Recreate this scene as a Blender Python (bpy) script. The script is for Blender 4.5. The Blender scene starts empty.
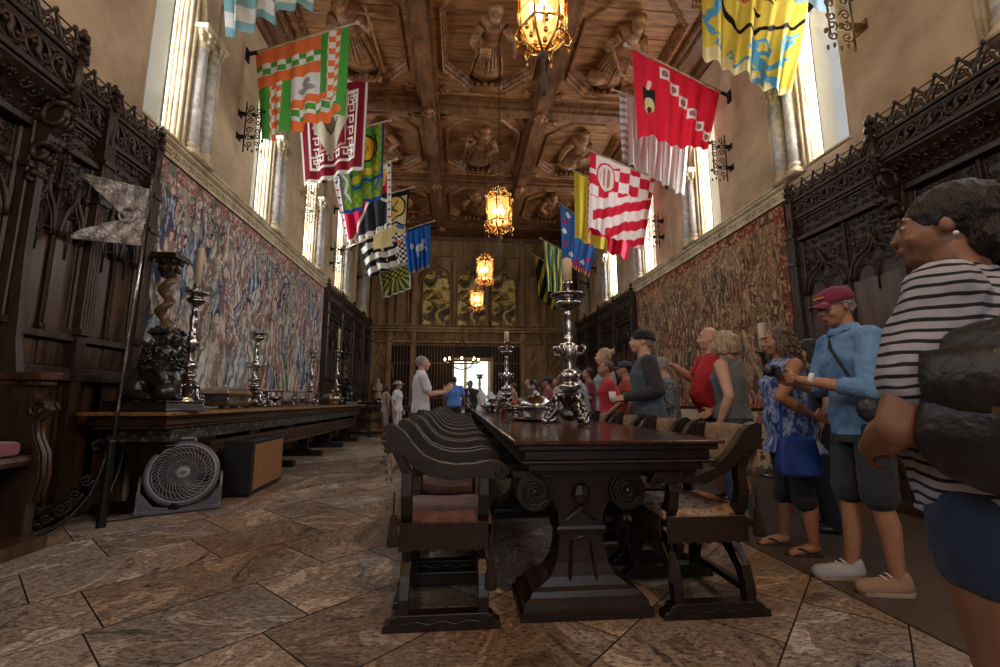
import bpy, math, random
import numpy as np
from mathutils import Vector, Matrix
PI = math.pi
R = math.radians
rnd = random.Random(7)
C = bpy.context.scene.collection
sc = bpy.context.scene
LANT = 155
XL, XR, YF, YB, ZC = -3.62, 4.78, 17.65, -9.0, 7.6     # room: left, right, far, back walls, ceiling beams

class MB:
    """collects vertices and faces, then becomes ONE mesh object"""
    def __init__(s): s.v = []; s.f = []; s.M = None
    def add(s, vs, fs):
        o = len(s.v)
        if s.M is not None: vs = [tuple(s.M @ Vector(p)) for p in vs]
        s.v.extend(vs); s.f.extend([tuple(i + o for i in f) for f in fs])
    def box(s, x0, x1, y0, y1, z0, z1):
        s.add([(x0,y0,z0),(x1,y0,z0),(x1,y1,z0),(x0,y1,z0),(x0,y0,z1),(x1,y0,z1),(x1,y1,z1),(x0,y1,z1)],
              [(3,2,1,0),(4,5,6,7),(0,1,5,4),(1,2,6,5),(2,3,7,6),(3,0,4,7)])
    def cbox(s, c, d, rz=0, rx=0, ry=0):
        m = s.M; T = Matrix.Translation(Vector(c)) @ Matrix.Rotation(rz,4,'Z') @ Matrix.Rotation(ry,4,'Y') @ Matrix.Rotation(rx,4,'X')
        s.M = T if m is None else m @ T
        s.box(-d[0]/2,d[0]/2,-d[1]/2,d[1]/2,-d[2]/2,d[2]/2); s.M = m
    def loft(s, rings, cap=True, closed=True):
        n = len(rings[0]); vs = [p for r in rings for p in r]; fs = []
        for i in range(len(rings)-1):
            for j in range(n if closed else n-1):
                a = i*n+j; b = i*n+(j+1)%n
                fs.append((a, b, b+n, a+n))
        if cap and closed:
            fs.append(tuple(range(n))[::-1]); fs.append(tuple(range((len(rings)-1)*n, len(rings)*n)))
        s.add(vs, fs)
    def rects(s, secs):
        """stack of rectangular sections (z, wx, wy[, cx, cy])"""
        rg = []
        for q in secs:
            z, wx, wy = q[:3]; cx, cy = (q[3], q[4]) if len(q) > 3 else (0, 0)
            rg.append([(cx-wx/2,cy-wy/2,z),(cx+wx/2,cy-wy/2,z),(cx+wx/2,cy+wy/2,z),(cx-wx/2,cy+wy/2,z)])
        s.loft(rg)
    def lathe(s, prof, c=(0,0,0), n=16, axis='z'):
        rg = []
        for r, z in prof:
            r = max(r, 1e-4)
            ring = []
            for k in range(n):
                a = 2*PI*k/n; x, y = r*math.cos(a), r*math.sin(a)
                if axis == 'z': p = (c[0]+x, c[1]+y, c[2]+z)
                elif axis == 'y': p = (c[0]+y, c[1]+z, c[2]+x)
                else: p = (c[0]+z, c[1]+x, c[2]+y)
                ring.append(p)
            rg.append(ring)
        s.loft(rg)
    def ball(s, c, r, n=10, m=None, rot=None):
        if not hasattr(r, '__len__'): r = (r, r, r)
        m = m or max(4, n//2); vs = []; fs = []
        for i in range(m+1):
            t = PI*i/m
            for j in range(n):
                a = 2*PI*j/n
                p = Vector((r[0]*math.sin(t)*math.cos(a), r[1]*math.sin(t)*math.sin(a), r[2]*math.cos(t)))
                if rot is not None: p = rot @ p
                vs.append((c[0]+p.x, c[1]+p.y, c[2]+p.z))
        for i in range(m):
            for j in range(n):
                a = i*n+j; b = i*n+(j+1)%n
                fs.append((a, a+n, b+n, b))
        s.add(vs, fs)
    def cap(s, a, b, ra, rb, n=10):
        """tapered capsule"""
        a = Vector(a); b = Vector(b); d = b-a; L = d.length or 1e-6; d = d/L
        u = d.orthogonal().normalized(); w = d.cross(u); rg = []
        seq = [(-ra*math.cos(t), ra*math.sin(t), a) for t in (.02, .5, 1.0)] + [(0, ra, a), (0, rb, b)] + [(rb*math.cos(t), rb*math.sin(t), b) for t in (1.0, .5, .02)]
        for off, rr, base in seq:
            o = base + d*off
            rg.append([tuple(o + (u*math.cos(2*PI*k/n) + w*math.sin(2*PI*k/n))*rr) for k in range(n)])
        s.loft(rg)
    def chain(s, pts, rs, n=10):
        for i in range(len(pts)-1): s.cap(pts[i], pts[i+1], rs[i], rs[i+1], n)
    def tube(s, pts, r, n=6, closed=False, flat=None):
        pts = [Vector(p) for p in pts]; N = len(pts); rg = []
        if not hasattr(r, '__len__'): r = [r]*N
        nrm = None
        for i, p in enumerate(pts):
            if closed: t = pts[(i+1)%N]-pts[i-1]
            else: t = pts[min(i+1,N-1)]-pts[max(i-1,0)]
            if t.length < 1e-9: t = Vector((0,0,1))
            t.normalize()
            if flat is not None:
                w = Vector(flat[0]); u = t.cross(w)
                u = u.normalized() if u.length > 1e-6 else t.orthogonal().normalized()
                rg.append([tuple(p + u*(r[i]*a) + w*(flat[1]*b)) for a, b in ((-1,-1),(1,-1),(1,1),(-1,1))])
                continue
            if nrm is None: nrm = t.orthogonal().normalized()
            else:
                nrm = nrm - t*nrm.dot(t); nrm = nrm.normalized() if nrm.length > 1e-6 else t.orthogonal().normalized()
            w = t.cross(nrm)
            rg.append([tuple(p + (nrm*math.cos(2*PI*k/n) + w*math.sin(2*PI*k/n))*r[i]) for k in range(n)])
        if closed: rg.append(rg[0]); s.loft(rg, cap=False)
        else: s.loft(rg)
    def prism(s, poly, fn, t0, t1):
        """polygon (a, b) extruded from t0 to t1; fn(a, b, t) gives the point"""
        n = len(poly)
        s.add([fn(a,b,t0) for a,b in poly] + [fn(a,b,t1) for a,b in poly],
              [tuple(range(n))[::-1], tuple(range(n,2*n))] + [(i,(i+1)%n,(i+1)%n+n,i+n) for i in range(n)])
    def grid(s, nu, nv, fn, closed_u=False):
        vs = [fn(i/(nu), j/(nv)) for j in range(nv+1) for i in range(nu+1)]
        W = nu+1
        s.add(vs, [(j*W+i, j*W+i+1, (j+1)*W+i+1, (j+1)*W+i) for j in range(nv) for i in range(nu)])
    def mesh(s, name, mat, smooth=False):
        me = bpy.data.meshes.new(name)
        me.from_pydata(s.v, [], s.f)
        if mat: me.materials.append(mat)
        if smooth: me.polygons.foreach_set('use_smooth', [True]*len(me.polygons))
        me.update()
        return me
    def build(s, name, mat, parent=None, smooth=False, loc=None, bevel=0, remesh=0, sm=0, disp=None, autosm=None):
        o = bpy.data.objects.new(name, s.mesh(name, mat, smooth)); C.objects.link(o)
        if parent is not None: o.parent = parent
        if loc is not None: o.location = loc
        mods(o, bevel, remesh, sm, disp)
        return o

TEX = {}
def clouds(size, kind='CLOUDS'):
    k = (size, kind)
    if k not in TEX:
        t = bpy.data.textures.new('cloud_texture', kind); t.noise_scale = size; TEX[k] = t
    return TEX[k]
def mods(o, bevel=0, remesh=0, sm=0, disp=None):
    if remesh:
        m = o.modifiers.new('Remesh', 'REMESH'); m.mode = 'VOXEL'; m.voxel_size = remesh; m.use_smooth_shade = True
    if sm:
        m = o.modifiers.new('Smooth', 'SMOOTH'); m.factor = .7; m.iterations = sm
    if disp:
        m = o.modifiers.new('Displace', 'DISPLACE'); m.texture = clouds(disp[1]); m.strength = disp[0]; m.texture_coords = 'LOCAL'; m.mid_level = .5
    if bevel:
        m = o.modifiers.new('Bevel', 'BEVEL'); m.width = bevel; m.segments = 2; m.limit_method = 'ANGLE'; m.angle_limit = R(35)

def tag(o, label=None, cat=None, group=None, kind=None):
    if label: o['label'] = label
    if cat: o['category'] = cat
    if group: o['group'] = group
    if kind: o['kind'] = kind
    return o
def thing(name, label, cat, loc=(0,0,0), rz=0, group=None, s=1):
    o = bpy.data.objects.new(name, None); C.objects.link(o); o.empty_display_size = .1
    o.location = loc; o.rotation_euler = (0,0,rz); o.scale = (s,s,s)
    return tag(o, label, cat, group)
def struct(name, mb, mat, parent=None, **k):
    o = mb.build(name, mat, parent, **k)
    if parent is None: o['kind'] = 'structure'
    return o
def copy_tree(o, parent=None):
    c = o.copy(); C.objects.link(c); c.parent = parent
    for ch in list(o.children): copy_tree(ch, c)
    return c
def dup(root, loc, rz=None, label=None, group=None, s=None):
    r = copy_tree(root); r.location = loc
    if rz is not None: r.rotation_euler = (0,0,rz)
    if label: r['label'] = label
    if group: r['group'] = group
    if s: r.scale = (s,s,s)
    return r

# ---------------------------------------------------------------- materials
MATS = {}
def nt(name):
    m = bpy.data.materials.new(name); m.use_nodes = True; t = m.node_tree
    b = t.nodes['Principled BSDF']
    return m, t, b
def N(t, typ, **k):
    n = t.nodes.new(typ)
    for a, v in k.items():
        if a in n.inputs: n.inputs[a].default_value = v
        else: setattr(n, a, v)
    return n
def ramp(t, fac, stops):
    r = t.nodes.new('ShaderNodeValToRGB'); e = r.color_ramp.elements
    while len(e) < len(stops): e.new(.5)
    for i, (p, c) in enumerate(stops):
        e[i].position = p; e[i].color = (c[0], c[1], c[2], 1)
    t.links.new(fac, r.inputs[0]); return r
def coords(t, scale=(1,1,1), rot=(0,0,0), kind='Object'):
    tc = t.nodes.new('ShaderNodeTexCoord'); mp = t.nodes.new('ShaderNodeMapping')
    t.links.new(tc.outputs[kind], mp.inputs[0]); mp.inputs['Scale'].default_value = scale; mp.inputs['Rotation'].default_value = rot
    return mp.outputs[0]
def mat(name, c1, c2=None, scale=6, stretch=(1,1,1), rough=.6, metal=0, bump=0, bscale=None, detail=5, rough2=None, spec=.5, sheen=0, c3=None, lo=.35, hi=.65, trans=0, coat=0):
    if name in MATS: return MATS[name]
    m, t, b = nt(name); L = t.links.new
    b.inputs['Base Color'].default_value = (*c1, 1); b.inputs['Roughness'].default_value = rough
    b.inputs['Metallic'].default_value = metal; b.inputs['Specular IOR Level'].default_value = spec
    b.inputs['Sheen Weight'].default_value = sheen; b.inputs['Coat Weight'].default_value = coat
    if trans: b.inputs['Transmission Weight'].default_value = trans
    if c2 or bump:
        v = coords(t, stretch)
        n = N(t, 'ShaderNodeTexNoise', Scale=scale, Detail=detail, Roughness=.6); L(v, n.inputs['Vector'])
        if c2:
            st = [(lo, c1), (hi, c2)] if not c3 else [(lo, c1), ((lo+hi)/2, c2), (hi, c3)]
            r = ramp(t, n.outputs[0], st); L(r.outputs[0], b.inputs['Base Color'])
        if rough2 is not None:
            mr = N(t, 'ShaderNodeMapRange'); mr.inputs[1].default_value = .3; mr.inputs[2].default_value = .7; mr.inputs[3].default_value = rough; mr.inputs[4].default_value = rough2
            L(n.outputs[0], mr.inputs[0]); L(mr.outputs[0], b.inputs['Roughness'])
        if bump:
            n2 = N(t, 'ShaderNodeTexNoise', Scale=bscale or scale*3, Detail=4.0); L(v, n2.inputs['Vector'])
            bp = N(t, 'ShaderNodeBump', Strength=bump, Distance=.02); L(n2.outputs[0], bp.inputs['Height']); L(bp.outputs[0], b.inputs['Normal'])
    MATS[name] = m
    return m
def vmat(name, rough=.85, weave=0, trans=0, wscale=400, mottled=0):
    """colour comes from the mesh's own 'Col' attribute (dyed cloth)"""
    if name in MATS: return MATS[name]
    m, t, b = nt(name); L = t.links.new
    a = N(t, 'ShaderNodeAttribute', attribute_name='Col'); col = a.outputs[0]
    if mottled:
        n = N(t, 'ShaderNodeTexNoise', Scale=9.0, Detail=8.0, Roughness=.7); L(coords(t), n.inputs['Vector'])
        r = ramp(t, n.outputs[0], [(.3, (1-mottled,)*3), (.7, (1,1,1))])
        mx = N(t, 'ShaderNodeMix', data_type='RGBA', blend_type='MULTIPLY'); mx.inputs[0].default_value = 1
        L(col, mx.inputs[6]); L(r.outputs[0], mx.inputs[7]); col = mx.outputs[2]
    L(col, b.inputs['Base Color']); b.inputs['Roughness'].default_value = rough; b.inputs['Specular IOR Level'].default_value = .2
    if weave:
        n = N(t, 'ShaderNodeTexNoise', Scale=float(wscale), Detail=2.0); L(coords(t), n.inputs['Vector'])
        bp = N(t, 'ShaderNodeBump', Strength=weave, Distance=.004); L(n.outputs[0], bp.inputs['Height']); L(bp.outputs[0], b.inputs['Normal'])
    if trans:
        tr = N(t, 'ShaderNodeBsdfTranslucent'); L(col, tr.inputs[0])
        ms = N(t, 'ShaderNodeMixShader'); ms.inputs[0].default_value = trans
        L(b.outputs[0], ms.inputs[1]); L(tr.outputs[0], ms.inputs[2]); L(ms.outputs[0], t.nodes['Material Output'].inputs[0])
    MATS[name] = m
    return m
def setcol(o, cols):
    me = o.data; a = me.color_attributes.new('Col', 'FLOAT_COLOR', 'POINT')
    arr = np.ones((len(me.vertices), 4), dtype=np.float32); arr[:, :3] = cols
    a.data.foreach_set('color', arr.ravel())
def glow(name, col, strength):
    if name in MATS: return MATS[name]
    m, t, b = nt(name)
    b.inputs['Emission Color'].default_value = (*col, 1); b.inputs['Emission Strength'].default_value = strength; b.inputs['Base Color'].default_value = (*col, 1)
    MATS[name] = m; return m
def S(r, g, b):       # sRGB 0-255 -> linear
    f = lambda c: (c/255/12.92) if c/255 <= .04045 else ((c/255+.055)/1.055)**2.4
    return (f(r), f(g), f(b))

WOOD = mat('dark_carved_oak', (.018,.0095,.006), (.05,.026,.015), scale=3, stretch=(6,6,1), rough=.42, bump=.25, bscale=30)
WOODP = mat('oak_panel', (.028,.013,.0075), (.095,.045,.022), scale=2.2, stretch=(5,5,.8), rough=.35, bump=.12, bscale=20)
WOODC = mat('chair_walnut', (.006,.0034,.0026), (.018,.009,.006), scale=4, stretch=(3,3,3), rough=.36, bump=.1, bscale=25)
TOPW = mat('polished_table_top', (.022,.008,.005), (.075,.024,.012), scale=3, stretch=(6,.5,6), rough=.10, rough2=.2, bump=.02, bscale=12, spec=.6)
LTOP = mat('sideboard_oak', (.17,.085,.035), (.34,.19,.085), scale=3, stretch=(6,.6,6), rough=.35, bump=.05)
CEILW = mat('ceiling_carved_wood', (.11,.042,.013), (.38,.165,.052), scale=2.5, stretch=(1,5,5), rough=.55, bump=.2, bscale=14)
CEILP = mat('ceiling_plank_wood', (.17,.065,.021), (.44,.20,.07), scale=2, stretch=(1,7,5), rough=.55, bump=.12, bscale=14)
CEILD = mat('ceiling_beam_wood', (.075,.029,.010), (.22,.095,.034), scale=2.5, stretch=(3,1,3), rough=.5, bump=.2, bscale=18)
PLAS = mat('aged_plaster', (.31,.205,.115), (.66,.50,.32), scale=.9, rough=.9, bump=.15, bscale=9, detail=9, lo=.3, hi=.68)
STONE = mat('pale_carved_stone', (.42,.32,.19), (.68,.57,.38), scale=3, rough=.75, bump=.2, bscale=30)
MARBLE = mat('grey_marble_shaft', (.42,.40,.37), (.72,.69,.63), scale=14, rough=.28, bump=.05, bscale=60)
GILT = mat('gilded_carving', (.50,.36,.17), (.75,.6,.36), scale=8, rough=.55, bump=.3, bscale=50)
IRON = mat('black_wrought_iron', (.012,.012,.013), (.03,.028,.026), scale=20, rough=.4, metal=.7, bump=.1)
SILV = mat('tarnished_silver', (.22,.21,.21), (.55,.53,.52), scale=6, rough=.13, rough2=.28, metal=1, bump=.08, bscale=30)
BRASS = mat('gilt_brass', (.60,.33,.10), (.85,.55,.2), scale=8, rough=.25, metal=1, bump=.1, bscale=40)
WAX = mat('cream_wax', (.62,.52,.34), rough=.5)
BRONZE = mat('dark_bronze', (.012,.011,.010), (.03,.027,.024), scale=12, rough=.28, spec=.7, bump=.2, bscale=30)
FARW = mat('far_wall_oak_stone', (.19,.110,.045), (.42,.265,.12), scale=1.6, stretch=(2,2,.7), rough=.7, bump=.2, bscale=16)
# ================================================================ floor of travertine slabs laid on the diagonal
def build_floor():
    m, t, b = nt('travertine_slabs'); L = t.links.new
    a = N(t, 'ShaderNodeAttribute', attribute_name='Col')
    sep = N(t, 'ShaderNodeSeparateColor'); L(a.outputs[0], sep.inputs[0])
    tc = t.nodes.new('ShaderNodeTexCoord')
    off = N(t, 'ShaderNodeVectorMath', operation='MULTIPLY_ADD'); L(a.outputs[0], off.inputs[0]); off.inputs[1].default_value = (37, 53, 71); L(tc.outputs['Object'], off.inputs[2])
    def layer(rz, st):
        mp = t.nodes.new('ShaderNodeMapping'); L(off.outputs[0], mp.inputs[0]); mp.inputs['Rotation'].default_value = (0,0,R(rz)); mp.inputs['Scale'].default_value = st
        n = N(t, 'ShaderNodeTexNoise', Scale=1.0, Detail=11.0, Roughness=.72, Distortion=1.1); L(mp.outputs[0], n.inputs['Vector']); return n
    n1 = layer(45, (1.9, 4.6, 1)); n2 = layer(-30, (4.0, 1.9, 1))
    mx = N(t, 'ShaderNodeMix', data_type='FLOAT'); th = N(t, 'ShaderNodeMath', operation='GREATER_THAN'); th.inputs[1].default_value = .48
    L(sep.outputs[0], th.inputs[0]); L(th.outputs[0], mx.inputs[0]); L(n1.outputs[0], mx.inputs[2]); L(n2.outputs[0], mx.inputs[3])
    r = ramp(t, mx.outputs[0], [(.30,(.045,.036,.030)),(.40,(.17,.140,.115)),(.46,(.36,.32,.28)),(.52,(.23,.18,.14)),(.58,(.56,.51,.46)),(.68,(.28,.235,.20))])
    r2 = ramp(t, sep.outputs[1], [(0,(.80,.82,.84)),(.35,(1.25,1.24,1.24)),(.7,(1.10,.96,.80)),(1,(.72,.65,.60))])
    ml = N(t, 'ShaderNodeMix', data_type='RGBA', blend_type='MULTIPLY'); ml.inputs[0].default_value = 1
    L(r.outputs[0], ml.inputs[6]); L(r2.outputs[0], ml.inputs[7])
    big = N(t, 'ShaderNodeTexNoise', Scale=.7, Detail=4.0); L(tc.outputs['Object'], big.inputs['Vector'])
    rb = ramp(t, big.outputs[0], [(.48,(1,1,1)),(.66,(1.0,.70,.44))])
    m2 = N(t, 'ShaderNodeMix', data_type='RGBA', blend_type='MULTIPLY'); m2.inputs[0].default_value = .8
    L(ml.outputs[2], m2.inputs[6]); L(rb.outputs[0], m2.inputs[7]); L(m2.outputs[2], b.inputs['Base Color'])
    pit = N(t, 'ShaderNodeTexNoise', Scale=34.0, Detail=6.0, Roughness=.8); mp = t.nodes.new('ShaderNodeMapping'); mp.inputs['Scale'].default_value = (.8,1.8,1); mp.inputs['Rotation'].default_value = (0,0,R(45))
    L(off.outputs[0], mp.inputs[0]); L(mp.outputs[0], pit.inputs['Vector'])
    pr_ = ramp(t, pit.outputs[0], [(.38,(.06,.045,.035)),(.47,(.95,.93,.9)),(.60,(1.45,1.45,1.45))])
    m3 = N(t, 'ShaderNodeMix', data_type='RGBA', blend_type='MULTIPLY'); m3.inputs[0].default_value = .9
    L(m2.outputs[2], m3.inputs[6]); L(pr_.outputs[0], m3.inputs[7]); L(m3.outputs[2], b.inputs['Base Color'])
    rr = N(t, 'ShaderNodeMapRange'); rr.inputs[1].default_value = .3; rr.inputs[2].default_value = .7; rr.inputs[3].default_value = .24; rr.inputs[4].default_value = .48
    L(n2.outputs[0], rr.inputs[0]); L(rr.outputs[0], b.inputs['Roughness'])
    bp = N(t, 'ShaderNodeBump', Strength=.35, Distance=.01); L(pr_.outputs[0], bp.inputs['Height'])
    bp2 = N(t, 'ShaderNodeBump', Strength=.3, Distance=.02); L(n1.outputs[0], bp2.inputs['Height']); L(bp.outputs[0], bp2.inputs['Normal']); L(bp2.outputs[0], b.inputs['Normal'])
    mb = MB(); cols = []; rg = random.Random(11)
    u = -22.0; row = 0
    c, s_ = math.cos(R(45)), math.sin(R(45))
    # rows run along +45 deg; row boundaries follow the joints seen in the photograph
    while u < 22:
        w = rg.choice([.42,.58,.62,.70,.5])
        v = -24 + rg.random()
        while v < 24:
            l = rg.choice([.5,.62,.75,.9,1.1])
            q = [(v,u),(v+l,u),(v+l,u+w),(v,u+w)]; g = .004
            xs = []
            for k, (a_, b_) in enumerate(q):
                a2 = a_ + (g if k in (0,3) else -g); b2 = b_ + (g if k in (0,1) else -g)
                xs.append((a2*c - b2*s_ - 0.96 + 0.0, a2*s_ + b2*c + 2.72))
            cx = sum(p[0] for p in xs)/4; cy = sum(p[1] for p in xs)/4
            if XL-1 < cx < XR+1 and YB-1 < cy < 25:
                col = (rg.random(), rg.random(), rg.random())
                mb.add([(x,y,-.003) for x,y in xs] , [(0,1,2,3)]); cols += [col]*4
            v += l
        u += w; row += 1
    o = struct('floor', mb, m); setcol(o, np.array(cols))
    g = MB(); g.box(XL-1.2, XR+1.2, YB-.3, 26, -.12, -.006)
    struct('floor_bed', g, mat('dark_grout', (.03,.024,.018), rough=.9), o)
    rug = MB(); rug.box(2.13, XR-.05, -2, 16.5, .0, .006)
    r_ = rug.build('carpet_runner', mat('brown_carpet', (.07,.05,.04), (.12,.085,.065), scale=90, rough=1, bump=.4, bscale=300))
    tag(r_, 'flat dark brown carpet runner laid along the right side under the visitors', 'carpet')
build_floor()

# ================================================================ windows in the side walls
WL = [5.9 + 2.6*k for k in range(-5, 5)]      # centres of the colonnette pairs, left
WR = [5.65 + 2.75*k for k in range(-5, 5)]    # right
ZS, ZT = 4.28, 6.9                              # sill, top of the arch
GL = mat('leaded_glass', (.75,.8,.85), rough=.3, trans=.9)
def side_wall(side, X, cents):
    sg = -1 if side == 'left' else 1
    T = .55
    mb = MB()
    mb.box(min(X, X+sg*T), max(X, X+sg*T), YB, YF, -.05, ZS)
    mb.box(min(X, X+sg*T), max(X, X+sg*T), YB, YF, ZT, 8.6)
    edges = [YB]
    for yc in cents: edges += [yc-.98, yc-.27]
    edges += [YF]
    for i in range(0, len(edges), 2):
        mb.box(min(X, X+sg*T), max(X, X+sg*T), edges[i], edges[i+1], ZS, ZT)
    # arched heads of the openings
    for yc in cents:
        ya, yb_ = yc-.98, yc-.27; ym = (ya+yb_)/2; hw = (yb_-ya)/2
        for sd in (-1, 1):
            poly = [(ym+sd*hw, ZT)] + [(ym+sd*hw*math.cos(t), ZT-.42+.42*math.sin(t)) for t in [PI/2*k/8 for k in range(9)]]
            mb.prism(poly, lambda a,b,t: (t,a,b), X+sg*.001, X+sg*T)
    w = struct('wall_'+side, mb, PLAS)
    return w
wallL = side_wall('left', XL, WL); wallR = side_wall('right', XR, WR)

def window_set(side, X, cents):
    sg = -1 if side == 'left' else 1
    for k, yc in enumerate(cents):
        ya, yb_ = yc-.98, yc-.27; ym=(ya+yb_)/2
        n = k + (1 if side == 'left' else len(cents)+1)
        mb = MB()
        # moulded jamb shafts on the far and near jamb, following the arch
        for dx, r in ((.03,.024),(.09,.034),(.16,.022),(.215,.026)):
            for e, sd in ((yb_-.02*1, 1), (ya+.02, -1)):
                path = [(X+sg*dx, e, ZS), (X+sg*dx, e, ZT-.42)]
                path += [(X+sg*dx, ym+sd*(.335)*math.cos(t), ZT-.42+.40*math.sin(t)) for t in [PI/2*q/8 for q in range(1,9)]]
                mb.tube(path, r, 8)
        fr = struct('window_%d' % n, mb, STONE, smooth=True)
        s = MB(); s.box(min(X+sg*.0, X+sg*.26), max(X, X+sg*.26), ya+.005, yb_-.005, ZS-.02, ZS+.03)
        struct('window_sill', s, STONE, fr)
        g = MB(); g.box(min(X+sg*.25, X+sg*.265), max(X+sg*.25, X+sg*.265), ya-.02, yb_+.02, ZS, ZT)
        struct('window_pane', g, GL, fr)
        # paired colonnettes
        for dy in (-.12, .14):
            c = MB(); x = X - sg*.04; y = yc+dy; ct = 5.82 if side == 'left' else 5.52; dc = ct-5.82
            c.lathe([(.082,4.30),(.078,ct)], (x,y,0), 14)
            struct('marble_shaft', c, MARBLE, fr, smooth=True)
            c = MB(); c.cbox((x,y,4.235),(.24,.24,.03))
            c.lathe([(.12,4.24),(.125,4.27),(.11,4.30),(.09,4.31),(.085,4.34),(.10,4.36),(.10,4.385),(.076,4.40)], (x,y,0), 14)
            struct('column_base', c, STONE, fr, smooth=True)
            c = MB(); c.lathe([(.078,5.78),(.09,5.79),(.078,5.80),(.085,5.86),(.13,6.02)], (x,y,dc), 12)
            for q in range(8):
                a = q*PI/4
                for zz, rr, br in ((5.90,.105,.028),(5.98,.13,.032)):
                    c.ball((x+rr*math.cos(a+zz*9), y+rr*math.sin(a+zz*9), zz+dc), (br,br,br*1.5), 6)
            struct('capital', c, STONE, fr, smooth=True)
        c = MB(); c.cbox((X-sg*.03, yc+.01, 6.06+dc), (.30,.56,.07)); c.cbox((X-sg*.03, yc+.01, 6.01+dc), (.26,.50,.03))
        struct('abacus', c, STONE, fr, bevel=.01)
        # arch mouldings springing from the capitals
        c = MB()
        for dx, r, rad in ((0.0,.035,.36),(-.03*sg,.022,.44),(.06*sg,.03,.30)):
            c.tube([(X+dx-sg*.02, yc-.01, 6.09+dc), (X+dx-sg*.02, yc-.01, 6.35+dc)] , r, 8)
            c.tube([(X+dx-sg*.02, yc-.12 - .52*(1-math.cos(t)), 6.09+dc+.85*math.sin(t)) for t in [PI/2*q/10 for q in range(11)]], r, 8)
        struct('arch_moulding', c, STONE, fr, smooth=True)
        # gilded shafts recess strip beside the pair
        c = MB()
        for dy, r in ((.30,.022),(.345,.03),(-.245,.022)):
            c.tube([(X-sg*.01, yc+dy, 4.22),(X-sg*.01, yc+dy, 6.9)], r, 8)
        struct('jamb_shaft', c, STONE, fr, smooth=True)
window_set('left', XL, WL); window_set('right', XR, WR)

# ================================================================ carved rail above the tapestries
def rail(name, X, sg, y0, y1):
    root = MB(); z = 4.10
    prof = [(0,-.13),(.05,-.13),(.05,-.10),(.03,-.09),(.03,.05),(.05,.06),(.08,.08),(.08,.11),(.10,.12),(.10,.15),(0,.15)]
    root.prism(prof, lambda a,b,t: (X-sg*a, t, z+b), y0, y1)
    o = struct(name, root, STONE)
    m = MB(); n = int((y1-y0)/.16)
    for k in range(n):
        y = y0 + (k+.5)*(y1-y0)/n
        pts = [(X-sg*.04, y-.07+ .14*q/8, z-.02+.035*math.sin(2*PI*q/8)) for q in range(9)]
        m.tube(pts, .010, 5); m.ball((X-sg*.045, y-.03, z-.045), (.012,.02,.015), 6); m.ball((X-sg*.045, y+.035, z+.005), (.012,.02,.015), 6)
    struct('carved_scroll', m, STONE, o, smooth=True)
rail('trim_1', XL, -1, 5.14, 11.7); rail('trim_2', XR, 1, 5.75, 11.45)

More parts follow.
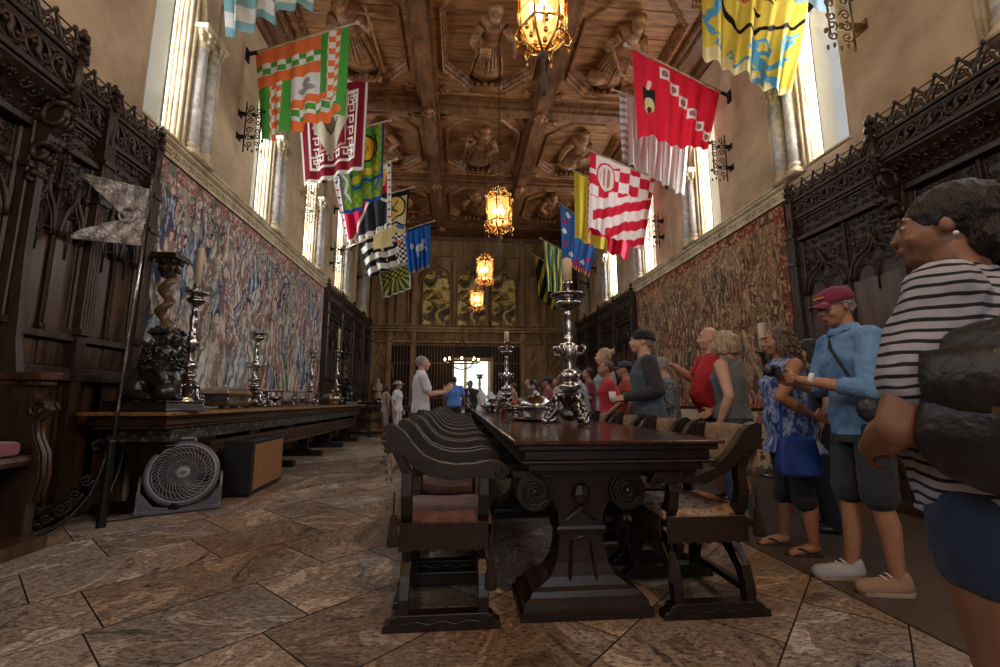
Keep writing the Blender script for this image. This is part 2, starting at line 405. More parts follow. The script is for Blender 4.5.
# ================================================================ coffered ceiling
BX = [-3.42, -0.80, 1.80, 4.42]; BY = [-4.75, -1.2, 2.35, 5.9, 9.43, 13.0, 16.5]
def build_ceiling():
    mb = MB(); mb.box(XL-.1, XR+.1, YB, YF+.2, 8.32, 8.4)
    ce = struct('ceiling', mb, CEILW)
    # planks behind the octagons
    m = MB()
    y = YB
    while y < 16.7:
        m.box(XL, XR, y+.004, y+.30, 8.02, 8.06); y += .31
    struct('plank_panel', m, CEILP, ce)
    def strip(m, a, b, z, w, h):      # a-b axis aligned
        if abs(a[0]-b[0]) < 1e-6: m.box(a[0]-w/2, a[0]+w/2, a[1], b[1], z, z+h)
        else: m.box(a[0], b[0], a[1]-w/2, a[1]+w/2, z, z+h)
    m = MB(); d = MB()
    x0, x1 = XL, XR; y0, y1 = YB, 16.9
    for X in BX:
        m.box(X-.13, X+.13, y0, y1, 7.62, 8.04)
        for s in (-1, 1):
            m.box(X+s*.17-.04, X+s*.17+.04, y0, y1, 7.70, 8.04)
            yy = y0
            while yy < y1:
                d.box(X+s*.222-.012, X+s*.222+.012, yy, yy+.035, 7.72, 7.76)
                d.box(X+s*.142-.012, X+s*.142+.012, yy, yy+.03, 7.64, 7.67); yy += .07
    for Y in BY:
        m.box(x0, x1, Y-.12, Y+.12, 7.66, 8.04)
        for s in (-1, 1):
            m.box(x0, x1, Y+s*.17-.05, Y+s*.17+.05, 7.72, 8.04)
            m.box(x0, x1, Y+s*.25-.03, Y+s*.25+.03, 7.80, 8.04)
            xx = x0
            while xx < x1:
                d.box(xx, xx+.035, Y+s*.29-.012, Y+s*.29+.012, 7.82, 7.86)
                d.box(xx, xx+.035, Y+s*.222-.012, Y+s*.222+.012, 7.74, 7.78); xx += .07
    struct('ceiling_beam', m, CEILD, ce); struct('dentil_moulding', d, CEILW, ce)
    # octagonal frames
    fr = MB(); inn = MB(); den = MB(); ros = MB()
    cells = []
    xs = BX; ys = BY
    for j in range(len(ys)-1):
        for i in range(len(xs)-1):
            cx = (xs[i]+xs[i+1])/2; cy = (ys[j]+ys[j+1])/2
            hx = (xs[i+1]-xs[i])/2-.20; hy = (ys[j+1]-ys[j])/2-.26
            def octo(ax, ay, c):
                return [(cx-ax+c,cy-ay),(cx+ax-c,cy-ay),(cx+ax,cy-ay+c),(cx+ax,cy+ay-c),(cx+ax-c,cy+ay),(cx-ax+c,cy+ay),(cx-ax,cy+ay-c),(cx-ax,cy-ay+c)]
            rect = [(cx-hx,cy-hy),(cx+hx,cy-hy),(cx+hx,cy-hy),(cx+hx,cy+hy),(cx+hx,cy+hy),(cx-hx,cy+hy),(cx-hx,cy+hy),(cx-hx,cy-hy)]
            o1 = octo(hx-.16, hy-.20, .55); o2 = octo(hx-.26, hy-.30, .53); o0 = octo(hx-.13, hy-.17, .56)
            def ring(mm, A, za, B, zb):
                n = 8; mm.add([(x,y,za) for x,y in A]+[(x,y,zb) for x,y in B], [(k,(k+1)%n,(k+1)%n+n,k+n) for k in range(n)])
            ring(fr, rect, 7.84, o0, 7.84); ring(fr, o0, 7.84, o1, 7.79); ring(inn, o1, 7.79, o1, 7.86); ring(inn, o1, 7.86, o2, 8.02)
            # carved beads along the slanted inner faces
            for k in range(8):
                A = Vector((*o1[k],0)); B = Vector((*o1[(k+1)%8],0)); A2 = Vector((*o2[k],0)); B2 = Vector((*o2[(k+1)%8],0))
                nn = int((B-A).length/.075)
                for q in range(nn):
                    f = (q+.5)/nn
                    for g, zz in ((.3,7.90),(.75,7.975)):
                        p = (A.lerp(B,f)).lerp(A2.lerp(B2,f), g); den.cbox((p.x,p.y,zz),(.03,.03,.03), rz=math.atan2((B-A).y,(B-A).x))
            # corner rosettes
            for sx in (-1,1):
                for sy in (-1,1):
                    px, py = cx+sx*(hx-.20), cy+sy*(hy-.22)
                    for q in range(5):
                        a = q*2*PI/5+.3
                        ros.tube([(px+.10*math.cos(a+t)*(.3+t/2), py+.10*math.sin(a+t)*(.3+t/2), 7.815) for t in [0,.5,1,1.5,2]], .022, 5)
                    ros.ball((px,py,7.81), (.05,.05,.03), 8)
            cells.append((cx, cy))
    struct('coffer_frame', fr, CEILW, ce); struct('coffer_reveal', inn, CEILW, ce); struct('coffer_bead', den, CEILW, ce); struct('corner_rosette', ros, CEILW, ce)
    # pendants where the beams cross
    p = MB()
    for X in BX:
        for Y in BY:
            p.lathe([(.11,7.66),(.13,7.60),(.10,7.56),(.06,7.52),(.02,7.47)], (X,Y,0), 8)
            for q in range(4):
                a = q*PI/2; p.ball((X+.11*math.cos(a),Y+.11*math.sin(a),7.57), (.05,.05,.07), 6)
    struct('beam_pendant', p, CEILW, ce, smooth=True)
    # relief of a robed saint lying against the boards of each coffer
    def saint(seed):
        g = MB(); q = random.Random(seed)
        lean = q.uniform(-.1,.1)
        # figure stands along -Y (head toward +Y away from the door): u along x, v along y, height down (-z)
        def P(u, v, w): return (u+lean*v, v, -w)
        g.loft([[P(w_*math.cos(a), v, .02+max(0,.26*math.sin(a)*h_)) for a in [PI*k/12 for k in range(13)]] + [P(-w_,v,0),P(w_,v,0)] for v, w_, h_ in
                ((-.75,.31,.75),(-.5,.27,.8),(-.1,.20,.75),(.12,.19,.72),(.35,.25,.78),(.48,.22,.7),(.54,.08,.5))])
        for k in range(9):   # drapery folds
            u0 = -.27+.54*k/8
            g.tube([P(u0*1.1,-.74,.2-abs(u0)*.3), P(u0*.9,-.35,.24-abs(u0)*.4), P(u0*.55,.08,.22-abs(u0)*.2)], [.028,.022,.012], 5)
        g.ball(P(0,.68,.17), (.10,.13,.12), 10); g.ball(P(0,.72,.12), (.13,.14,.09), 10)
        sd = q.choice([-1,1])
        g.tube([P(.2*sd,.42,.15), P(.33*sd,.2,.24), P(.12*sd,.08,.34)], [.075,.07,.05], 7)
        g.tube([P(-.2*sd,.42,.15), P(-.36*sd,.25,.22), P(-.40*sd,.5 if seed%2 else 0,.28)], [.075,.07,.05], 7)
        k = seed % 4
        if k == 0: g.cbox(P(.1*sd,.12,.36), (.2,.26,.05))
        if k == 1: g.tube([P(-.4*sd,-.7,.2), P(-.4*sd,.85,.3)], .022, 6); g.tube([P(-.52*sd,.7,.3), P(-.28*sd,.7,.3)], .02, 6)
        if k == 2:
            for w_ in (-1,1): g.loft([[P(w_*(.15+a*.2)+b*.06, .45-a*.9*(.4+.6*abs(b)), .08+.05*(1-a)) for b in (-1,0,1)] for a in (0,.3,.6,1.0)], closed=False)
        if k == 3: g.tube([P(-.45,-.55,.2),P(0,-.1,.36),P(.4,.5,.3)], .025, 6); g.ball(P(.25,-.55,.15), (.2,.14,.14), 8)
        # little bracket under the feet
        g.loft([[P(w_*x, v, .03 if abs(x)>.9 else h_) for x in (-1,-.6,0,.6,1)] for v,w_,h_ in ((-.76,.38,.30),(-.84,.36,.30),(-.88,.26,.2),(-1.0,.05,.06))], closed=False)
        for q2 in range(5): g.ball(P(-.28+.14*q2,-.86,.22), (.06,.05,.06), 6)
        return g.mesh('saint_relief', CEILW, True)
    meshes = [saint(k) for k in range(1, 9)]
    for n, (cx, cy) in enumerate(cells):
        o = bpy.data.objects.new('saint_relief', meshes[(n*3+1) % 8]); C.objects.link(o); o.parent = ce
        o.location = (cx, cy, 8.02); o.rotation_euler = (0,0,PI); o.scale = (1.12,1.1,1.35)
    # cove between beams and walls
    m = MB()
    for X, s in ((XL, 1), (XR, -1)):
        m.prism([(0,-.1),(.06,-.1),(.10,.02),(.2,.10),(.24,.30),(0,.30)], lambda a,b,t: (X+s*a, t, 7.62+b), YB, YF)
    m.prism([(0,-.06),(.06,-.06),(.12,.08),(.7,.14),(.75,.42),(0,.42)], lambda a,b,t: (t, YF-a, 7.6+b), XL, XR)
    struct('ceiling_cove', m, CEILD, ce)
build_ceiling()

# ================================================================ far wall with grille, niches and painted lunettes
def ogee(w, h, n=10):
    """points of an ogee arch from (-w,0) up to (0,h) and down"""
    L_ = []
    for k in range(n+1):
        t = k/n
        if t < .6: a = t/.6*1.15; x = -w*math.cos(a); z = h*.62*math.sin(a)
        else:
            q = (t-.6)/.4; x0, z0 = -w*math.cos(1.15), h*.62*math.sin(1.15); x = x0*(1-q)**1.6; z = z0 + (h-z0)*q**1.7*.999
        L_.append((x, z))
    return L_ + [(-x, z) for x, z in L_[::-1][1:]]
def build_far():
    y = YF
    mb = MB()
    dx0, dx1, dz = -.26, 1.24, 2.66
    mb.box(XL-.3, dx0, y, y+.4, -.05, 8.5); mb.box(dx1, XR+.3, y, y+.4, -.05, 8.5); mb.box(dx0, dx1, y, y+.4, dz, 8.5)
    w = struct('wall_far', mb, FARW)
    m = MB()
    # tall pilasters and string courses
    for x in (-3.45,-2.78,-1.86,-.28,1.05,2.48,3.35,4.6):
        if x in (-.28,1.05): m.box(x-.06,x+.06,y-.10,y,3.9,6.7)
        else: m.box(x-.09,x+.09,y-.14,y,0,7.6)
    for z, h, d in ((3.82,.10,.30),(3.72,.10,.22),(3.30,.08,.14),(6.86,.1,.12),(3.95,.05,.2)):
        m.box(XL, XR, y-d, y, z, z+h)
    struct('pilaster', m, FARW, w, bevel=.015)
    m = MB()      # pierced frieze between the string courses
    x = XL+.1
    while x < XR-.1:
        m.tube([(x+.14*math.cos(t), y-.12, 3.55+.14*math.sin(t)) for t in [2*PI*k/10 for k in range(10)]], .018, 5, closed=True)
        m.tube([(x-.08, y-.12, 3.47),(x,y-.12,3.60),(x+.08,y-.12,3.47)], .016, 5)
        m.tube([(x+.15, y-.14, 3.38),(x+.15,y-.14,3.72)], .014, 5); x += .3
    x = XL+.1
    while x < XR: m.ball((x, y-.28, 3.97), (.03,.03,.05), 6); x += .17
    struct('pierced_frieze', m, FARW, w)
    m = MB()
    # blind panels with pointed heads
    def blind(cx, z0, z1, hw, ht):
        m.tube([(cx-hw,y-.06,z0),(cx-hw,y-.06,z1)] + [(cx+a,y-.06,z1+b) for a,b in ogee(hw,ht)] + [(cx+hw,y-.06,z1),(cx+hw,y-.06,z0)], .03, 6)
    for cx in (-3.12,-2.32,2.92,3.95): blind(cx, 4.1, 5.9, .22, .5)
    for cx in (-2.95,3.05): pass
    for cx in (-3.12, 2.95, 3.95):
        blind(cx, 1.9, 2.0, .52 if cx<0 else .42, 1.3); blind(cx, 0.9, 1.75, .22, .3)
        m.tube([(cx+a,y-.06,2.0+b) for a,b in ogee(.34,.6)], .025, 6)
        m.tube([(cx+.14*math.cos(t),y-.06,2.3+.14*math.sin(t)) for t in [2*PI*k/12 for k in range(12)]], .02, 5, closed=True)
        m.ball((cx,y-.06,3.32),(.06,.05,.09),6)
        m.box(cx-.35,cx+.35,y-.42,y,.78,.9)
    # big pointed arcade above the lunettes
    for cx in (-.98,.41,1.72):
        m.tube([(cx+a,y-.08,5.75+b) for a,b in ogee(.66,1.05)], .035, 6)
    struct('blind_tracery', m, FARW, w, smooth=True)
    # statues in the niches
    for cx, txt in ((-3.12,'small stone robed statue standing in the left niche of the far wall'),(2.95,'small stone robed statue in the first niche right of the far grille'),(3.95,'small stone robed statue in the far right corner niche')):
        g = MB(); g.lathe([(.15,0),(.16,.05),(.13,.3),(.10,.5),(.13,.68),(.11,.78),(.04,.84)], (0,0,0), 14); g.ball((0,0,.91),(.065,.07,.085),10)
        g.chain([(.12,0,.72),(.16,-.08,.55),(.03,-.15,.52)],[.045,.04,.03],8); g.chain([(-.12,0,.72),(-.16,-.08,.55),(-.03,-.15,.56)],[.045,.04,.03],8)
        for k in range(8):
            a = k*PI/4; g.tube([(.15*math.cos(a),.15*math.sin(a),.02),(.10*math.cos(a),.10*math.sin(a),.5)],.018,5)
        o = g.build('niche_statue', STONE, smooth=True, loc=(cx,y-.22,.9)); tag(o, txt, 'statue')
    # lunette paintings
    pm, t, b = nt('gilded_painting'); L = t.links.new
    n = N(t,'ShaderNodeTexNoise',Scale=2.2,Detail=9.0,Distortion=1.2); L(coords(t), n.inputs['Vector'])
    r = ramp(t, n.outputs[0], [(.38,(.04,.028,.008)),(.47,(.22,.14,.03)),(.54,(.72,.50,.12)),(.60,(1.0,.80,.30)),(.66,(.25,.16,.04))]); L(r.outputs[0], b.inputs['Base Color']); b.inputs['Roughness'].default_value = .5
    for cx, hw, txt in ((-.98,.56,'left of the three arched gold-ground paintings high on the far wall'),(.41,.58,'middle of the three arched gold-ground paintings behind the lanterns'),(1.72,.50,'right of the three arched gold-ground paintings high on the far wall')):
        g = MB(); poly = [(cx-hw,4.02),(cx+hw,4.02)] + [(cx+hw*math.cos(a), 5.75+hw*.95*math.sin(a)) for a in [PI*k/14 for k in range(15)]]
        root = thing('arched_painting', txt, 'painting', (cx, y-.05, 4.0))
        h = MB(); h.prism([(a-cx,b-4.0) for a,b in poly], lambda a,b,t: (a,t,b), 0, .04); h.build('painted_panel', pm, root)
        h = MB(); h.tube([(a-cx,-.02,b-4.0) for a,b in poly], .035, 6, closed=True)
        for a in (0,PI*2/3,PI*4/3): h.tube([(.13*math.cos(a)+.11*math.cos(q), -.015, 2.02+.13*math.sin(a)+.11*math.sin(q)) for q in [2*PI*k/10 for k in range(10)]], .014, 5, closed=True)
        h.build('frame', FARW, root, smooth=True)
    # open iron grilles beside the doorway; near-black sheets paint the shade behind them
    BARM = mat('brown_iron_bar',(.09,.045,.022),(.16,.085,.04),scale=9,rough=.5)
    def grille(x0, x1, z1, txt):
        root = thing('iron_grille', txt, 'grille', ((x0+x1)/2, y-.10, 0)); cx = (x0+x1)/2
        h = MB(); n = max(2,int((x1-x0)/.115))
        for k in range(n+1):
            x = x0-cx+(x1-x0)*k/n; h.box(x-.014,x+.014,-.014,.014,0,z1)
        h.build('upright_bars', BARM, root)
        h = MB()
        for z in (.1,1.15,2.5,z1): h.box(x0-cx,x1-cx,-.025,.025,z-.03,z+.03)
        h.build('cross_rail', mat('brown_rail',(.12,.055,.025),rough=.5), root)
        h = MB(); h.box(x0-cx,x1-cx,.05,.09,0,z1); h.build('painted_dark_sheet', mat('painted_grille_dark',(.010,.005,.005),rough=.8), root)
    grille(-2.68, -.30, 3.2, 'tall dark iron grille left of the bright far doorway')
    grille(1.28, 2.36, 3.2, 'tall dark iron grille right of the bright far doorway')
    root = thing('grille_overdoor', 'openwork iron panel with thin bars directly above the bright far doorway', 'grille', (.49,y-.1,2.68))
    h = MB()
    for k in range(14): h.box(-.75+k*.115-.01,-.75+k*.115+.01,-.01,.01,0,.52)
    h.build('upright_bars', IRON, root)
    h = MB(); h.box(-.78,.78,-.03,.03,-.03,.02); h.box(-.78,.78,-.03,.03,.50,.56); h.build('cross_rail', MATS['brown_rail'], root)
    h = MB(); h.box(-.78,.78,.05,.08,0,.5); h.build('painted_dark_board', MATS['painted_grille_dark'], root)  # near-black board painted for the shade behind the open bars
    # door frame posts
    h = MB(); h.box(dx0-.06,dx0+.02,y-.16,y+.4,0,2.7); h.box(dx1-.02,dx1+.06,y-.16,y+.4,0,2.7); h.box(dx0-.06,dx1+.06,y-.16,y+.4,2.62,2.72)
    struct('door_1', h, FARW, bevel=.01)
    # the bright room beyond
    h = MB(); h.box(-3,4,24.5,24.7,-.05,4.2); h.box(-3.1,-3,y+.4,24.7,-.05,4.2); h.box(4,4.1,y+.4,24.7,-.05,4.2); h.box(-3.1,4.1,y+.4,24.7,4.2,4.3)
    struct('wall_beyond', h, mat('bright_plaster',(.8,.78,.7),rough=.9))
    h = MB(); h.box(-.9,.2,24.4,24.5,.9,3.3); h.box(.35,1.5,24.4,24.5,.9,3.3)
    f = struct('window_90', h, glow('sunlit_glass',(.90,1.0,.97),.8))
    h = MB(); h.box(-.98,-.9,24.3,24.5,.8,3.4); h.box(.2,.35,24.3,24.5,.8,3.4); h.box(1.5,1.6,24.3,24.5,.8,3.4); h.box(-.98,1.6,24.3,24.5,.8,.9); h.box(-.98,1.6,24.3,24.5,3.3,3.4); struct('window_frame', h, STONE, f)
build_far()
def build_back():
    mb = MB(); mb.box(XL-.3, XR+.3, YB-.4, YB, -.05, 2.6); mb.box(XL-.3, XR+.3, YB-.4, YB, 6.4, 8.5); mb.box(XL-.3,-1.4,YB-.4,YB,2.6,6.4); mb.box(2.6,XR+.3,YB-.4,YB,2.6,6.4)
    struct('wall_back', mb, PLAS)
    f = MB(); 
    for x in (-1.4,-.07,1.27,2.6): f.box(x-.05,x+.05,YB-.3,YB-.1,2.6,6.4)
    for z in (2.62,4.5,6.38): f.box(-1.4,2.6,YB-.3,YB-.1,z-.04,z+.04)
    o = struct('window_91', f, STONE)  # unseen end window, added to the back wall to light the room
    g = MB(); g.box(-1.4,2.6,YB-.24,YB-.22,2.6,6.4); struct('window_pane', g, GL, o)
build_back()
# ================================================================ carved choir stalls along the walls
def foliage(m, P, u0, u1, z0, z1, seed, cell=.13, d=.03, leaf=1.0):
    """running scrolls with curled leaves filling a rectangle"""
    q = random.Random(seed); nu = max(1, round((u1-u0)/cell)); nz = max(1, round((z1-z0)/cell))
    du, dz = (u1-u0)/nu, (z1-z0)/nz
    for i in range(nu):
        for j in range(nz):
            cu, cz = u0+(i+.5)*du, z0+(j+.5)*dz; r = min(du,dz)*.46; a0 = q.uniform(0, 2*PI); s = q.choice([-1,1])
            m.tube([P(cu+r*(1-t*.13)*math.cos(a0+s*t*.85), cz+r*(1-t*.13)*math.sin(a0+s*t*.85), d) for t in range(7)], [.15*r,.17*r,.16*r,.15*r,.14*r,.12*r,.1*r], 4)
            for k in range(3):
                a = a0+k*2.1+q.uniform(-.4,.4); rr = r*q.uniform(.25,.75)
                b_ = a+q.uniform(-1,1); ll = r*.55*leaf**.5; pu, pz = cu+rr*math.cos(a), cz+rr*math.sin(a)
                m.tube([P(pu-ll*.5*math.cos(b_), pz-ll*.5*math.sin(b_), d), P(pu, pz, d+.014), P(pu+ll*.5*math.cos(b_+.7), pz+ll*.5*math.sin(b_+.7), d+.004)], [.06*r, .26*r, .05*r], 4)
def stall(name, X, sg, bays, label, simple=False, top=4.0, seats=True):
    """bays: list of (y0, y1, projection)"""
    y_mid = (min(b[0] for b in bays)+max(b[1] for b in bays))/2
    root = thing(name, label, 'choir stall', (X, y_mid, 0))
    fr = 3.62; fo = 3.30                      # frieze bottom, foliage bottom
    for y0, y1, pj in bays:
        w = y1-y0
        P = lambda u, z, d: (-sg*(d), y0-y_mid+u, z)
        m = MB()
        def bx(u0,u1,z0,z1,d0,d1,mm=None):
            a = P(u0,z0,d0); b = P(u1,z1,d1); (mm or m).box(min(a[0],b[0]),max(a[0],b[0]),min(a[1],b[1]),max(a[1],b[1]),min(a[2],b[2]),max(a[2],b[2]))
        bx(0,w,0,top,.005,.05); 
        m.build('back_board', WOOD, root)
        # long mouldings
        D = .10+pj; mo = MB()
        for z0,z1,d in ((top-.04,top,D+.03),(top-.08,top-.04,D),(fr-.05,fr,D+.01),(fr-.08,fr-.05,D-.02),(fo-.06,fo,.13 if not pj else .16)):
            m = MB(); bx(0,w,z0,z1,.05,d); m.build('moulded_rail', WOOD, root, bevel=.006)
        for z0,z1,d in ((1.58,1.64,.12),(1.30,1.34,.12),(1.22,1.30,.16),(.0,.16,.14)):
            m = MB(); bx(0,w,z0,z1,.05,d); m.build('moulded_rail', WOOD, root, bevel=.006)
        # S-scroll frieze
        m = MB(); n = max(2, round(w/.24)); h = top-.08-fr; step = w/n
        if pj: bx(0,w,fr,top-.08,.05,D-.04)
        for k in range(n):
            cu = (k+.5)*step; cz = fr+h/2; a = min(step,h*1.4)/2
            m.tube([P(cu+step*.47*math.cos(t), cz+h*.47*math.sin(t), D) for t in [2*PI*q/(8 if simple else 14) for q in range(8 if simple else 14)]], .017, 4, closed=True)
            pts = [(-.36,.05),(-.30,.30),(-.10,.36),(.02,.12),(-.02,-.12),(.10,-.36),(.30,-.30),(.36,-.05)]
            m.tube([P(cu+a_*step, cz+b_*h, D+.008) for a_,b_ in pts], [.012,.02,.022,.024,.024,.022,.02,.012], 5)
            for s in (-1,1):
                m.ball(P(cu+s*.22*step, cz-s*.10*h, D+.012), (.02,.022,.022), 6); m.ball(P(cu+s*.02*step, cz+s*.30*h*0, D+.012), (.014,.02,.02), 6)
                if not simple:
                    m.ball(P(cu+s*.46*step, cz+s*.42*h, D), (.02,.025,.025), 6); m.ball(P(cu-s*.46*step, cz+s*.42*h, D), (.02,.025,.025), 6)
        m.build('scroll_frieze', WOOD, root, smooth=True)
        # open crest: two thin rods and arched leaves
        m = MB(); hh = .22 if not simple else .12
        for zz in (.35,.6,.9): m.tube([P(0,top+hh*zz,D+.01),P(w,top+hh*zz,D+.01)], .007, 4)
        nn = max(3, round(w/.19))
        for k in range(nn):
            cu = (k+.5)*w/nn; q = w/nn*.5
            m.tube([P(cu-q,top,D+.02),P(cu-q*.95,top+hh*.28,D+.02),P(cu-q*.5,top+hh*.62,D+.02),P(cu,top+hh*.95,D+.03),P(cu+q*.5,top+hh*.62,D+.02),P(cu+q*.95,top+hh*.28,D+.02),P(cu+q,top,D+.02)], .016, 5)
            m.tube([P(cu-q*.6,top,D+.02),P(cu-q*.35,top+hh*.35,D+.02),P(cu,top+hh*.5,D+.02),P(cu+q*.35,top+hh*.35,D+.02),P(cu+q*.6,top,D+.02)], .014, 5)
            m.ball(P(cu,top+hh*.95,D+.035), (.020,.022,.024), 6); m.ball(P(cu-q*.72,top+hh*.5,D+.02), (.015,.030,.020), 6); m.ball(P(cu+q*.72,top+hh*.5,D+.02), (.015,.030,.020), 6); m.ball(P(cu,top+hh*.2,D+.02), (.015,.04,.03), 6)
        m.build('crest', WOOD, root, smooth=True)
        # foliage band (coved out where the canopy projects)
        m = MB()
        if pj:
            Q = lambda u, z, d: P(u, z, d + .10 + pj*.9*((z-fo)/(fr-.08-fo))**1.5)
            m.grid(1, 8, lambda a,b: Q(a*w, fo+(fr-.08-fo)*b, 0))
            foliage(m, Q, .03, w-.03, fo, fr-.1, int(y0*10)+3, cell=.105 if not simple else .2, d=.03, leaf=1.8)
        else: foliage(m, P, .05, w-.05, fo, fr-.08, int(y0*10)+3, cell=.12 if not simple else .2, d=.07)
        m.build('foliage_band', WOOD, root, smooth=True)
        # two lights with ogee heads over plain boards
        nl = 2; lw = (w-.12)/nl
        m = MB(); pn = MB(); mu = MB()
        for k in range(nl):
            ua = .06+k*lw; cu = ua+lw/2
            foliage(m, P, ua+.03, ua+lw-.03, 2.78, fo-.08, int(y0*10)+k+9, cell=.12 if not simple else .17, d=.07)
            og = ogee(lw/2-.03, .52)
            m.tube([P(cu+a, 2.48+b, .10) for a,b in og], .020 if not simple else .025, 5)
            m.tube([P(cu+a*.86, 2.46+b*.86, .09) for a,b in og], .010, 4)
            for s in (-1,1):
                m.tube([P(cu+s*(lw*.22)+lw*.2*math.cos(t), 2.46+lw*.25*math.sin(t), .08) for t in [PI*q/8 for q in range(9)]], .010, 4)
                m.ball(P(cu+s*lw*.30, 2.90, .11), (.03,.03,.04), 6)
            m.tube([P(cu+lw*.12*math.cos(t), 2.72+lw*.12*math.sin(t), .08) for t in [2*PI*q/10 for q in range(10)]], .010, 4, closed=True)
            m.tube([P(cu,2.3,.07),P(cu,2.62,.08)], .008, 4)
            bx(ua+.02,ua+lw-.02,1.64,2.46,.05,.062,pn); bx(ua+.03,ua+lw-.03,1.36,1.56,.05,.062,pn); bx(ua+.03,ua+lw-.03,.2,1.2,.05,.065,pn)
            for uu in (ua, ua+lw):
                mu.tube([P(uu,1.64,.075),P(uu,fo-.05,.075)], .022, 6); mu.tube([P(uu-.028,1.64,.06),P(uu-.028,fo-.05,.06)], .012, 5); mu.tube([P(uu+.028,1.64,.06),P(uu+.028,fo-.05,.06)], .012, 5)
                bx(uu-.03,uu+.03,.16,1.3,.05,.09,mu)
                mu.lathe([(.035,0),(.04,.03),(.03,.06)], P(uu,1.64,.075), 8)
        m.build('ogee_tracery', WOOD, root, smooth=True)
        pn.build('plain_panel', WOODP, root); mu.build('mullion', WOOD, root, smooth=False)
    # pilasters and dividers at the bay ends
    ends = [(bays[0][1], 0)] + [(b[0], b[2]) for b in bays]
    for i, (ye, pj) in enumerate(ends):
        pj = max(pj, bays[min(i, len(bays)-1)][2])
        m = MB(); w = 0; y0 = ye
        P = lambda u, z, d: (-sg*d, ye-y_mid+u, z)
        a = P(-.05,0,.05); b = P(.05,top,.15); m.box(min(a[0],b[0]),max(a[0],b[0]),a[1],b[1],0,top)
        for uu in (-.05,-.017,.017,.05): m.tube([P(uu,1.66,.16),P(uu,top-.4,.16)], .013, 6)
        for zz in (1.64,2.9,3.3): m.box(min(P(0,0,.05)[0],P(0,0,.19)[0]),max(P(0,0,.05)[0],P(0,0,.19)[0]),P(-.07,0,0)[1],P(.07,0,0)[1],zz,zz+.05)
        m.build('pilaster', WOOD, root, smooth=False)
        m = MB(); D = .13+pj
        m.tube([P(0,top-.42,D),P(0,top+.14,D)], .03, 6)
        for zz, r in ((.0,.055),(.10,.05),(.19,.035)):
            for q in range(4): m.ball(P(r*math.cos(q*PI/2), top+zz, D+r*math.sin(q*PI/2)*.8), (.028,.03,.032), 6)
        m.ball(P(0,top+.24,D), (.025,.025,.035), 6)
        m.build('finial', WOOD, root, smooth=True)
        if pj:
            m = MB()
            m.prism([(.05,1.26),(.30,1.26),(.26,1.5),(.22,2.2),(.22,3.0),(.26,3.2),(.34,3.3),(pj+.10,top-.42),(.05,top-.42)], lambda a_,b_,t: P(t,b_,a_), -.03, .03)
            m.build('divider', WOOD, root)
            m = MB()
            for cd, cz, r in ((.30,3.35,.13),(.24,3.02,.10),(.36,3.55,.09),(.20,2.80,.06)):
                for tt in (-.045,.0,.045):
                    m.tube([P(tt, cz+(r-.010*k)*math.sin(k*.7+1), cd+(r-.010*k)*math.cos(k*.7+1)) for k in range(9)], [.03,.03,.028,.026,.024,.022,.02,.016,.01], 5)
            foliage(m, lambda u,z,d: P(d+.02,z,u), .18,.40,2.9,3.6,5,cell=.1,d=.04)
            m.build('scroll_bracket', WOOD, root, smooth=True)
            if seats:
                # arm: flat shaped elbow on a turned volute and S-shaped front
                m = MB(); 
                m.prism([(.05,-.04),(.30,-.05),(.42,-.10),(.54,-.10),(.60,0),(.54,.10),(.42,.10),(.30,.05),(.05,.04)], lambda a_,b_,t: P(b_,t,a_), 1.20, 1.26)
                m.prism([(.05,-.03),(.30,-.03),(.42,-.07),(.52,-.07),(.56,0),(.52,.07),(.42,.07),(.30,.03),(.05,.03)], lambda a_,b_,t: P(b_,t,a_), 1.16, 1.20)
                m.build('armrest', WOODP, root, bevel=.01)
                m = MB()
                prof = [(.05,1.16),(.48,1.16),(.46,1.08),(.53,1.05),(.57,.98),(.53,.92),(.48,.88),(.50,.78),(.55,.68),(.57,.5),(.55,.36),(.52,.30),(.52,.0),(.05,.0)]
                m.prism(prof, lambda a_,b_,t: P(t,b_,a_), -.035, .035)
                m.build('side_panel', WOOD, root, bevel=.008)
                m = MB()
                for s in (-.05,.05): m.tube([P(s, .98+(.075-.007*k)*math.sin(k*.8), .50+(.075-.007*k)*math.cos(k*.8)) for k in range(9)], .014, 5)
                m.tube([P(-.02,.90,.49),P(-.02,.78,.51),P(-.02,.66,.57),P(-.02,.5,.59),P(-.02,.34,.56)], .018, 5); m.tube([P(.02,.90,.49),P(.02,.78,.51),P(.02,.66,.57),P(.02,.5,.59),P(.02,.34,.56)], .018, 5)
                m.ball(P(0,.98,.51),(.03,.06,.03),8)
                m.build('volute', WOODP, root, smooth=True)  # added fill through the unseen, made-up window behind the camera
    if seats:
        for y0, y1, pj in bays:
            if pj:
                P = lambda u, z, d: (-sg*(d), y0-y_mid+u, z); w = y1-y0
                m = MB(); m.prism([(.05,.58),(.50,.58),(.52,.62),(.50,.66),(.05,.66)], lambda a_,b_,t: P(t,b_,a_), .04, w-.04)
                m.prism([(.10,.30),(.38,.46),(.47,.56),(.10,.58)], lambda a_,b_,t: P(t,b_,a_), .3, w-.3)
                m.build('seat', WOODP, root, bevel=.01)
                m = MB(); a = P(0,0,.05); b = P(w,.09,.66); m.box(min(a[0],b[0]),max(a[0],b[0]),a[1],b[1],0,.09); m.build('footboard', WOODP, root)
    return root
stall('carved_choir_stall', XL, -1, [(4.38,5.08,0),(3.68,4.38,0),(2.6,3.68,.25),(1.5,2.6,.25),(.4,1.5,.25)], 'carved dark oak choir stall in the near left corner, with armrest and plain panels', top=3.92)
stall('carved_choir_stall', XR, 1, [(4.07,5.62,0),(2.7,4.07,.25),(1.2,2.7,.25)], 'carved dark oak choir stall on the right wall above the woman in stripes', top=3.86)
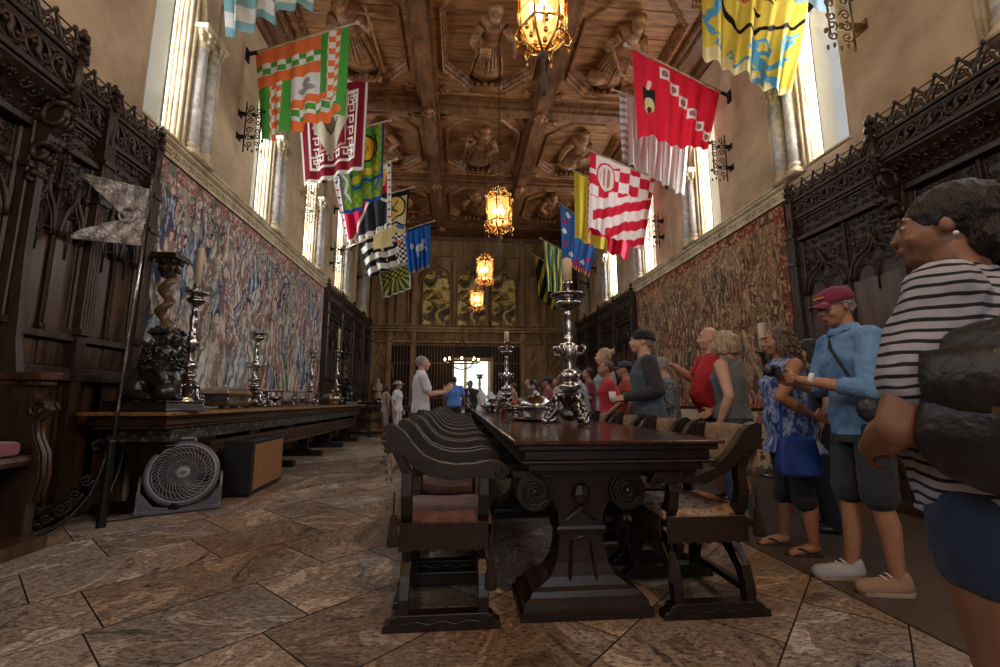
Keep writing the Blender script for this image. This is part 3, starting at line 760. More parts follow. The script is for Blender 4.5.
stall('carved_choir_stall', XL, -1, [(16.1,17.45,0),(14.65,16.1,0),(13.2,14.65,0),(11.8,13.2,0)], 'dark carved stall on the left wall beyond the pale blue and pink tapestry', simple=True, top=4.0, seats=False)
stall('carved_choir_stall', XR, 1, [(16.1,17.45,0),(14.5,16.1,0),(13.0,14.5,0),(11.55,13.0,0)], 'dark carved stall on the right wall beyond the brownish tapestry', simple=True, top=4.0, seats=False)
o = MB(); o.box(-.2,.2,-.24,.24,0,.10); o = o.build('seat_cushion', mat('dusky_pink_velvet',(.22,.06,.09),rough=.9,sheen=.4), loc=(XL+.34,3.28,.665), bevel=.03)
tag(o, 'dusky pink cushion lying on the stall seat at the left edge', 'cushion')

# ================================================================ tapestries
def smoothstep(a, b, x):
    t = np.clip((x-a)/(b-a), 0, 1); return t*t*(3-2*t)
def vnoise(x, y, seed):
    """value noise on arrays"""
    q = np.random.RandomState(seed); T = q.rand(64, 64)
    xi = np.floor(x).astype(int); yi = np.floor(y).astype(int); fx = x-xi; fy = y-yi
    fx = fx*fx*(3-2*fx); fy = fy*fy*(3-2*fy)
    g = lambda a, b: T[a % 64, b % 64]
    return (g(xi,yi)*(1-fx)+g(xi+1,yi)*fx)*(1-fy) + (g(xi,yi+1)*(1-fx)+g(xi+1,yi+1)*fx)*fy
def tapestry(name, label, X, sg, y0, y1, z0, z1, pal, seed, warm):
    W, Hh = y1-y0, z1-z0; nu, nv = int(W/.014), int(Hh/.014)
    u = np.linspace(0, W, nu+1); v = np.linspace(0, Hh, nv+1); U0, V0 = np.meshgrid(u, v)
    q = np.random.RandomState(seed); A = lambda k: np.array(pal[k])
    U = U0 + .05*(vnoise(U0*3,V0*3,seed)-.5) + .022*(vnoise(U0*9,V0*8,seed+1)-.5) + .02*(vnoise(U0*24,V0*24,seed+9)-.5)
    V = V0 + .05*(vnoise(U0*3+9,V0*3,seed+2)-.5) + .022*(vnoise(U0*8,V0*9+5,seed+3)-.5) + .02*(vnoise(U0*24,V0*20+7,seed+8)-.5)
    col = np.ones(U.shape+(3,))*A('ground')
    n1 = vnoise(U*8,V*6,seed+4); n2 = vnoise(U*19,V*13,seed+5); n3 = vnoise(U*34,V*26,seed+6)
    for k, th in enumerate((.74,.80,.86)): col[n1*.5+n2*.5 > th-.16] = A('robes')[(k*3+1) % len(pal['robes'])]
    col[n2 < .22] = A('leaf'); col[n3 > .80] = A('light'); col[n3 < .14] = A('dark')
    for zc, hgt, n in pal['rows']:
        for k in q.permutation(n):
            cu = (k+.5+q.uniform(-.5,.5))*W/n; h = hgt*q.uniform(.75,1.15); b = zc+q.uniform(-.2,.2); wd = h*q.uniform(.13,.24)
            t = (V-b)/h; sway = q.uniform(-.22,.22)*h*np.sin(t*q.uniform(1.5,3.5)+q.uniform(0,3)); tw = q.uniform(-.25,.25)*h*(t-.5)
            half = wd*(1.2-.75*smoothstep(0,.85,t)+.16*np.sin(t*q.uniform(5,12)+k)); X_ = U-cu-sway-tw
            body = (np.abs(X_) < half) & (t > 0) & (t < .86)
            if not body.any(): continue
            c1 = A('robes')[q.randint(len(pal['robes']))]*q.uniform(.8,1.15); c2 = A('robes')[q.randint(len(pal['robes']))]*q.uniform(.75,1.15); c3 = A('robes')[q.randint(len(pal['robes']))]
            f = np.sin(X_/wd*q.uniform(5,9)+t*q.uniform(-7,7)+4*n1+2.5*n2)
            cc = np.where((f > -.1)[..., None], c1, c1*.66); cc = np.where((f > .62)[..., None], c1*.35+A('light')*.65, cc); cc = np.where((f < -.82)[..., None], A('dark')*.7+c1*.3, cc)
            f2 = np.sin(X_/wd*q.uniform(4,8)-t*q.uniform(-9,9)+4*n2)
            m2 = (X_/wd*q.choice([-1,1])+(t-q.uniform(.3,.6))*q.uniform(.6,2.2)+.8*(n1-.5) > .12)
            d2 = np.where((f2 > -.2)[..., None], c2, c2*.6); d2 = np.where((f2 > .7)[..., None], A('light')*.6+c2*.4, d2)
            cc = np.where(m2[..., None], d2, cc); cc = np.where(((n3 > .72) & (t > .45))[..., None], c3, cc)
            col = np.where(body[..., None], cc, col)
            col[(np.abs(np.abs(X_)-half) < .008) & (t > 0) & (t < .86)] = A('dark')
            col[((X_/(.062*h))**2+((t-.93)*h/(.08*h))**2) < 1] = A('robes')[q.randint(len(pal['robes']))]*.55
            col[((X_/(.045*h))**2+((t-.90)*h/(.062*h))**2) < 1] = A('skin')
    g = col.mean(axis=2, keepdims=True); col = col*.80+g*.20*np.array([1.05,1,.95])
    if warm: col = col*.80+A('ground')*.16
    col *= (.70+.34*vnoise(U0*70,V0*9,seed+7)+.26*vnoise(U0*11,V0*30,seed+12))[..., None]
    e = np.minimum(np.minimum(U0, W-U0), np.minimum(V0, Hh-V0)); bw = pal['bw']
    bc = np.ones(U.shape+(3,))*A('border'); bc[n2 > .60] = A('robes')[0]*.9; bc[n3 > .66] = A('light')*.7; bc[n1 < .30] = A('leaf'); bc[n3 < .2] = A('dark')
    top = (Hh-V0 < bw*1.5) if not warm else (e < bw)
    bm = (e < bw) & (top | (e < bw*.35)); bc *= (.8+.35*vnoise(U0*60,V0*9,seed+7))[..., None]
    col = np.where(bm[..., None], bc, col); col[e < .03] = A('edge')
    mb = MB(); WU = nu+1
    off = (.012*np.sin(U0*3.1+1)+.006*np.sin(U0*11+V0))*(.3+.7*(1-V0/Hh))
    mb.v = list(zip((X-sg*(.06+off)).ravel().tolist(), (y0+U0).ravel().tolist(), (z0+V0).ravel().tolist()))
    mb.f = [(j*WU+i, j*WU+i+1, (j+1)*WU+i+1, (j+1)*WU+i) for j in range(nv) for i in range(nu)]
    o = mb.build(name, vmat('woven_wool', .95, weave=.4, wscale=220), smooth=True); setcol(o, np.clip(col.reshape(-1,3),0,1))
    m = o.modifiers.new('Solidify', 'SOLIDIFY'); m.thickness = .01; m.offset = 0
    tag(o, label, 'tapestry')
palL = dict(ground=S(172,152,136), leaf=S(120,122,104), light=S(222,212,200), dark=S(84,70,70), skin=S(214,184,164), edge=S(30,28,40), bw=.22, border=S(166,112,98),
  robes=[S(190,126,114),S(84,108,146),S(204,194,182),S(54,80,128),S(196,156,142),S(136,154,168),S(178,164,146),S(160,98,90),S(206,180,164),S(164,174,184),S(150,150,120)],
  rows=[(2.35,.55,34),(1.9,.75,30),(1.35,.95,24),(.7,1.25,19),(.1,1.4,15)])
palR = dict(ground=S(164,122,82), leaf=S(104,84,60), light=S(206,172,128), dark=S(62,42,30), skin=S(206,164,118), edge=S(60,30,24), bw=.22, border=S(140,84,60),
  robes=[S(146,72,54),S(176,138,94),S(90,80,70),S(186,150,108),S(124,98,70),S(160,92,62),S(112,106,92),S(196,164,124),S(84,74,72)],
  rows=[(2.2,.55,30),(1.75,.7,26),(1.2,.8,22),(.7,.95,18),(.15,1.1,15)])
tapestry('wall_tapestry', 'long tapestry of blue, pink and white robed figures on the left wall', XL, -1, 5.16, 11.66, 1.0, 3.96, palL, 3, 0)
tapestry('wall_tapestry', 'brown and rust red tapestry on the right wall behind the visitors', XR, 1, 5.78, 11.40, .9, 3.96, palR, 8, 1)
# ================================================================ long centre table
def spiral(P, cu, cz, r, turns, t0, sgn, n=16):
    return [P(cu+r*(1-.82*k/n)*math.cos(t0+sgn*turns*2*PI*k/n), cz+r*(1-.82*k/n)*math.sin(t0+sgn*turns*2*PI*k/n)) for k in range(n+1)]
TZ = .86
def make_table():
    cx, y0, y1 = .785, 2.14, 11.4; hw = .525
    t = thing('refectory_table', 'long dark polished refectory table running down the middle of the hall', 'table', (cx, y0, 0)); L_ = y1-y0
    m = MB(); m.box(-hw,hw,0,L_,TZ-.022,TZ); m.build('tabletop', TOPW, t, bevel=.008)
    m = MB()
    for w, a, b in ((.50,TZ-.05,TZ-.022),(.47,TZ-.10,TZ-.05),(.485,TZ-.115,TZ-.10),(.445,TZ-.155,TZ-.115),(.42,TZ-.17,TZ-.155)):
        m.box(-w,w,(hw-w),L_-(hw-w),a,b)
    m.build('apron', WOODC, t, bevel=.006)
    for py in (.33, 2.25, 4.3, 6.6, 8.8):
        m = MB(); m.M = Matrix.Translation((-.15,0,0)); zt = TZ-.17
        m.rects([(z,wx,wy,0,py) for z,wx,wy in ((.0,.66,.38),(.035,.66,.38),(.045,.63,.35),(.075,.62,.34),(.09,.56,.30),(.115,.53,.28),(.13,.45,.24),(.17,.34,.21),(.23,.27,.19),(.30,.235,.18),(.38,.225,.18))])
        m.rects([(z,wx,wy,0,py) for z,wx,wy in ((.37,.25,.20),(.395,.26,.21),(.41,.25,.20))])
        m.rects([(z,wx,wy,0,py) for z,wx,wy in ((.41,.225,.18),(.47,.24,.18),(.53,.29,.19),(.57,.36,.20),(zt,.44,.22))])
        m.box(-.36,.36,py-.13,py+.13,zt-.03,zt)
        # facing carving
        for s in (-1,1):
            yy = py+s*.105
            m.tube([(-.07,yy*1.0,.15),(-.05,py+s*.095,.34),(.0,py+s*.1,.36),(.05,py+s*.095,.34),(.07,yy,.15)], .010, 5)
            m.tube([(-.08,py+s*.1,.44),(0,py+s*.105,.50),(.08,py+s*.1,.44)], .012, 5)
            m.ball((0,py+s*.11,.57),(.05,.02,.06),8)
        m.build('pedestal', WOODC, t, bevel=.004)
        for s in (-1,1):
            v = MB(); v.M = Matrix.Translation((-.15,0,0))
            v.lathe([(.0,-.12),(.095,-.12),(.10,-.11),(.10,.11),(.095,.12),(.0,.12)], (s*.245,py,.585), 22, axis='y')
            for e in (-1,1):
                v.tube(spiral(lambda a,b: (a, py+e*.125, b), s*.245, .585, .085, 1.8, PI/2, s), .011, 5)
                v.ball((s*.245,py+e*.125,.585),(.022,.012,.022),8)
            v.build('volute', WOODC, t, smooth=False, bevel=.003)
    m = MB(); m.box(-.19,-.11,.33,8.8,.30,.38); m.build('stretcher', WOODC, t, bevel=.006)
make_table()

# ================================================================ hip-joint armchairs
def smoothf(a, b, x):
    t = min(1, max(0, (x-a)/(b-a))); return t*t*(3-2*t)
VEL = mat('worn_red_brown_velvet', (.05,.012,.010), (.20,.075,.05), scale=14, rough=.85, sheen=.3, bump=.2, bscale=50, lo=.35, hi=.7)
VELD = mat('patterned_worn_fabric', (.16,.03,.03), (.42,.34,.28), scale=16, rough=.9, bump=.2, bscale=60, c3=(.24,.14,.08), lo=.40, hi=.60)
BACKF = mat('tan_tapestry_back', (.20,.12,.07), (.36,.25,.15), scale=20, rough=.9, bump=.15)
STUD = mat('dull_brass_studs',(.10,.065,.035),(.2,.14,.08),scale=20,rough=.35,metal=.8)
FRNG = mat('dark_fringe', (.02,.012,.009), (.045,.025,.018), scale=60, stretch=(4,4,.3), rough=.9, bump=.6, bscale=120)
def make_chair(seatm, backm, label, low=0):
    """faces +X; length of the feet along X, joints in planes x = -.17 and +.2"""
    r = thing('hip_joint_armchair', label, 'chair')
    for s in (-1,1):
        m = MB(); y = s*.255
        m.prism([(-.275,0),(-.27,.03),(-.245,.04),(-.235,.062),(-.20,.072),(.20,.072),(.235,.062),(.245,.04),(.27,.03),(.275,0)], lambda a,b,t: (a,t,b), y-.035, y+.035)
        m.tube([(-.18,y-s*-.037,.035),(-.12,y+s*.037,.045),(-.06,y+s*.037,.03),(0,y+s*.037,.045),(.06,y+s*.037,.03),(.12,y+s*.037,.045),(.18,y+s*.037,.035)], .006, 4)
        m.build('foot_rail', WOODC, r, bevel=.006)
        for x in (-.18,.19):
            m = MB()
            up = .86 if x < 0 else .70
            pts = [(x,y,.06),(x,y*1.0,.13),(x,y*.90,.21),(x,y*.58,.29),(x,y*.20,.345),(x,0,.375),(x,-y*.25,.40),(x,-y*.62,.435),(x,-y*.95,.52),(x,-y*1.04,.60),(x,-y,.70-(low if x > 0 else 0))]
            if x < 0: pts += [(x-.05,-y,.80),(x-.09,-y,.915)]
            m.tube(pts, [.030,.030,.034,.038,.034,.036,.034,.036,.034,.028,.028]+([.03,.03] if x<0 else []), flat=((1,0,0),.026))
            m.build('leg', WOODC, r, bevel=.005)
        # sweeping arm
        m = MB(); y = s*.27
        top = [(-.30,.925),(-.27,.94),(-.235,.925),(-.20,.90),(-.15,.835),(-.10,.785),(-.03,.755),(.05,.742),(.14,.745),(.22,.76),(.27,.755),(.31,.73),(.315,.70)]
        top = [(a,b-low*smoothf(-.15,.05,a)) for a,b in top]
        bot = [(.29,.67),(.25,.665),(.21,.68),(.12,.675),(.02,.67),(-.08,.69),(-.15,.73),(-.19,.78),(-.23,.80),(-.29,.80)]
        bot = [(a,b-low*.6*smoothf(-.15,.05,a)) for a,b in bot]
        m.prism(top+bot, lambda a,b,t: (a,t,b), y-.03, y+.03)
        for e in (-1,1): m.tube(spiral(lambda a,b: (a, y+e*.031, b), .268, .708-low*.8, .04, 1.5, PI/2, -1, 12), .007, 4)
        m.build('arm', WOODC, r, bevel=.007)
        # tassels on cords
        for x, zt in ((-.235,.60),(.225,.40)):
            m = MB(); yy = s*.30 if x > 0 else s*.30
            m.tube([(x,yy,zt+.02),(x,yy,zt-.10)], .005, 4)
            m.lathe([(.008,0),(.02,-.02),(.014,-.035),(.02,-.05),(.030,-.13),(.028,-.14),(.0,-.14)], (x,yy,zt-.08), 8)
            m.build('tassel', FRNG, r, smooth=True)
    for x in (-.18,.19):
        m = MB(); m.lathe([(.0,-.045),(.03,-.045),(.035,-.03),(.035,.03),(.03,.045),(0,.045)], (x,0,.375), 12, axis='x'); m.build('pivot_boss', WOODC, r)
    m = MB(); m.box(-.18,.19,-.02,.02,.36,.40); m.build('pivot_rod', WOODC, r); m = MB(); m.box(-.235,-.195,-.24,.24,.075,.11); m.build('stretcher', WOODC, r, bevel=.004)
    # sagging seat cushion with fringe
    m = MB(); nx, ny = 10, 10
    def sf(a, b):
        x = -.23+.46*a; y = -.235+.47*b; e = (1-(2*a-1)**6)*(1-(2*b-1)**6); return (x, y, .485+.05*e-.02*math.cos((2*a-1)*1.5))
    m.grid(nx, ny, sf); m.grid(nx, ny, lambda a,b: (sf(1-a,b)[0], sf(1-a,b)[1], .45))
    for fix in range(4):
        def side(a,b):
            p = {0:(a,0),1:(1,a),2:(1-a,1),3:(0,1-a)}[fix]; q = sf(*p); return (q[0],q[1],q[2]*(b)+.45*(1-b))
        m.grid(nx,1,side)
    m.build('seat', seatm, r, smooth=True)
    for ya, yb_ in ((-.245,-.235),(.235,.245)):
        m = MB(); n = 16
        m.prism([(-.215+.43*k/n, .33+(.012 if k%2 else 0)) for k in range(n+1)] + [(.215,.46),(-.215,.46)], lambda a,b,t: (a,t,b), ya, yb_)
        m.build('side_fringe', FRNG, r)
    m = MB(); n = 16; m.prism([(-.21+.42*k/n, .36+(.012 if k%2 else 0)) for k in range(n+1)] + [(.21,.46),(-.21,.46)], lambda a,b,t: (t,a,b), .232,.240); m.build('front_fringe', FRNG, r)
    # back band with nails
    m = MB(); m.grid(10, 4, lambda a,b: (-.285-.03*math.sin(PI*a)+.035*(1-b), -.27+.54*a, .66+.25*b+.01*math.sin(PI*a)))
    o = m.build('backrest', backm, r, smooth=True); md = o.modifiers.new('Solidify','SOLIDIFY'); md.thickness = .012
    m = MB()
    for s in (-1,1):
        for k in range(7): m.ball((-.275-.02*(k/6), s*.300, .68+.035*k), (.008,.006,.008), 6, 3)
        for k in range(2): m.ball((-.30, s*.285, .76+.09*k), (.013,.013,.013), 8, 4)
    m.build('nail_studs', STUD, r, smooth=True)
    return r
c0 = make_chair(VEL, VELD, 'dark carved armchair nearest the camera on the left side of the long table')
c0.location = (-.068, 2.53, 0)
ORD = ['second','third','fourth','fifth','sixth','seventh','eighth','ninth','tenth','eleventh','twelfth']
for k in range(1, 13):
    dup(c0, (-.068+rnd.uniform(-.012,.012), 2.53+.70*k, 0), R(rnd.uniform(-1,1)), '%s armchair from the camera in the row left of the long table' % (ORD[k-1] if k < 12 else 'farthest'), 'armchairs on the left side of the long table')
c0['group'] = 'armchairs on the left side of the long table'
c1 = make_chair(VELD, BACKF, 'dark carved armchair with pale worn seat nearest the camera on the right of the table', .065)
c1.location = (1.27, 2.53, 0); c1.rotation_euler = (0,0,PI); c1['group'] = 'armchairs on the right side of the long table'
for k in range(1, 13):
    dup(c1, (1.28+rnd.uniform(-.015,.015), 2.53+.72*k, 0), PI+R(rnd.uniform(-1.5,1.5)), '%s armchair from the camera in the row right of the long table' % (ORD[k-1] if k < 12 else 'farthest'), 'armchairs on the right side of the long table')

# ================================================================ long side table on the left
LZ = .945; LX = -2.62; LY0 = 4.36; LY1 = 12.9
def make_side():
    t = thing('side_table', 'long oak side table against the left wall carrying the silver and the lion', 'table', (-3.02, LY0, 0)); Ln = LY1-LY0
    m = MB(); m.prism([(-.40,0),(.36,0),(.40,.04),(.40,Ln),(-.40,Ln)], lambda a,b,t: (a,b,t), LZ-.035, LZ); m.build('tabletop', LTOP, t, bevel=.006)
    m = MB()
    for w, a, b in ((.345,LZ-.065,LZ-.035),(.315,LZ-.105,LZ-.065),(.33,LZ-.12,LZ-.105),(.29,LZ-.16,LZ-.12)): m.box(-.36,w,.08+(.345-w),Ln-.1,a,b)
    m.build('apron', WOODP, t, bevel=.006)
    m = MB(); m.box(-.3,.26,.25,Ln-.2,.66,LZ-.16)
    m.build('carved_frieze', mat('dark_foliate_cloth',(.015,.014,.012),(.10,.085,.06),scale=16,rough=.9,lo=.5,hi=.6), t)
    m = MB(); m.box(.16,.24,1.0,Ln-.4,.40,.58); m.box(.15,.26,1.0,Ln-.4,.56,.60); m.box(.15,.26,1.0,Ln-.4,.38,.41)
    k = 1.1
    while k < Ln-.5: m.tube([(.25,k,.44),(.25,k+.08,.53),(.25,k+.16,.44)], .014, 5); m.ball((.25,k+.08,.46),(.015,.03,.03),6); k += .2
    m.build('carved_stretcher', WOODP, t)
    for py in (.35, 2.0, 3.3, 4.8, 6.3, 7.8):
        m = MB()
        m.lathe([(.05,.60),(.07,.62),(.03,.66),(.05,.70),(.06,.74),(.035,.78)], (.2,py,0), 10)
        m.rects([(z,wx,wy,.0,py) for z,wx,wy in ((.10,.20,.10),(.2,.16,.09),(.4,.22,.09),(.5,.3,.10),(.66,.44,.10))])
        m.build('trestle', WOODC, t, bevel=.004)
        m = MB(); m.prism([(-.38,0),(-.38,.05),(-.34,.10),(-.2,.09),(-.1,.12),(.1,.12),(.2,.09),(.33,.10),(.38,.05),(.37,0)], lambda a,b,t_: (a,t_,b), py-.07, py+.07)
        for s in (-.34,.34): m.lathe([(0,-.08),(.045,-.08),(.045,.08),(0,.08)], (s,py,.05), 10, axis='y')
        m.build('trestle_foot', WOODC, t, bevel=.004)
make_side()

# ================================================================ cross tables at the far left end
def cross():
    t = thing('far_side_table', 'dark carved table standing across the far left end of the hall', 'table', (-2.35, 13.9, 0))
    m = MB(); m.box(-1.05,1.05,-.35,.35,.84,.90); m.build('tabletop', WOODP, t, bevel=.01)
    m = MB(); m.box(-.98,.98,-.3,.3,.74,.84); m.box(-.95,.95,-.28,-.22,.42,.52); m.box(-1,1,-.3,-.2,.06,.14); m.build('rail', WOODC, t, bevel=.01)
    for x in (-.9,-.3,.3,.9):
        m = MB(); m.lathe([(.05,.12),(.06,.2),(.03,.28),(.06,.45),(.03,.6),(.055,.75)], (x,-.24,0), 10); m.lathe([(.05,0),(.05,.13)], (x,-.24,0), 8); m.build('leg', WOODC, t, smooth=True)
cross()
# ================================================================ banners on poles
CLOTH = vmat('dyed_silk', .75, trans=.22)
POLE = mat('pale_pole_wood', (.35,.26,.16), (.5,.4,.28), scale=10, rough=.5)
def A3(c): return np.array(c)[None, :]
def seg(U, V, pts, w):
    """mask of a thick polyline"""
    m = np.zeros(U.shape, bool)
    for (a, b), (c, d) in zip(pts[:-1], pts[1:]):
        L2 = (c-a)**2+(d-b)**2+1e-9; t = np.clip(((U-a)*(c-a)+(V-b)*(d-b))/L2, 0, 1)
        m |= ((U-a-t*(c-a))**2+(V-b-t*(d-b))**2) < w*w
    return m
def ell(U, V, cx, cy, rx, ry, rot=0):
    c, s = math.cos(rot), math.sin(rot); x = (U-cx)*c+(V-cy)*s; y = -(U-cx)*s+(V-cy)*c
    return (x/rx)**2+(y/ry)**2 < 1
def chk(U, V, n, m=None): return ((np.floor(U*n)+np.floor(V*(m or n))) % 2) == 0
def put(col, mask, c): col[mask] = c
OR, GR, WH, BK, MR, RD, YE, BL, LB = S(222,112,62), S(72,148,62), S(222,216,205), S(24,24,28), S(128,24,42), S(200,28,42), S(226,202,84), S(30,84,160), S(116,178,200)
def c_green_orange(U, V):
    c = np.ones(U.shape+(3,))*WH
    put(c, V < .16, OR); k = (V >= .16) & (V < .29); put(c, k & chk(U,V,13,14), GR); put(c, (V >= .29) & (V < .42), OR)
    k = (V > .66) & (V < .76); put(c, k, OR); k = (V >= .76) & (V < .89); put(c, k & chk(U,V,11,13), GR); put(c, V >= .89, OR)
    k = (U > .34) & (U < .68) & (V > .42) & (V < .66); put(c, k, S(214,210,206)); put(c, ell(U,V,.54,.50,.05,.05)|ell(U,V,.54,.58,.09,.04), S(140,140,130))
    u2 = U + .06*(V-.5)
    put(c, (u2 < .13) & (V > .42), GR); k = (u2 >= .13) & (u2 < .27) & (V > .42); put(c, k, WH); put(c, k & chk(u2,V,14,15), OR); put(c, (u2 >= .27) & (u2 < .36) & (V > .40), GR)
    k = (U > .69); put(c, k & (U < .78) & (V < .68), GR); k2 = (U >= .78) & (U < .91); put(c, k2 & (V < .75), WH); put(c, k2 & (V < .75) & chk(U,V,14,15), OR); put(c, (U >= .91), GR)
    put(c, ell(U,V,.86,.93,.09,.07), OR)
    return c
def c_maroon(U, V):
    c = np.ones(U.shape+(3,))*MR; e = np.minimum(np.minimum(U,1-U), np.minimum(V,1-V))
    put(c, e < .035, WH); put(c, (e > .13) & (e < .155), WH); put(c, (e > .30) & (e < .32), S(190,150,140))
    for k in range(6):
        for ax in (0,1):
            t = .2+.12*k
            for o in (.235,):
                a, b = (t, 1-o) if ax == 0 else (1-o, t)
                for (x, y) in ((a,b),(a if ax==0 else 1-a, b if ax else 1-b)):
                    put(c, seg(U,V,[(x-.04,y-.04),(x+.04,y-.04),(x+.04,y+.03),(x-.015,y+.03),(x-.015,y-.005)],.009), WH)
    s = (np.abs(U-.46)/.26 + np.maximum(0,(V-.42))/.36 < 1) & (V > .1); put(c, s, S(190,178,150))
    put(c, s & ell(U,V,.46,.42,.07,.09), S(120,110,80)); put(c, s & (seg(U,V,[(.36,.36),(.46,.52),(.56,.36)],.012)), S(90,80,70))
    return c
def c_dragon_green(U, V):
    c = np.ones(U.shape+(3,))*S(84,142,56); e = np.minimum(np.minimum(U,1-U), 1-V)
    sc = (np.sin(U*60)*np.sin(V*60)) > 0
    put(c, e < .22, S(150,164,50)); put(c, (e < .22) & sc, S(96,150,60)); put(c, e < .045, S(38,76,150)); put(c, seg(U,V,[(.24,0),(.24,.5),(.30,.72),(.9,.70)],.02), S(36,70,150))
    put(c, ell(U,V,.55,.28,.27,.20), BK); put(c, ell(U,V,.55,.28,.24,.17), S(216,160,40)); put(c, ell(U,V,.55,.28,.12,.10)&chk(U,V,16), S(160,110,30))
    put(c, seg(U,V,[(.3,.62),(.6,.60),(.82,.56)],.045), S(200,176,60)); put(c, seg(U,V,[(.8,.12),(.86,.3),(.8,.42)],.015), BK); put(c, seg(U,V,[(.05,.5),(.16,.6),(.10,.75),(.2,.85)],.02), S(200,210,225))
    put(c, seg(U,V,[(.82,.85),(.9,.7),(.95,.6)],.02), S(60,90,170))
    return c
def c_black_red(U, V):
    c = np.ones(U.shape+(3,))*S(190,20,60)
    put(c, (V > 1.05-.62*U*1.0) & (V > .38) & (V-U*.9 < .95), S(44,44,52)); put(c, (V > .44) & (U > .22+.6*(1-V)) , S(44,44,52))
    put(c, seg(U,V,[(.62,.42),(1,.62)],.022)|seg(U,V,[(.55,.5),(.12,1)],.022), WH); put(c, seg(U,V,[(.72,.12),(.9,.1),(.85,.3)],.03), S(220,190,110))
    e = np.minimum(np.minimum(U,1-U), np.minimum(V,1-V)); b = e < .075; put(c, b, WH)
    t = np.where(np.minimum(V,1-V) < np.minimum(U,1-U), U, V); ph = (t*9) % 1; d = (np.abs(ph-.5)*.11*2+np.abs(e-.037)) < .035
    put(c, b & d & (np.floor(t*9)%2 == 0), S(30,30,36)); put(c, b & d & (np.floor(t*9)%2 == 1), S(180,24,50))
    return c
def c_yellow_shield(U, V):
    c = np.ones(U.shape+(3,))*S(206,186,130); put(c, V < .10, BK); put(c, U > .95, BK); put(c, seg(U,V,[(.1,.55),(.5,.60),(1,.72)],.02), BK)
    put(c, ell(U,V,.52,.30,.40,.26), BK); put(c, ell(U,V,.52,.30,.35,.225), S(214,180,90))
    put(c, (seg(U,V,[(.35,.2),(.7,.42)],.02)|seg(U,V,[(.7,.2),(.35,.42)],.02)|seg(U,V,[(.52,.14),(.52,.46)],.02)|ell(U,V,.52,.3,.07,.05)), S(90,70,30))
    k = (V > .86); put(c, k & (U > .5), WH); put(c, k & (U > .5) & chk(U,V,14,22), BK)
    put(c, ell(U,V,.78,.72,.10,.05), S(70,100,150))
    return c
def c_bw(U, V):
    t = V + .05*np.sin(U*7); c = np.ones(U.shape+(3,))*WH; put(c, (t*3.2) % 1 < .5, S(28,28,30))
    for k in range(4):
        for j in range(3): put(c, ell(U,V,.15+.24*k+.06*j,.10+.31*j,.03,.035), S(220,214,200))
    put(c, (U > .82), WH); put(c, (U > .82) & chk(U,V,18,14), BK); put(c, seg(U,V,[(.7,.08),(.9,.5)],.03), S(200,100,50))
    return c
def c_lamb(U, V):
    c = np.ones(U.shape+(3,))*S(28,92,172)
    put(c, V < .05, S(24,40,90)); put(c, (V > .94), S(150,120,110))
    put(c, ell(U,V,.58,.48,.19,.085)|ell(U,V,.74,.36,.07,.06)|seg(U,V,[(.68,.45),(.74,.36)],.04)|seg(U,V,[(.44,.5),(.40,.64)],.02)|seg(U,V,[(.5,.52),(.5,.66)],.02)|seg(U,V,[(.70,.5),(.84,.52),(.86,.6)],.018), S(200,196,190))
    put(c, ell(U,V,.27,.40,.09,.07)&chk(U,V,24), WH); 
    for k in range(5): put(c, seg(U,V,[(.2+.14*k,.12),(.23+.14*k,.19),(.2+.14*k,.22)],.009), S(90,90,120))
    return c
def c_rays(U, V):
    a = np.arctan2(V-.2, U-.5); c = np.ones(U.shape+(3,))*S(58,88,50); put(c, (np.sin(a*22) > .1) & (V > .45), S(196,180,90))
    put(c, (V <= .45) & (np.sin(U*34)*np.sin(V*34) > .1), S(190,172,84)); e = np.minimum(np.minimum(U,1-U), np.minimum(V,1-V)); put(c, e < .05, S(190,196,190)); return c
def c_stripes(U, V):
    c = np.ones(U.shape+(3,))*S(222,220,212); put(c, ((V*4.2+.1) % 1) < .5, S(128,172,176)); return c
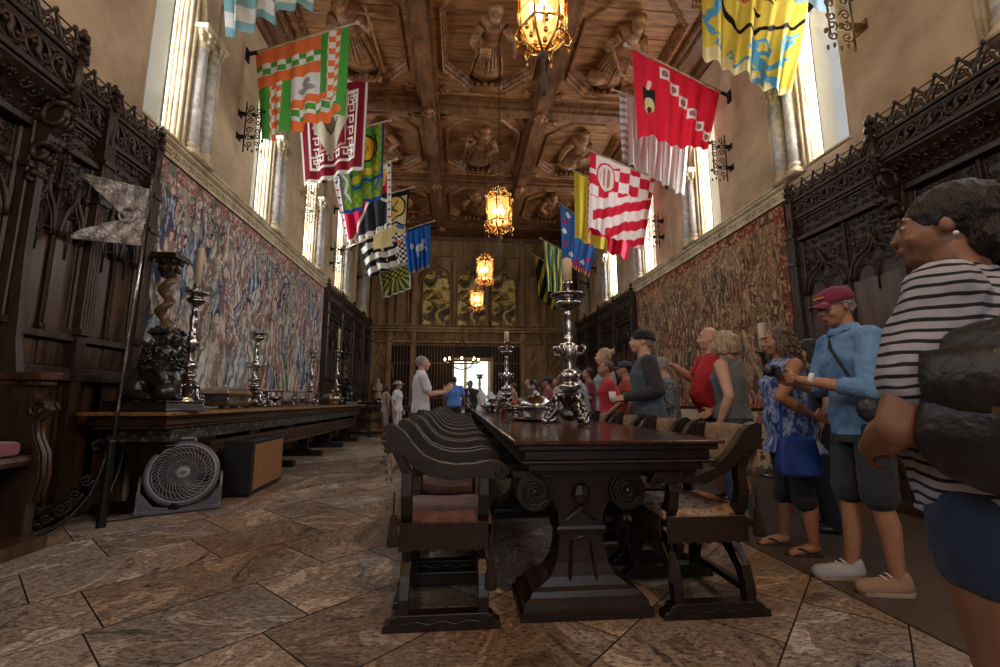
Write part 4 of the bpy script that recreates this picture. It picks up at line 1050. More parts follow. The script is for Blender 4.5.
def c_ydragon(U, V):
    c = np.ones(U.shape+(3,))*S(232,210,84); put(c, V > .84+.1*U, S(238,228,170))
    put(c, seg(U,V,[(.16,0),(.22,.30),(.27,.42),(.34,.55),(.40,.56),(.47,.49),(.54,.50),(.60,.42),(.67,.43),(.73,.36),(.80,.36),(.86,.29),(.93,.29),(1,.22)],.02), BK)
    put(c, ell(U,V,.42,.12,.07,.12), S(200,110,60)); put(c, ell(U,V,.55,.28,.05,.03), BK)
    put(c, seg(U,V,[(.28,.0),(.30,.20),(.36,.26)],.008)|seg(U,V,[(.5,.08),(.62,.02),(.7,.10)],.012)|seg(U,V,[(.5,.13),(.6,.09),(.68,.16)],.010), S(90,70,40))
    d = ell(U,V,.56,.60,.05,.05)|seg(U,V,[(.55,.62),(.58,.74),(.66,.84)],.045)|seg(U,V,[(.58,.56),(.66,.55),(.68,.58)],.018)
    d |= seg(U,V,[(.6,.70),(.70,.66),(.72,.60)],.022)|seg(U,V,[(.66,.76),(.78,.78),(.86,.70),(.84,.55),(.92,.44)],.028)|seg(U,V,[(.84,.62),(.92,.62)],.015)|seg(U,V,[(.82,.52),(.86,.40),(.96,.38)],.016)
    d |= seg(U,V,[(.60,.86),(.50,.84),(.36,.92)],.016)|seg(U,V,[(.66,.84),(.68,.95),(.60,.98)],.026)|seg(U,V,[(.68,.84),(.78,.92),(.80,1.0)],.026)|seg(U,V,[(.78,.92),(.86,.90)],.015)|seg(U,V,[(.53,.66),(.49,.72)],.018)
    d |= seg(U,V,[(.16,.30),(.15,.42),(.11,.50)],.035)|ell(U,V,.165,.28,.045,.05)|seg(U,V,[(.02,.58),(.06,.55),(.09,.46)],.028)|seg(U,V,[(.0,.56),(.07,.62),(.10,.68)],.022)|seg(U,V,[(.01,.3),(.03,.16),(.07,.12)],.016)
    d |= seg(U,V,[(.10,.72),(.17,.70),(.2,.76),(.17,.84),(.13,.82),(.15,.77)],.012)|seg(U,V,[(.28,.84),(.32,.80),(.34,.86),(.30,.88)],.012)
    put(c, d, S(92,172,216)); return c
def c_red(U, V):
    c = np.ones(U.shape+(3,))*S(206,34,56)
    put(c, (U > .955)&(V>.1), S(196,30,50))
    for k in range(6):
        x, y = .42+.115*k-.05, .16+.145*k*.92-.04
        put(c, (np.abs(U-x) < .055) & (np.abs(V-y) < .075), S(214,196,192))
        put(c, ell(U,V,x,y,.032,.042), S(90,60,80)); put(c, ell(U,V,x,y,.02,.027), S(190,90,100))
    put(c, (np.abs(U-.17) < .085) & (V > .40) & (V < .66) & (V-.40 > (U-.1)*-.4), S(40,34,34)); put(c, ell(U,V,.17,.62,.07,.10), S(205,178,130)); put(c, seg(U,V,[(.17,.40),(.19,.32)],.022), S(214,190,170)); put(c, ell(U,V,.17,.68,.03,.04), S(60,40,30))
    return c
def c_white(U, V):
    c = np.ones(U.shape+(3,))*S(214,210,206); put(c, (U < .1) & (np.sin(V*60) > .2), S(140,140,140)); return c
def c_redwhite(U, V):
    c = np.ones(U.shape+(3,))*S(226,214,210); r = S(198,34,60); y = V+.36*U
    k = (y < .62) & (y > .22); u8, v8 = U*6.5, (V+.1*U)*7; ck = ((np.floor(u8)+np.floor(v8)) % 2) == 0
    put(c, k & ck & (V < .58), r)
    t = V+.52*U
    put(c, (t > .80) & (t < .93) & (U > .06), r); put(c, (t > 1.07) & (t < 1.20) & (U > .3), r); put(c, (t > 1.32) & (t < 1.42) & (U > .65), r)
    put(c, ell(U,V,.26,.26,.15,.20), r); put(c, ell(U,V,.26,.26,.125,.175), S(222,208,196)); put(c, (ell(U,V,.26,.26,.09,.13)) & (np.sin(U*90)>0), S(170,120,110))
    put(c, (U < .10) & (V < .22), r)
    return c
def c_yr(U, V):
    c = np.ones(U.shape+(3,))*S(200,184,52); w = .03*np.abs(np.sin(V*30)); w2 = .05*np.abs(np.sin(U*22))
    put(c, (U > .18+w) , S(232,200,110)); put(c, (U > .22+w) & (V < .80+w2), S(198,24,54)); put(c, (U > .60) & (V > .6), S(198,24,54)); put(c, (U > .34) & (U < .58) & (V > .82), S(196,182,60))
    return c
def c_blue(U, V):
    c = np.ones(U.shape+(3,))*S(52,98,156)
    for k, (x, y) in enumerate(((.2,.1),(.13,.25),(.1,.42),(.14,.62),(.3,.78),(.5,.84),(.7,.80),(.86,.66),(.6,.2),(.8,.35),(.45,.12))):
        m = (np.abs(U-x)/.075+np.abs(V-y)/.06) < 1; put(c, m, S(222,220,215) if k % 2 == 0 else S(180,36,64))
    put(c, V > .92, S(210,140,80)); put(c, (V > .92) & (np.sin(U*70) > 0), S(90,60,50)); put(c, (V > .87) & (V <= .92), S(150,60,110)); return c
def c_gy(U, V):
    c = np.ones(U.shape+(3,))*S(70,116,100); s = np.sin(U*24+np.sin(V*6)); put(c, s > .3, S(186,190,140)); put(c, s > .8, S(220,190,60)); return c
def c_by(U, V):
    c = np.ones(U.shape+(3,))*S(26,28,30); put(c, np.sin(U*16+V*8) > .35, S(206,180,60)); return c
def c_tip(U, V):
    c = np.ones(U.shape+(3,))*S(170,196,216); put(c, ell(U,V,.5,.5,.3,.35), S(190,40,60)); return c
def banner(label, Y, X, sg, TL, TR, BR, BL, cf, n=6, amp=.05, bottom=None, res=90, wall_first=None, wallz=None, ext=.14, group='heraldic banners hanging from the wall poles'):
    """TL..BL are (x, z) of the cloth's corners in the plane at depth Y; the pole runs on to the wall"""
    tl, tr, br, bl = [Vector((p[0], 0, p[1])) for p in (TL, TR, BR, BL)]
    root = thing('banner', label, 'flag', (X, Y, 0), 0, group)
    dirv = (tr-tl).normalized(); out_end = tl if sg > 0 else tr; wall_end = tr if sg > 0 else tl
    into = dirv if sg > 0 else -dirv
    k = (abs(X) - abs(wall_end.x)) / max(.05, abs(into.x)); k = max(k, .05)
    pw = wall_end + into*k; pt = out_end - into*ext
    O = Vector((X,0,0))
    m = MB(); m.tube([pw-O+Vector((0,0,.02)), pt-O+Vector((0,0,.02))], .018, 6); m.ball(pt-O+Vector((0,0,.02)), (.04,.04,.04), 8)
    m.build('pole', POLE, root, smooth=True)
    m = MB(); m.tube([pw-O-into*.18+Vector((0,0,-.0)), pw-O+Vector((0,0,.02))], .032, 8); m.cbox(pw-O+Vector((-sg*.01,0,.0)), (.03,.10,.22)); m.build('wall_socket', IRON, root)
    q = random.Random(int(Y*100)); ph = q.uniform(0,6)
    nu = nv = res; mb = MB(); us = np.linspace(0,1,nu+1)
    def f(u, v):
        ve = v*(1-(bottom(u) if bottom else 0))
        p = tl.lerp(tr,u).lerp(bl.lerp(br,u), ve)
        a = amp*(.25+.75*v**.7)
        w1 = math.sin(2*PI*n*u+ph+v*1.2); w2 = math.sin(2*PI*n*.53*u+ph*2-v*2)
        return (p.x-X+.35*a*math.cos(2*PI*n*u+ph)*v, a*(w1+.7*w2), p.z - .02*math.sin(PI*u*n)**2*(1-v))
    mb.grid(nu, nv, f)
    o = mb.build('cloth', CLOTH, root, smooth=True)
    V_, U_ = np.meshgrid(us, us, indexing='ij'); c = cf(U_, V_); rs = np.random.RandomState(3)
    c = c*(.93+.1*vnoise(U_*30, V_*30, 5))[..., None]
    setcol(o, np.clip(c.reshape(-1,3),0,1))
    return root
wav = lambda a, n, p=0: (lambda u: a*(.5+.5*math.sin(2*PI*n*u+p)))
banner('pale blue and white striped banner at the very top left', 5.0, XL, -1, (-3.05,7.05),(-1.70,7.35),(-1.75,5.95),(-2.85,5.25), c_stripes, 5, .06, wav(.08,3,1))
banner('orange, green and white checked banner at upper left', 7.0, XL, -1, (-3.50,6.80),(-1.98,7.45),(-2.00,5.72),(-3.28,5.18), c_green_orange, 6, .045, wav(.05,3,2), res=150)
banner('maroon banner with white fret border and a pale shield, behind the orange and green one', 8.6, XL, -1, (-3.40,7.15),(-2.00,7.85),(-2.02,5.66),(-3.15,5.22), c_maroon, 4, .04, wav(.03,2), res=150)
banner('green and yellow banner with blue scaled edge on the left wall', 9.7, XL, -1, (-2.95,7.05),(-1.84,7.45),(-1.80,5.62),(-2.62,5.05), c_dragon_green, 4, .05, wav(.04,2,1), res=120)
banner('red and charcoal banner with a diamond-checked white border on the left', 11.0, XL, -1, (-3.30,6.65),(-1.86,7.22),(-1.82,5.42),(-2.88,4.84), c_black_red, 5, .04, res=130)
banner('cream banner with a black-edged yellow shield on the left', 12.3, XL, -1, (-2.60,6.75),(-1.54,7.12),(-1.56,5.62),(-2.44,5.16), c_yellow_shield, 3, .05, wav(.05,2), res=100)
banner('black and white striped banner low in the left row', 13.2, XL, -1, (-3.10,5.75),(-1.80,6.40),(-1.64,5.22),(-2.76,4.66), c_bw, 4, .05, res=100)
banner('bright blue banner with a white lamb on the left', 14.4, XL, -1, (-1.98,6.64),(-1.07,6.98),(-1.05,5.42),(-1.72,5.12), c_lamb, 5, .05, res=100)
banner('green and yellow rayed banner, lowest of the left row', 15.4, XL, -1, (-2.90,5.52),(-1.80,5.92),(-1.77,4.92),(-2.72,4.54), c_rays, 4, .04, res=70)
banner('small pale blue tipped banner at the very top right', 4.6, XR, 1, (3.5,7.2),(4.65,7.0),(4.72,5.83),(3.9,6.3), c_tip, 3, .04)
banner('yellow banner with light blue dragons and a wavy black line', 5.0, XR, 1, (3.20,6.95),(4.72,6.50),(4.30,4.98),(3.14,5.50), c_ydragon, 6, .045, wav(.04,2,2), res=160)
banner('scarlet banner with a diagonal chain of white diamonds', 6.9, XR, 1, (3.00,7.30),(4.60,6.55),(4.30,5.44),(3.04,5.45), c_red, 6, .04, lambda u: .10*(u < .42)*(.5+.5*math.sin(u*9))+.0, res=160)
banner('plain white banner hanging behind the scarlet one', 7.8, XR, 1, (3.08,7.12),(4.55,6.70),(4.30,4.98),(3.10,5.65), c_white, 9, .04, res=90)
banner('white banner with diagonal red stripes, red checks and an oval crest', 9.4, XR, 1, (2.95,6.80),(4.50,6.18),(4.12,4.40),(2.86,4.90), c_redwhite, 7, .04, wav(.03,2), res=150)
banner('olive yellow and crimson banner with scalloped edges on the right', 10.7, XR, 1, (2.91,7.0),(4.55,6.35),(4.25,4.60),(2.90,5.12), c_yr, 5, .045, wav(.04,4), res=110)
banner('blue banner with white and red diamonds above the tall candlestick', 12.6, XR, 1, (2.97,6.98),(4.14,6.10),(3.80,4.70),(3.00,5.12), c_blue, 5, .05, res=110)
banner('green and white ribboned banner in the far right row', 15.0, XR, 1, (2.90,6.70),(3.90,6.15),(3.75,4.60),(3.02,4.85), c_gy, 7, .05, res=70)
banner('black and yellow striped banner farthest down the right row', 16.0, XR, 1, (2.75,6.45),(3.6,6.0),(3.5,4.35),(2.85,4.9), c_by, 4, .05, res=60)

# ================================================================ wrought iron torch brackets
def torch(label, X, sg, y, z, m_, s=1.0):
    r = thing('iron_torch_bracket', label, 'wall bracket', (X, y, z), 0, None, s)
    P = lambda a, b, c=0: (-sg*a, c, b)
    m = MB()
    m.tube([P(.10,-.42),P(.10,.42)], .012, 5); m.tube([P(.34,-.30),P(.34,.30)], .010, 5)
    for sy in (-1,1):
        for k in range(3):
            b = sy*(.08+.12*k)
            m.tube(spiral(lambda a,c: P(a,c,0), .17, b, .06, 1.3, PI/2*k, 1, 10), .010, 4); m.tube(spiral(lambda a,c: P(a,c,.02), .29, b*.9, .055, 1.3, PI*k+1, -1, 10), .010, 4)
        m.ball(P(.22,sy*.2,0),(.03,.02,.04),6); m.ball(P(.38,sy*.26,0),(.025,.02,.03),6)
    for t in range(5): m.ball(P(.10+.07*t, -.44+.03*(t%2), 0), (.015,.012,.03), 5)
    m.build('scrollwork', m_, r, smooth=True)
    for b in (.2,-.2): m = MB(); m.cbox(P(.05,b),(.10,.05,.05)); m.cbox(P(.01,b),(.02,.12,.10)); m.build('wall_mount', m_, r)
    return r
torch('black iron scroll bracket on the left wall below the orange and green banner', XL, -1, 6.95, 5.45, IRON)
torch('gilded scroll bracket on the left wall below the maroon banner', XL, -1, 9.75, 5.45, GILT, 1.1)
torch('small dark iron scroll bracket below the red and charcoal banner', XL, -1, 12.2, 5.0, IRON)
torch('black iron scroll bracket on the right wall beside the scarlet banner', XR, 1, 7.0, 5.35, IRON)
torch('small black iron bracket on the right wall below the red-striped banner', XR, 1, 9.75, 5.1, IRON)
torch('large bronze-coloured scroll bracket at upper right below the pale blue tip', XR, 1, 4.35, 5.75, mat('bronze_scroll',(.16,.09,.035),(.3,.18,.08),scale=8,rough=.4,metal=.7), 1.25)
# ================================================================ lanterns
BULB = glow('candle_bulb', (1,.72,.34), 26); LGLASS = glow('glowing_lantern_glass', (1,.62,.25), 1.1)
def make_lantern():
    r = thing('gilt_lantern', 'x', 'lantern', s=1.12)
    m = MB()
    for k in range(6):
        a = k*PI/3; c, s = math.cos(a), math.sin(a); a2 = a+PI/3; c2, s2 = math.cos(a2), math.sin(a2)
        m.tube([(.19*c,.19*s,-.16),(.21*c,.21*s,.20)], .010, 5); m.tube([(.175*c,.175*s,-.16),(.19*c,.19*s,.20)], .006, 4)
        for z in (-.16,.20,.0): m.tube([((.19+.02*(z>0))*c,(.19+.02*(z>0))*s,z),((.19+.02*(z>0))*c2,(.19+.02*(z>0))*s2,z)], .011 if z else .004, 5)
        m.ball((.21*c,.21*s,.24),(.018,.018,.035),6)
        # pointed arches and crown crockets
        cm, sm_ = (c+c2)/2, (s+s2)/2
        m.tube([(.21*c,.21*s,.10),(.205*(c*.6+c2*.4)*1.02,.205*(s*.6+s2*.4)*1.02,.17),(.21*cm,.21*sm_,.20)], .006, 4); m.tube([(.21*c2,.21*s2,.10),(.205*(c2*.6+c*.4)*1.02,.205*(s2*.6+s*.4)*1.02,.17),(.21*cm,.21*sm_,.20)], .006, 4)
        m.tube([(.2*c,.2*s,.21),(.16*c,.16*s,.31),(.08*c,.08*s,.37),(.02*c,.02*s,.42)], [.012,.012,.010,.008], 5)
        for t in range(3): m.ball(((.19-.05*t)*c*1.06,(.19-.05*t)*s*1.06,.25+.06*t),(.02,.02,.022),5)
        m.ball((.17*cm*1.1,.17*sm_*1.1,.28),(.03,.03,.04),6)
        # openwork basket below
        m.tube([(.19*c,.19*s,-.17),(.16*c,.16*s,-.26),(.07*c,.07*s,-.33),(.02*c,.02*s,-.36)], [.012,.012,.012,.012], 5)
        for t in range(3):
            f = (t+.6)/3; m.tube(spiral(lambda u,v: ((.20-.14*f)*(c*(1-u)+c2*u)*1.05,(.20-.14*f)*(s*(1-u)+s2*u)*1.05,-.17-.17*f+v), .5,0,.22 if t<2 else .15,1.0,PI/2,1,8), .008, 4) if False else None
            m.ball(((.19-.13*f)*cm*1.15,(.19-.13*f)*sm_*1.15,-.17-.16*f),(.022,.022,.028),5)
        # hanging leaf drops
        m.tube([(.20*c,.20*s,-.17),(.23*c,.23*s,-.22),(.20*c,.20*s,-.29),(.16*c,.16*s,-.27),(.18*c,.18*s,-.23)], [.012,.012,.011,.009,.007], 5)
        m.ball((.205*c,.205*s,-.32),(.012,.012,.02),5)
    m.build('gilt_cage', BRASS, r, smooth=True)
    m = MB(); m.lathe([(.168,-.15),(.18,.19)], (0,0,0), 6); 
    g = m.build('glass_panel', None, r)
    gm, t, b = (MATS['amber_glass'], None, None) if 'amber_glass' in MATS else nt('amber_glass')
    if t is not None:
        b.inputs['Base Color'].default_value = (1,.66,.28,1); b.inputs['Transmission Weight'].default_value = 1; b.inputs['Roughness'].default_value = .35; b.inputs['IOR'].default_value = 1.05
        b.inputs['Emission Color'].default_value = (1,.6,.22,1); b.inputs['Emission Strength'].default_value = .35; MATS['amber_glass'] = gm
    g.data.materials.append(gm)
    for k in range(3):
        a = k*2*PI/3+.5; m = MB(); m.lathe([(.0,.02),(.022,.05),(.026,.09),(.012,.13),(0,.15)], (.07*math.cos(a),.07*math.sin(a),-.05), 8); bo = m.build('candle_bulb', BULB, r, smooth=True)
        m = MB(); m.lathe([(.02,-.06),(.02,.07)], (.07*math.cos(a),.07*math.sin(a),-.08), 8); m.build('candle_sleeve', WAX, r)
    m = MB(); m.lathe([(0,-.34),(.03,-.35),(.04,-.38),(.02,-.42),(.012,-.44),(.012,-.55),(.02,-.56),(.028,-.60),(.024,-.72),(0,-.73)], (0,0,0), 8)
    for k in range(4): m.ball((.03*math.cos(k*1.57),.03*math.sin(k*1.57),-.40),(.015,.015,.02),5)
    m.build('tassel', mat('grey_brown_tassel',(.03,.022,.016),(.08,.06,.045),scale=40,stretch=(4,4,.3),rough=.8), r, smooth=True)
    m = MB()
    for k in range(int((8.0-4.45-.42)/.06)):
        z = .43+k*.06; m.tube([(.014*math.cos(q*PI/3)*(k%2), .014*math.cos(q*PI/3)*(1-k%2), z+.034*math.sin(q*PI/3)) for q in range(6)], .004, 4, closed=True)
    m.build('hanging_chain', IRON, r)
    return r
l0 = make_lantern(); l0['label'] = 'large gilt lantern cut off by the top edge, nearest the camera'; l0['group'] = 'gilt lanterns down the middle of the ceiling'
l0.location = (.70, 3.5, 4.52)
dup(l0, (.62,7.1,4.19), R(14), 'gilt hanging lantern, second from the camera, in front of the far coffers')
dup(l0, (.57,10.6,4.20), R(30), 'gilt hanging lantern, third from the camera, overlapping the farthest lantern')
dup(l0, (.51,14.2,4.29), R(5), 'smallest and farthest gilt hanging lantern, lowest in view')
for k, (x,y,z) in enumerate(((.70,3.5,4.52),(.62,7.1,4.19),(.57,10.6,4.20),(.51,14.2,4.29),(.6,-.2,4.4))):
    l = bpy.data.lights.new('lantern_glow','POINT'); l.energy = LANT; l.color = (1,.60,.28); l.shadow_soft_size = .05
    o = bpy.data.objects.new('lantern_glow', l); C.objects.link(o); o.location = (x,y,z+.02); tag(o, kind='structure')
if True:   # crown chandelier near the far doorway
    r = thing('crown_chandelier', 'ring chandelier of candle lights hanging in front of the bright far doorway', 'chandelier', (.05,16.5,2.45))
    m = MB(); R_ = .62
    m.tube([(R_*math.cos(t),R_*math.sin(t),0) for t in [2*PI*k/24 for k in range(24)]], .025, 6, closed=True)
    for k in range(8):
        a = k*PI/4; m.tube([(R_*math.cos(a),R_*math.sin(a),0),(.9*R_*math.cos(a),.9*R_*math.sin(a),.18),(.35*R_*math.cos(a),.35*R_*math.sin(a),.62),(0,0,.85)], .010, 4)
        m.tube([(R_*math.cos(a),R_*math.sin(a),0),(.7*R_*math.cos(a),.7*R_*math.sin(a),-.18),(0,0,-.28)], .012, 4); m.lathe([(.05,0),(.06,.03),(.02,.06)], (R_*math.cos(a),R_*math.sin(a),0), 6)
    m.build('iron_ring', IRON, r, smooth=True)
    for k in range(8):
        a = k*PI/4; m = MB(); m.ball((R_*math.cos(a),R_*math.sin(a),.10),(.03,.03,.055),6); m.build('candle_bulb', BULB, r)
    m = MB(); m.tube([(0,0,.85),(0,0,5.15)], .008, 5); m.build('hanging_chain', IRON, r)

# ================================================================ candlesticks
def stick_parts(root, h, s, feet=3, candle=.4, arms=0, seed=0):
    """baluster stick of height h: tripod scroll foot, knops, drip pan and candle"""
    mt = SILV
    m = MB(); b = .22*h if h < .9 else .24*h
    for k in range(feet):
        a = k*2*PI/feet+.4; c, s_ = math.cos(a), math.sin(a); q = .125*s
        m.tube([(q*.35*c,q*.35*s_,b*1.0),(q*.75*c,q*.75*s_,b*.75),(q*.8*c,q*.8*s_,b*.45),(q*1.25*c,q*1.25*s_,b*.2),(q*1.4*c,q*1.4*s_,b*.06)], [.016*s,.022*s,.026*s,.024*s,.022*s], 7)
        m.tube([(q*(1.15+.22*math.cos(t))*c,q*(1.15+.22*math.cos(t))*s_,b*.42+.22*q*math.sin(t)) for t in [k2*.8 for k2 in range(8)]], .012*s, 5)
        m.ball((q*1.42*c,q*1.42*s_,.026*s),(.03*s,.03*s,.026*s),8); m.ball((q*.8*c,q*.8*s_,b*.8),(.03*s,.03*s,.04*s),8)
        m.tube(spiral(lambda u_,v_: (u_*c,u_*s_,v_), q*1.15, b*.30, .05*s, 1.4, PI, 1, 12), .010*s, 5); m.tube(spiral(lambda u_,v_: (u_*c,u_*s_,v_), q*.95, b*.70, .04*s, 1.4, 0, -1, 12), .009*s, 5)
        for t_ in range(4): m.ball((q*(1.0+.1*t_)*c-.03*s*s_, q*(1.0+.1*t_)*s_+.03*s*c, b*(.6-.13*t_)),(.012*s,.012*s,.016*s),5); m.ball((q*(1.0+.1*t_)*c+.03*s*s_, q*(1.0+.1*t_)*s_-.03*s*c, b*(.6-.13*t_)),(.012*s,.012*s,.016*s),5)
    m.build('scroll_foot', mt, root, smooth=True)
    m = MB(); m.lathe([(.02,b*.12),(.06*s,b*.16),(.085*s,b*.3),(.075*s,b*.42),(.05*s,b*.55),(.065*s,b*.66),(.085*s,b*.80),(.10*s,b*.90),(.085*s,b*.98),(.06*s,b*1.02),(.05*s,b*1.1)], (0,0,0), 9)
    for k in range(9): m.ball((.085*s*math.cos(k*2*PI/9),.085*s*math.sin(k*2*PI/9),b*.84),(.016*s,.016*s,.03*s),6); m.build('base_block', mt, root)
    m = MB(); H0 = b*1.05; Hs = h-H0
    pf = [(.05,0),(.075,.02),(.085,.05),(.05,.07),(.035,.09),(.06,.12),(.075,.15),(.055,.19),(.03,.22),(.045,.25),(.028,.28),(.05,.33),(.062,.40),(.05,.47),(.03,.50),(.045,.52),(.03,.54),(.038,.60),(.042,.68),(.026,.76),(.04,.78),(.025,.80),(.03,.83),(.07,.86),(.10,.89),(.085,.92),(.055,.93),(.07,.95),(.125,.97),(.135,.985),(.12,1.0),(.03,1.0)]
    m.lathe([(r_*s*1.0, H0+z*Hs) for r_, z in pf], (0,0,0), 20)
    for k in range(4):
        a = k*PI/2+.3; m.ball((.06*s*math.cos(a),.06*s*math.sin(a),H0+.41*Hs),(.018*s,.018*s,.04*s),6); m.ball((.075*s*math.cos(a),.075*s*math.sin(a),H0+.14*Hs),(.018*s,.018*s,.025*s),6)
        if arms: m.tube([(.05*s*math.cos(a),.05*s*math.sin(a),H0+.38*Hs),(.11*s*math.cos(a),.11*s*math.sin(a),H0+.36*Hs),(.135*s*math.cos(a),.135*s*math.sin(a),H0+.42*Hs),(.11*s*math.cos(a),.11*s*math.sin(a),H0+.46*Hs),(.095*s*math.cos(a),.095*s*math.sin(a),H0+.43*Hs)], .012*s, 5)
    m.build('baluster_stem', mt, root, smooth=True)
    if candle:
        m = MB(); m.lathe([(.03*s,h),(.035*s,h+.02),(.028*s,h+.05*s),(.04*s,h+.07*s),(.042*s,h+.09*s),(0,h+.09*s)], (0,0,0), 12); m.build('candle_socket', mt, root, smooth=True)
        m = MB(); m.lathe([(0,h+.07*s),(.034*s,h+.07*s),(.034*s,h+.07*s+candle-.02),(.03*s,h+.07*s+candle),(.01,h+.07*s+candle-.008)], (0,0,0), 14); m.tube([(0,0,h+.07*s+candle-.01),(0.003,0,h+.09*s+candle)], .003, 4); m.build('candle', WAX, root, smooth=True)
def stick(label, loc, h, s, candle=.4, arms=0, rz=0, feet=3):
    r = thing('silver_candlestick', label, 'candlestick', loc, rz); stick_parts(r, h, s, feet, candle, arms); return r
LT = LZ
stick('tall silver candlestick with a cream candle beside the bronze lion on the left table', (-3.08,5.36,LT), 1.36, 1.0, .46)
stick('dark silver candlestick without a candle, between the silver chest and the glass case', (-3.1,7.05,LT), 1.14, .95, 0, 1)
stick('slim silver candlestick without a candle in front of the far end of the left tapestry', (-3.1,9.62,LT), 1.12, .85, 0, 1)
stick('silver candlestick with a cream candle at the far end of the left side table', (-3.08,11.5,LT), 1.34, .95, .5)
r = stick('very large ornate silver candlestick standing nearest on the long table', (.875,3.52,TZ), 1.06, 1.12, .22, 1, .5)
stick('second ornate silver candlestick on the long table, with a white candle', (.72,6.9,TZ), 1.02, 1.05, .17, 1, .2)
stick('small silver candlestick far down the long table, in front of the doorway', (.40,9.2,TZ), .72, .7, 0, 1)
stick('slender silver candlestick farthest down the long table', (.20,10.6,TZ), .62, .6, 0, 0)
# standing candle on the right wall side, between two visitors
r = thing('floor_candlestand', 'dark stand with a thick yellow candle behind the blonde woman', 'candlestick', (4.35,6.0,0))
m = MB(); m.lathe([(.18,0),(.19,.04),(.10,.08),(.04,.2),(.05,.5),(.03,.55),(.03,1.2),(.06,1.3),(.03,1.5),(.05,1.7),(.12,1.75),(.03,1.77)], (0,0,0), 12); m.build('stem', BRONZE, r, smooth=True)
m = MB(); m.lathe([(0,1.77),(.055,1.77),(.055,2.16),(0,2.17)], (0,0,0), 14); m.build('candle', WAX, r, smooth=True)

# ================================================================ twisted columns and lions
def twist(label, loc, h, rad):
    r = thing('twisted_column', label, 'column', loc); wm = mat('brown_turned_wood',(.10,.055,.03),(.22,.13,.08),scale=6,rough=.22)
    m = MB(); n = 60; rings = []
    z0, z1 = .10*h, .86*h
    for i in range(n+1):
        f = i/n; z = z0+(z1-z0)*f; a = f*2*PI*5.2; ox, oy = .42*rad*math.cos(a), .42*rad*math.sin(a); rr = rad*.74*(1-.15*f)
        rings.append([(ox+rr*math.cos(2*PI*k/14), oy+rr*math.sin(2*PI*k/14), z) for k in range(14)])
    m.loft(rings); m.build('twisted_shaft', wm, r, smooth=True)
    m = MB(); m.cbox((0,0,.02*h),(rad*3,rad*3,.04*h)); m.lathe([(rad*1.4,.04*h),(rad*1.5,.06*h),(rad*1.1,.08*h),(rad*1.2,.10*h)],(0,0,0),14); m.build('base', wm, r)
    m = MB(); m.lathe([(rad*.8,.85*h),(rad*.95,.87*h),(rad*.8,.88*h),(rad*.9,.93*h),(rad*1.5,.97*h)],(0,0,0),12)
    for k in range(8):
        a = k*PI/4; m.ball((rad*1.05*math.cos(a),rad*1.05*math.sin(a),.905*h),(rad*.3,rad*.3,rad*.45),6); m.ball((rad*1.35*math.cos(a),rad*1.35*math.sin(a),.95*h),(rad*.28,rad*.28,rad*.35),6)
    m.cbox((0,0,.985*h),(rad*3.2,rad*3.2,.03*h)); m.build('capital', WOOD, r)
twist('brown twisted wooden column behind the bronze lion on the left table', (-3.27,5.14,LT), 1.72, .085)
twist('gilded brown twisted column standing beyond the farther candle on the side table', (-3.22,12.72,LT), 1.45, .08)
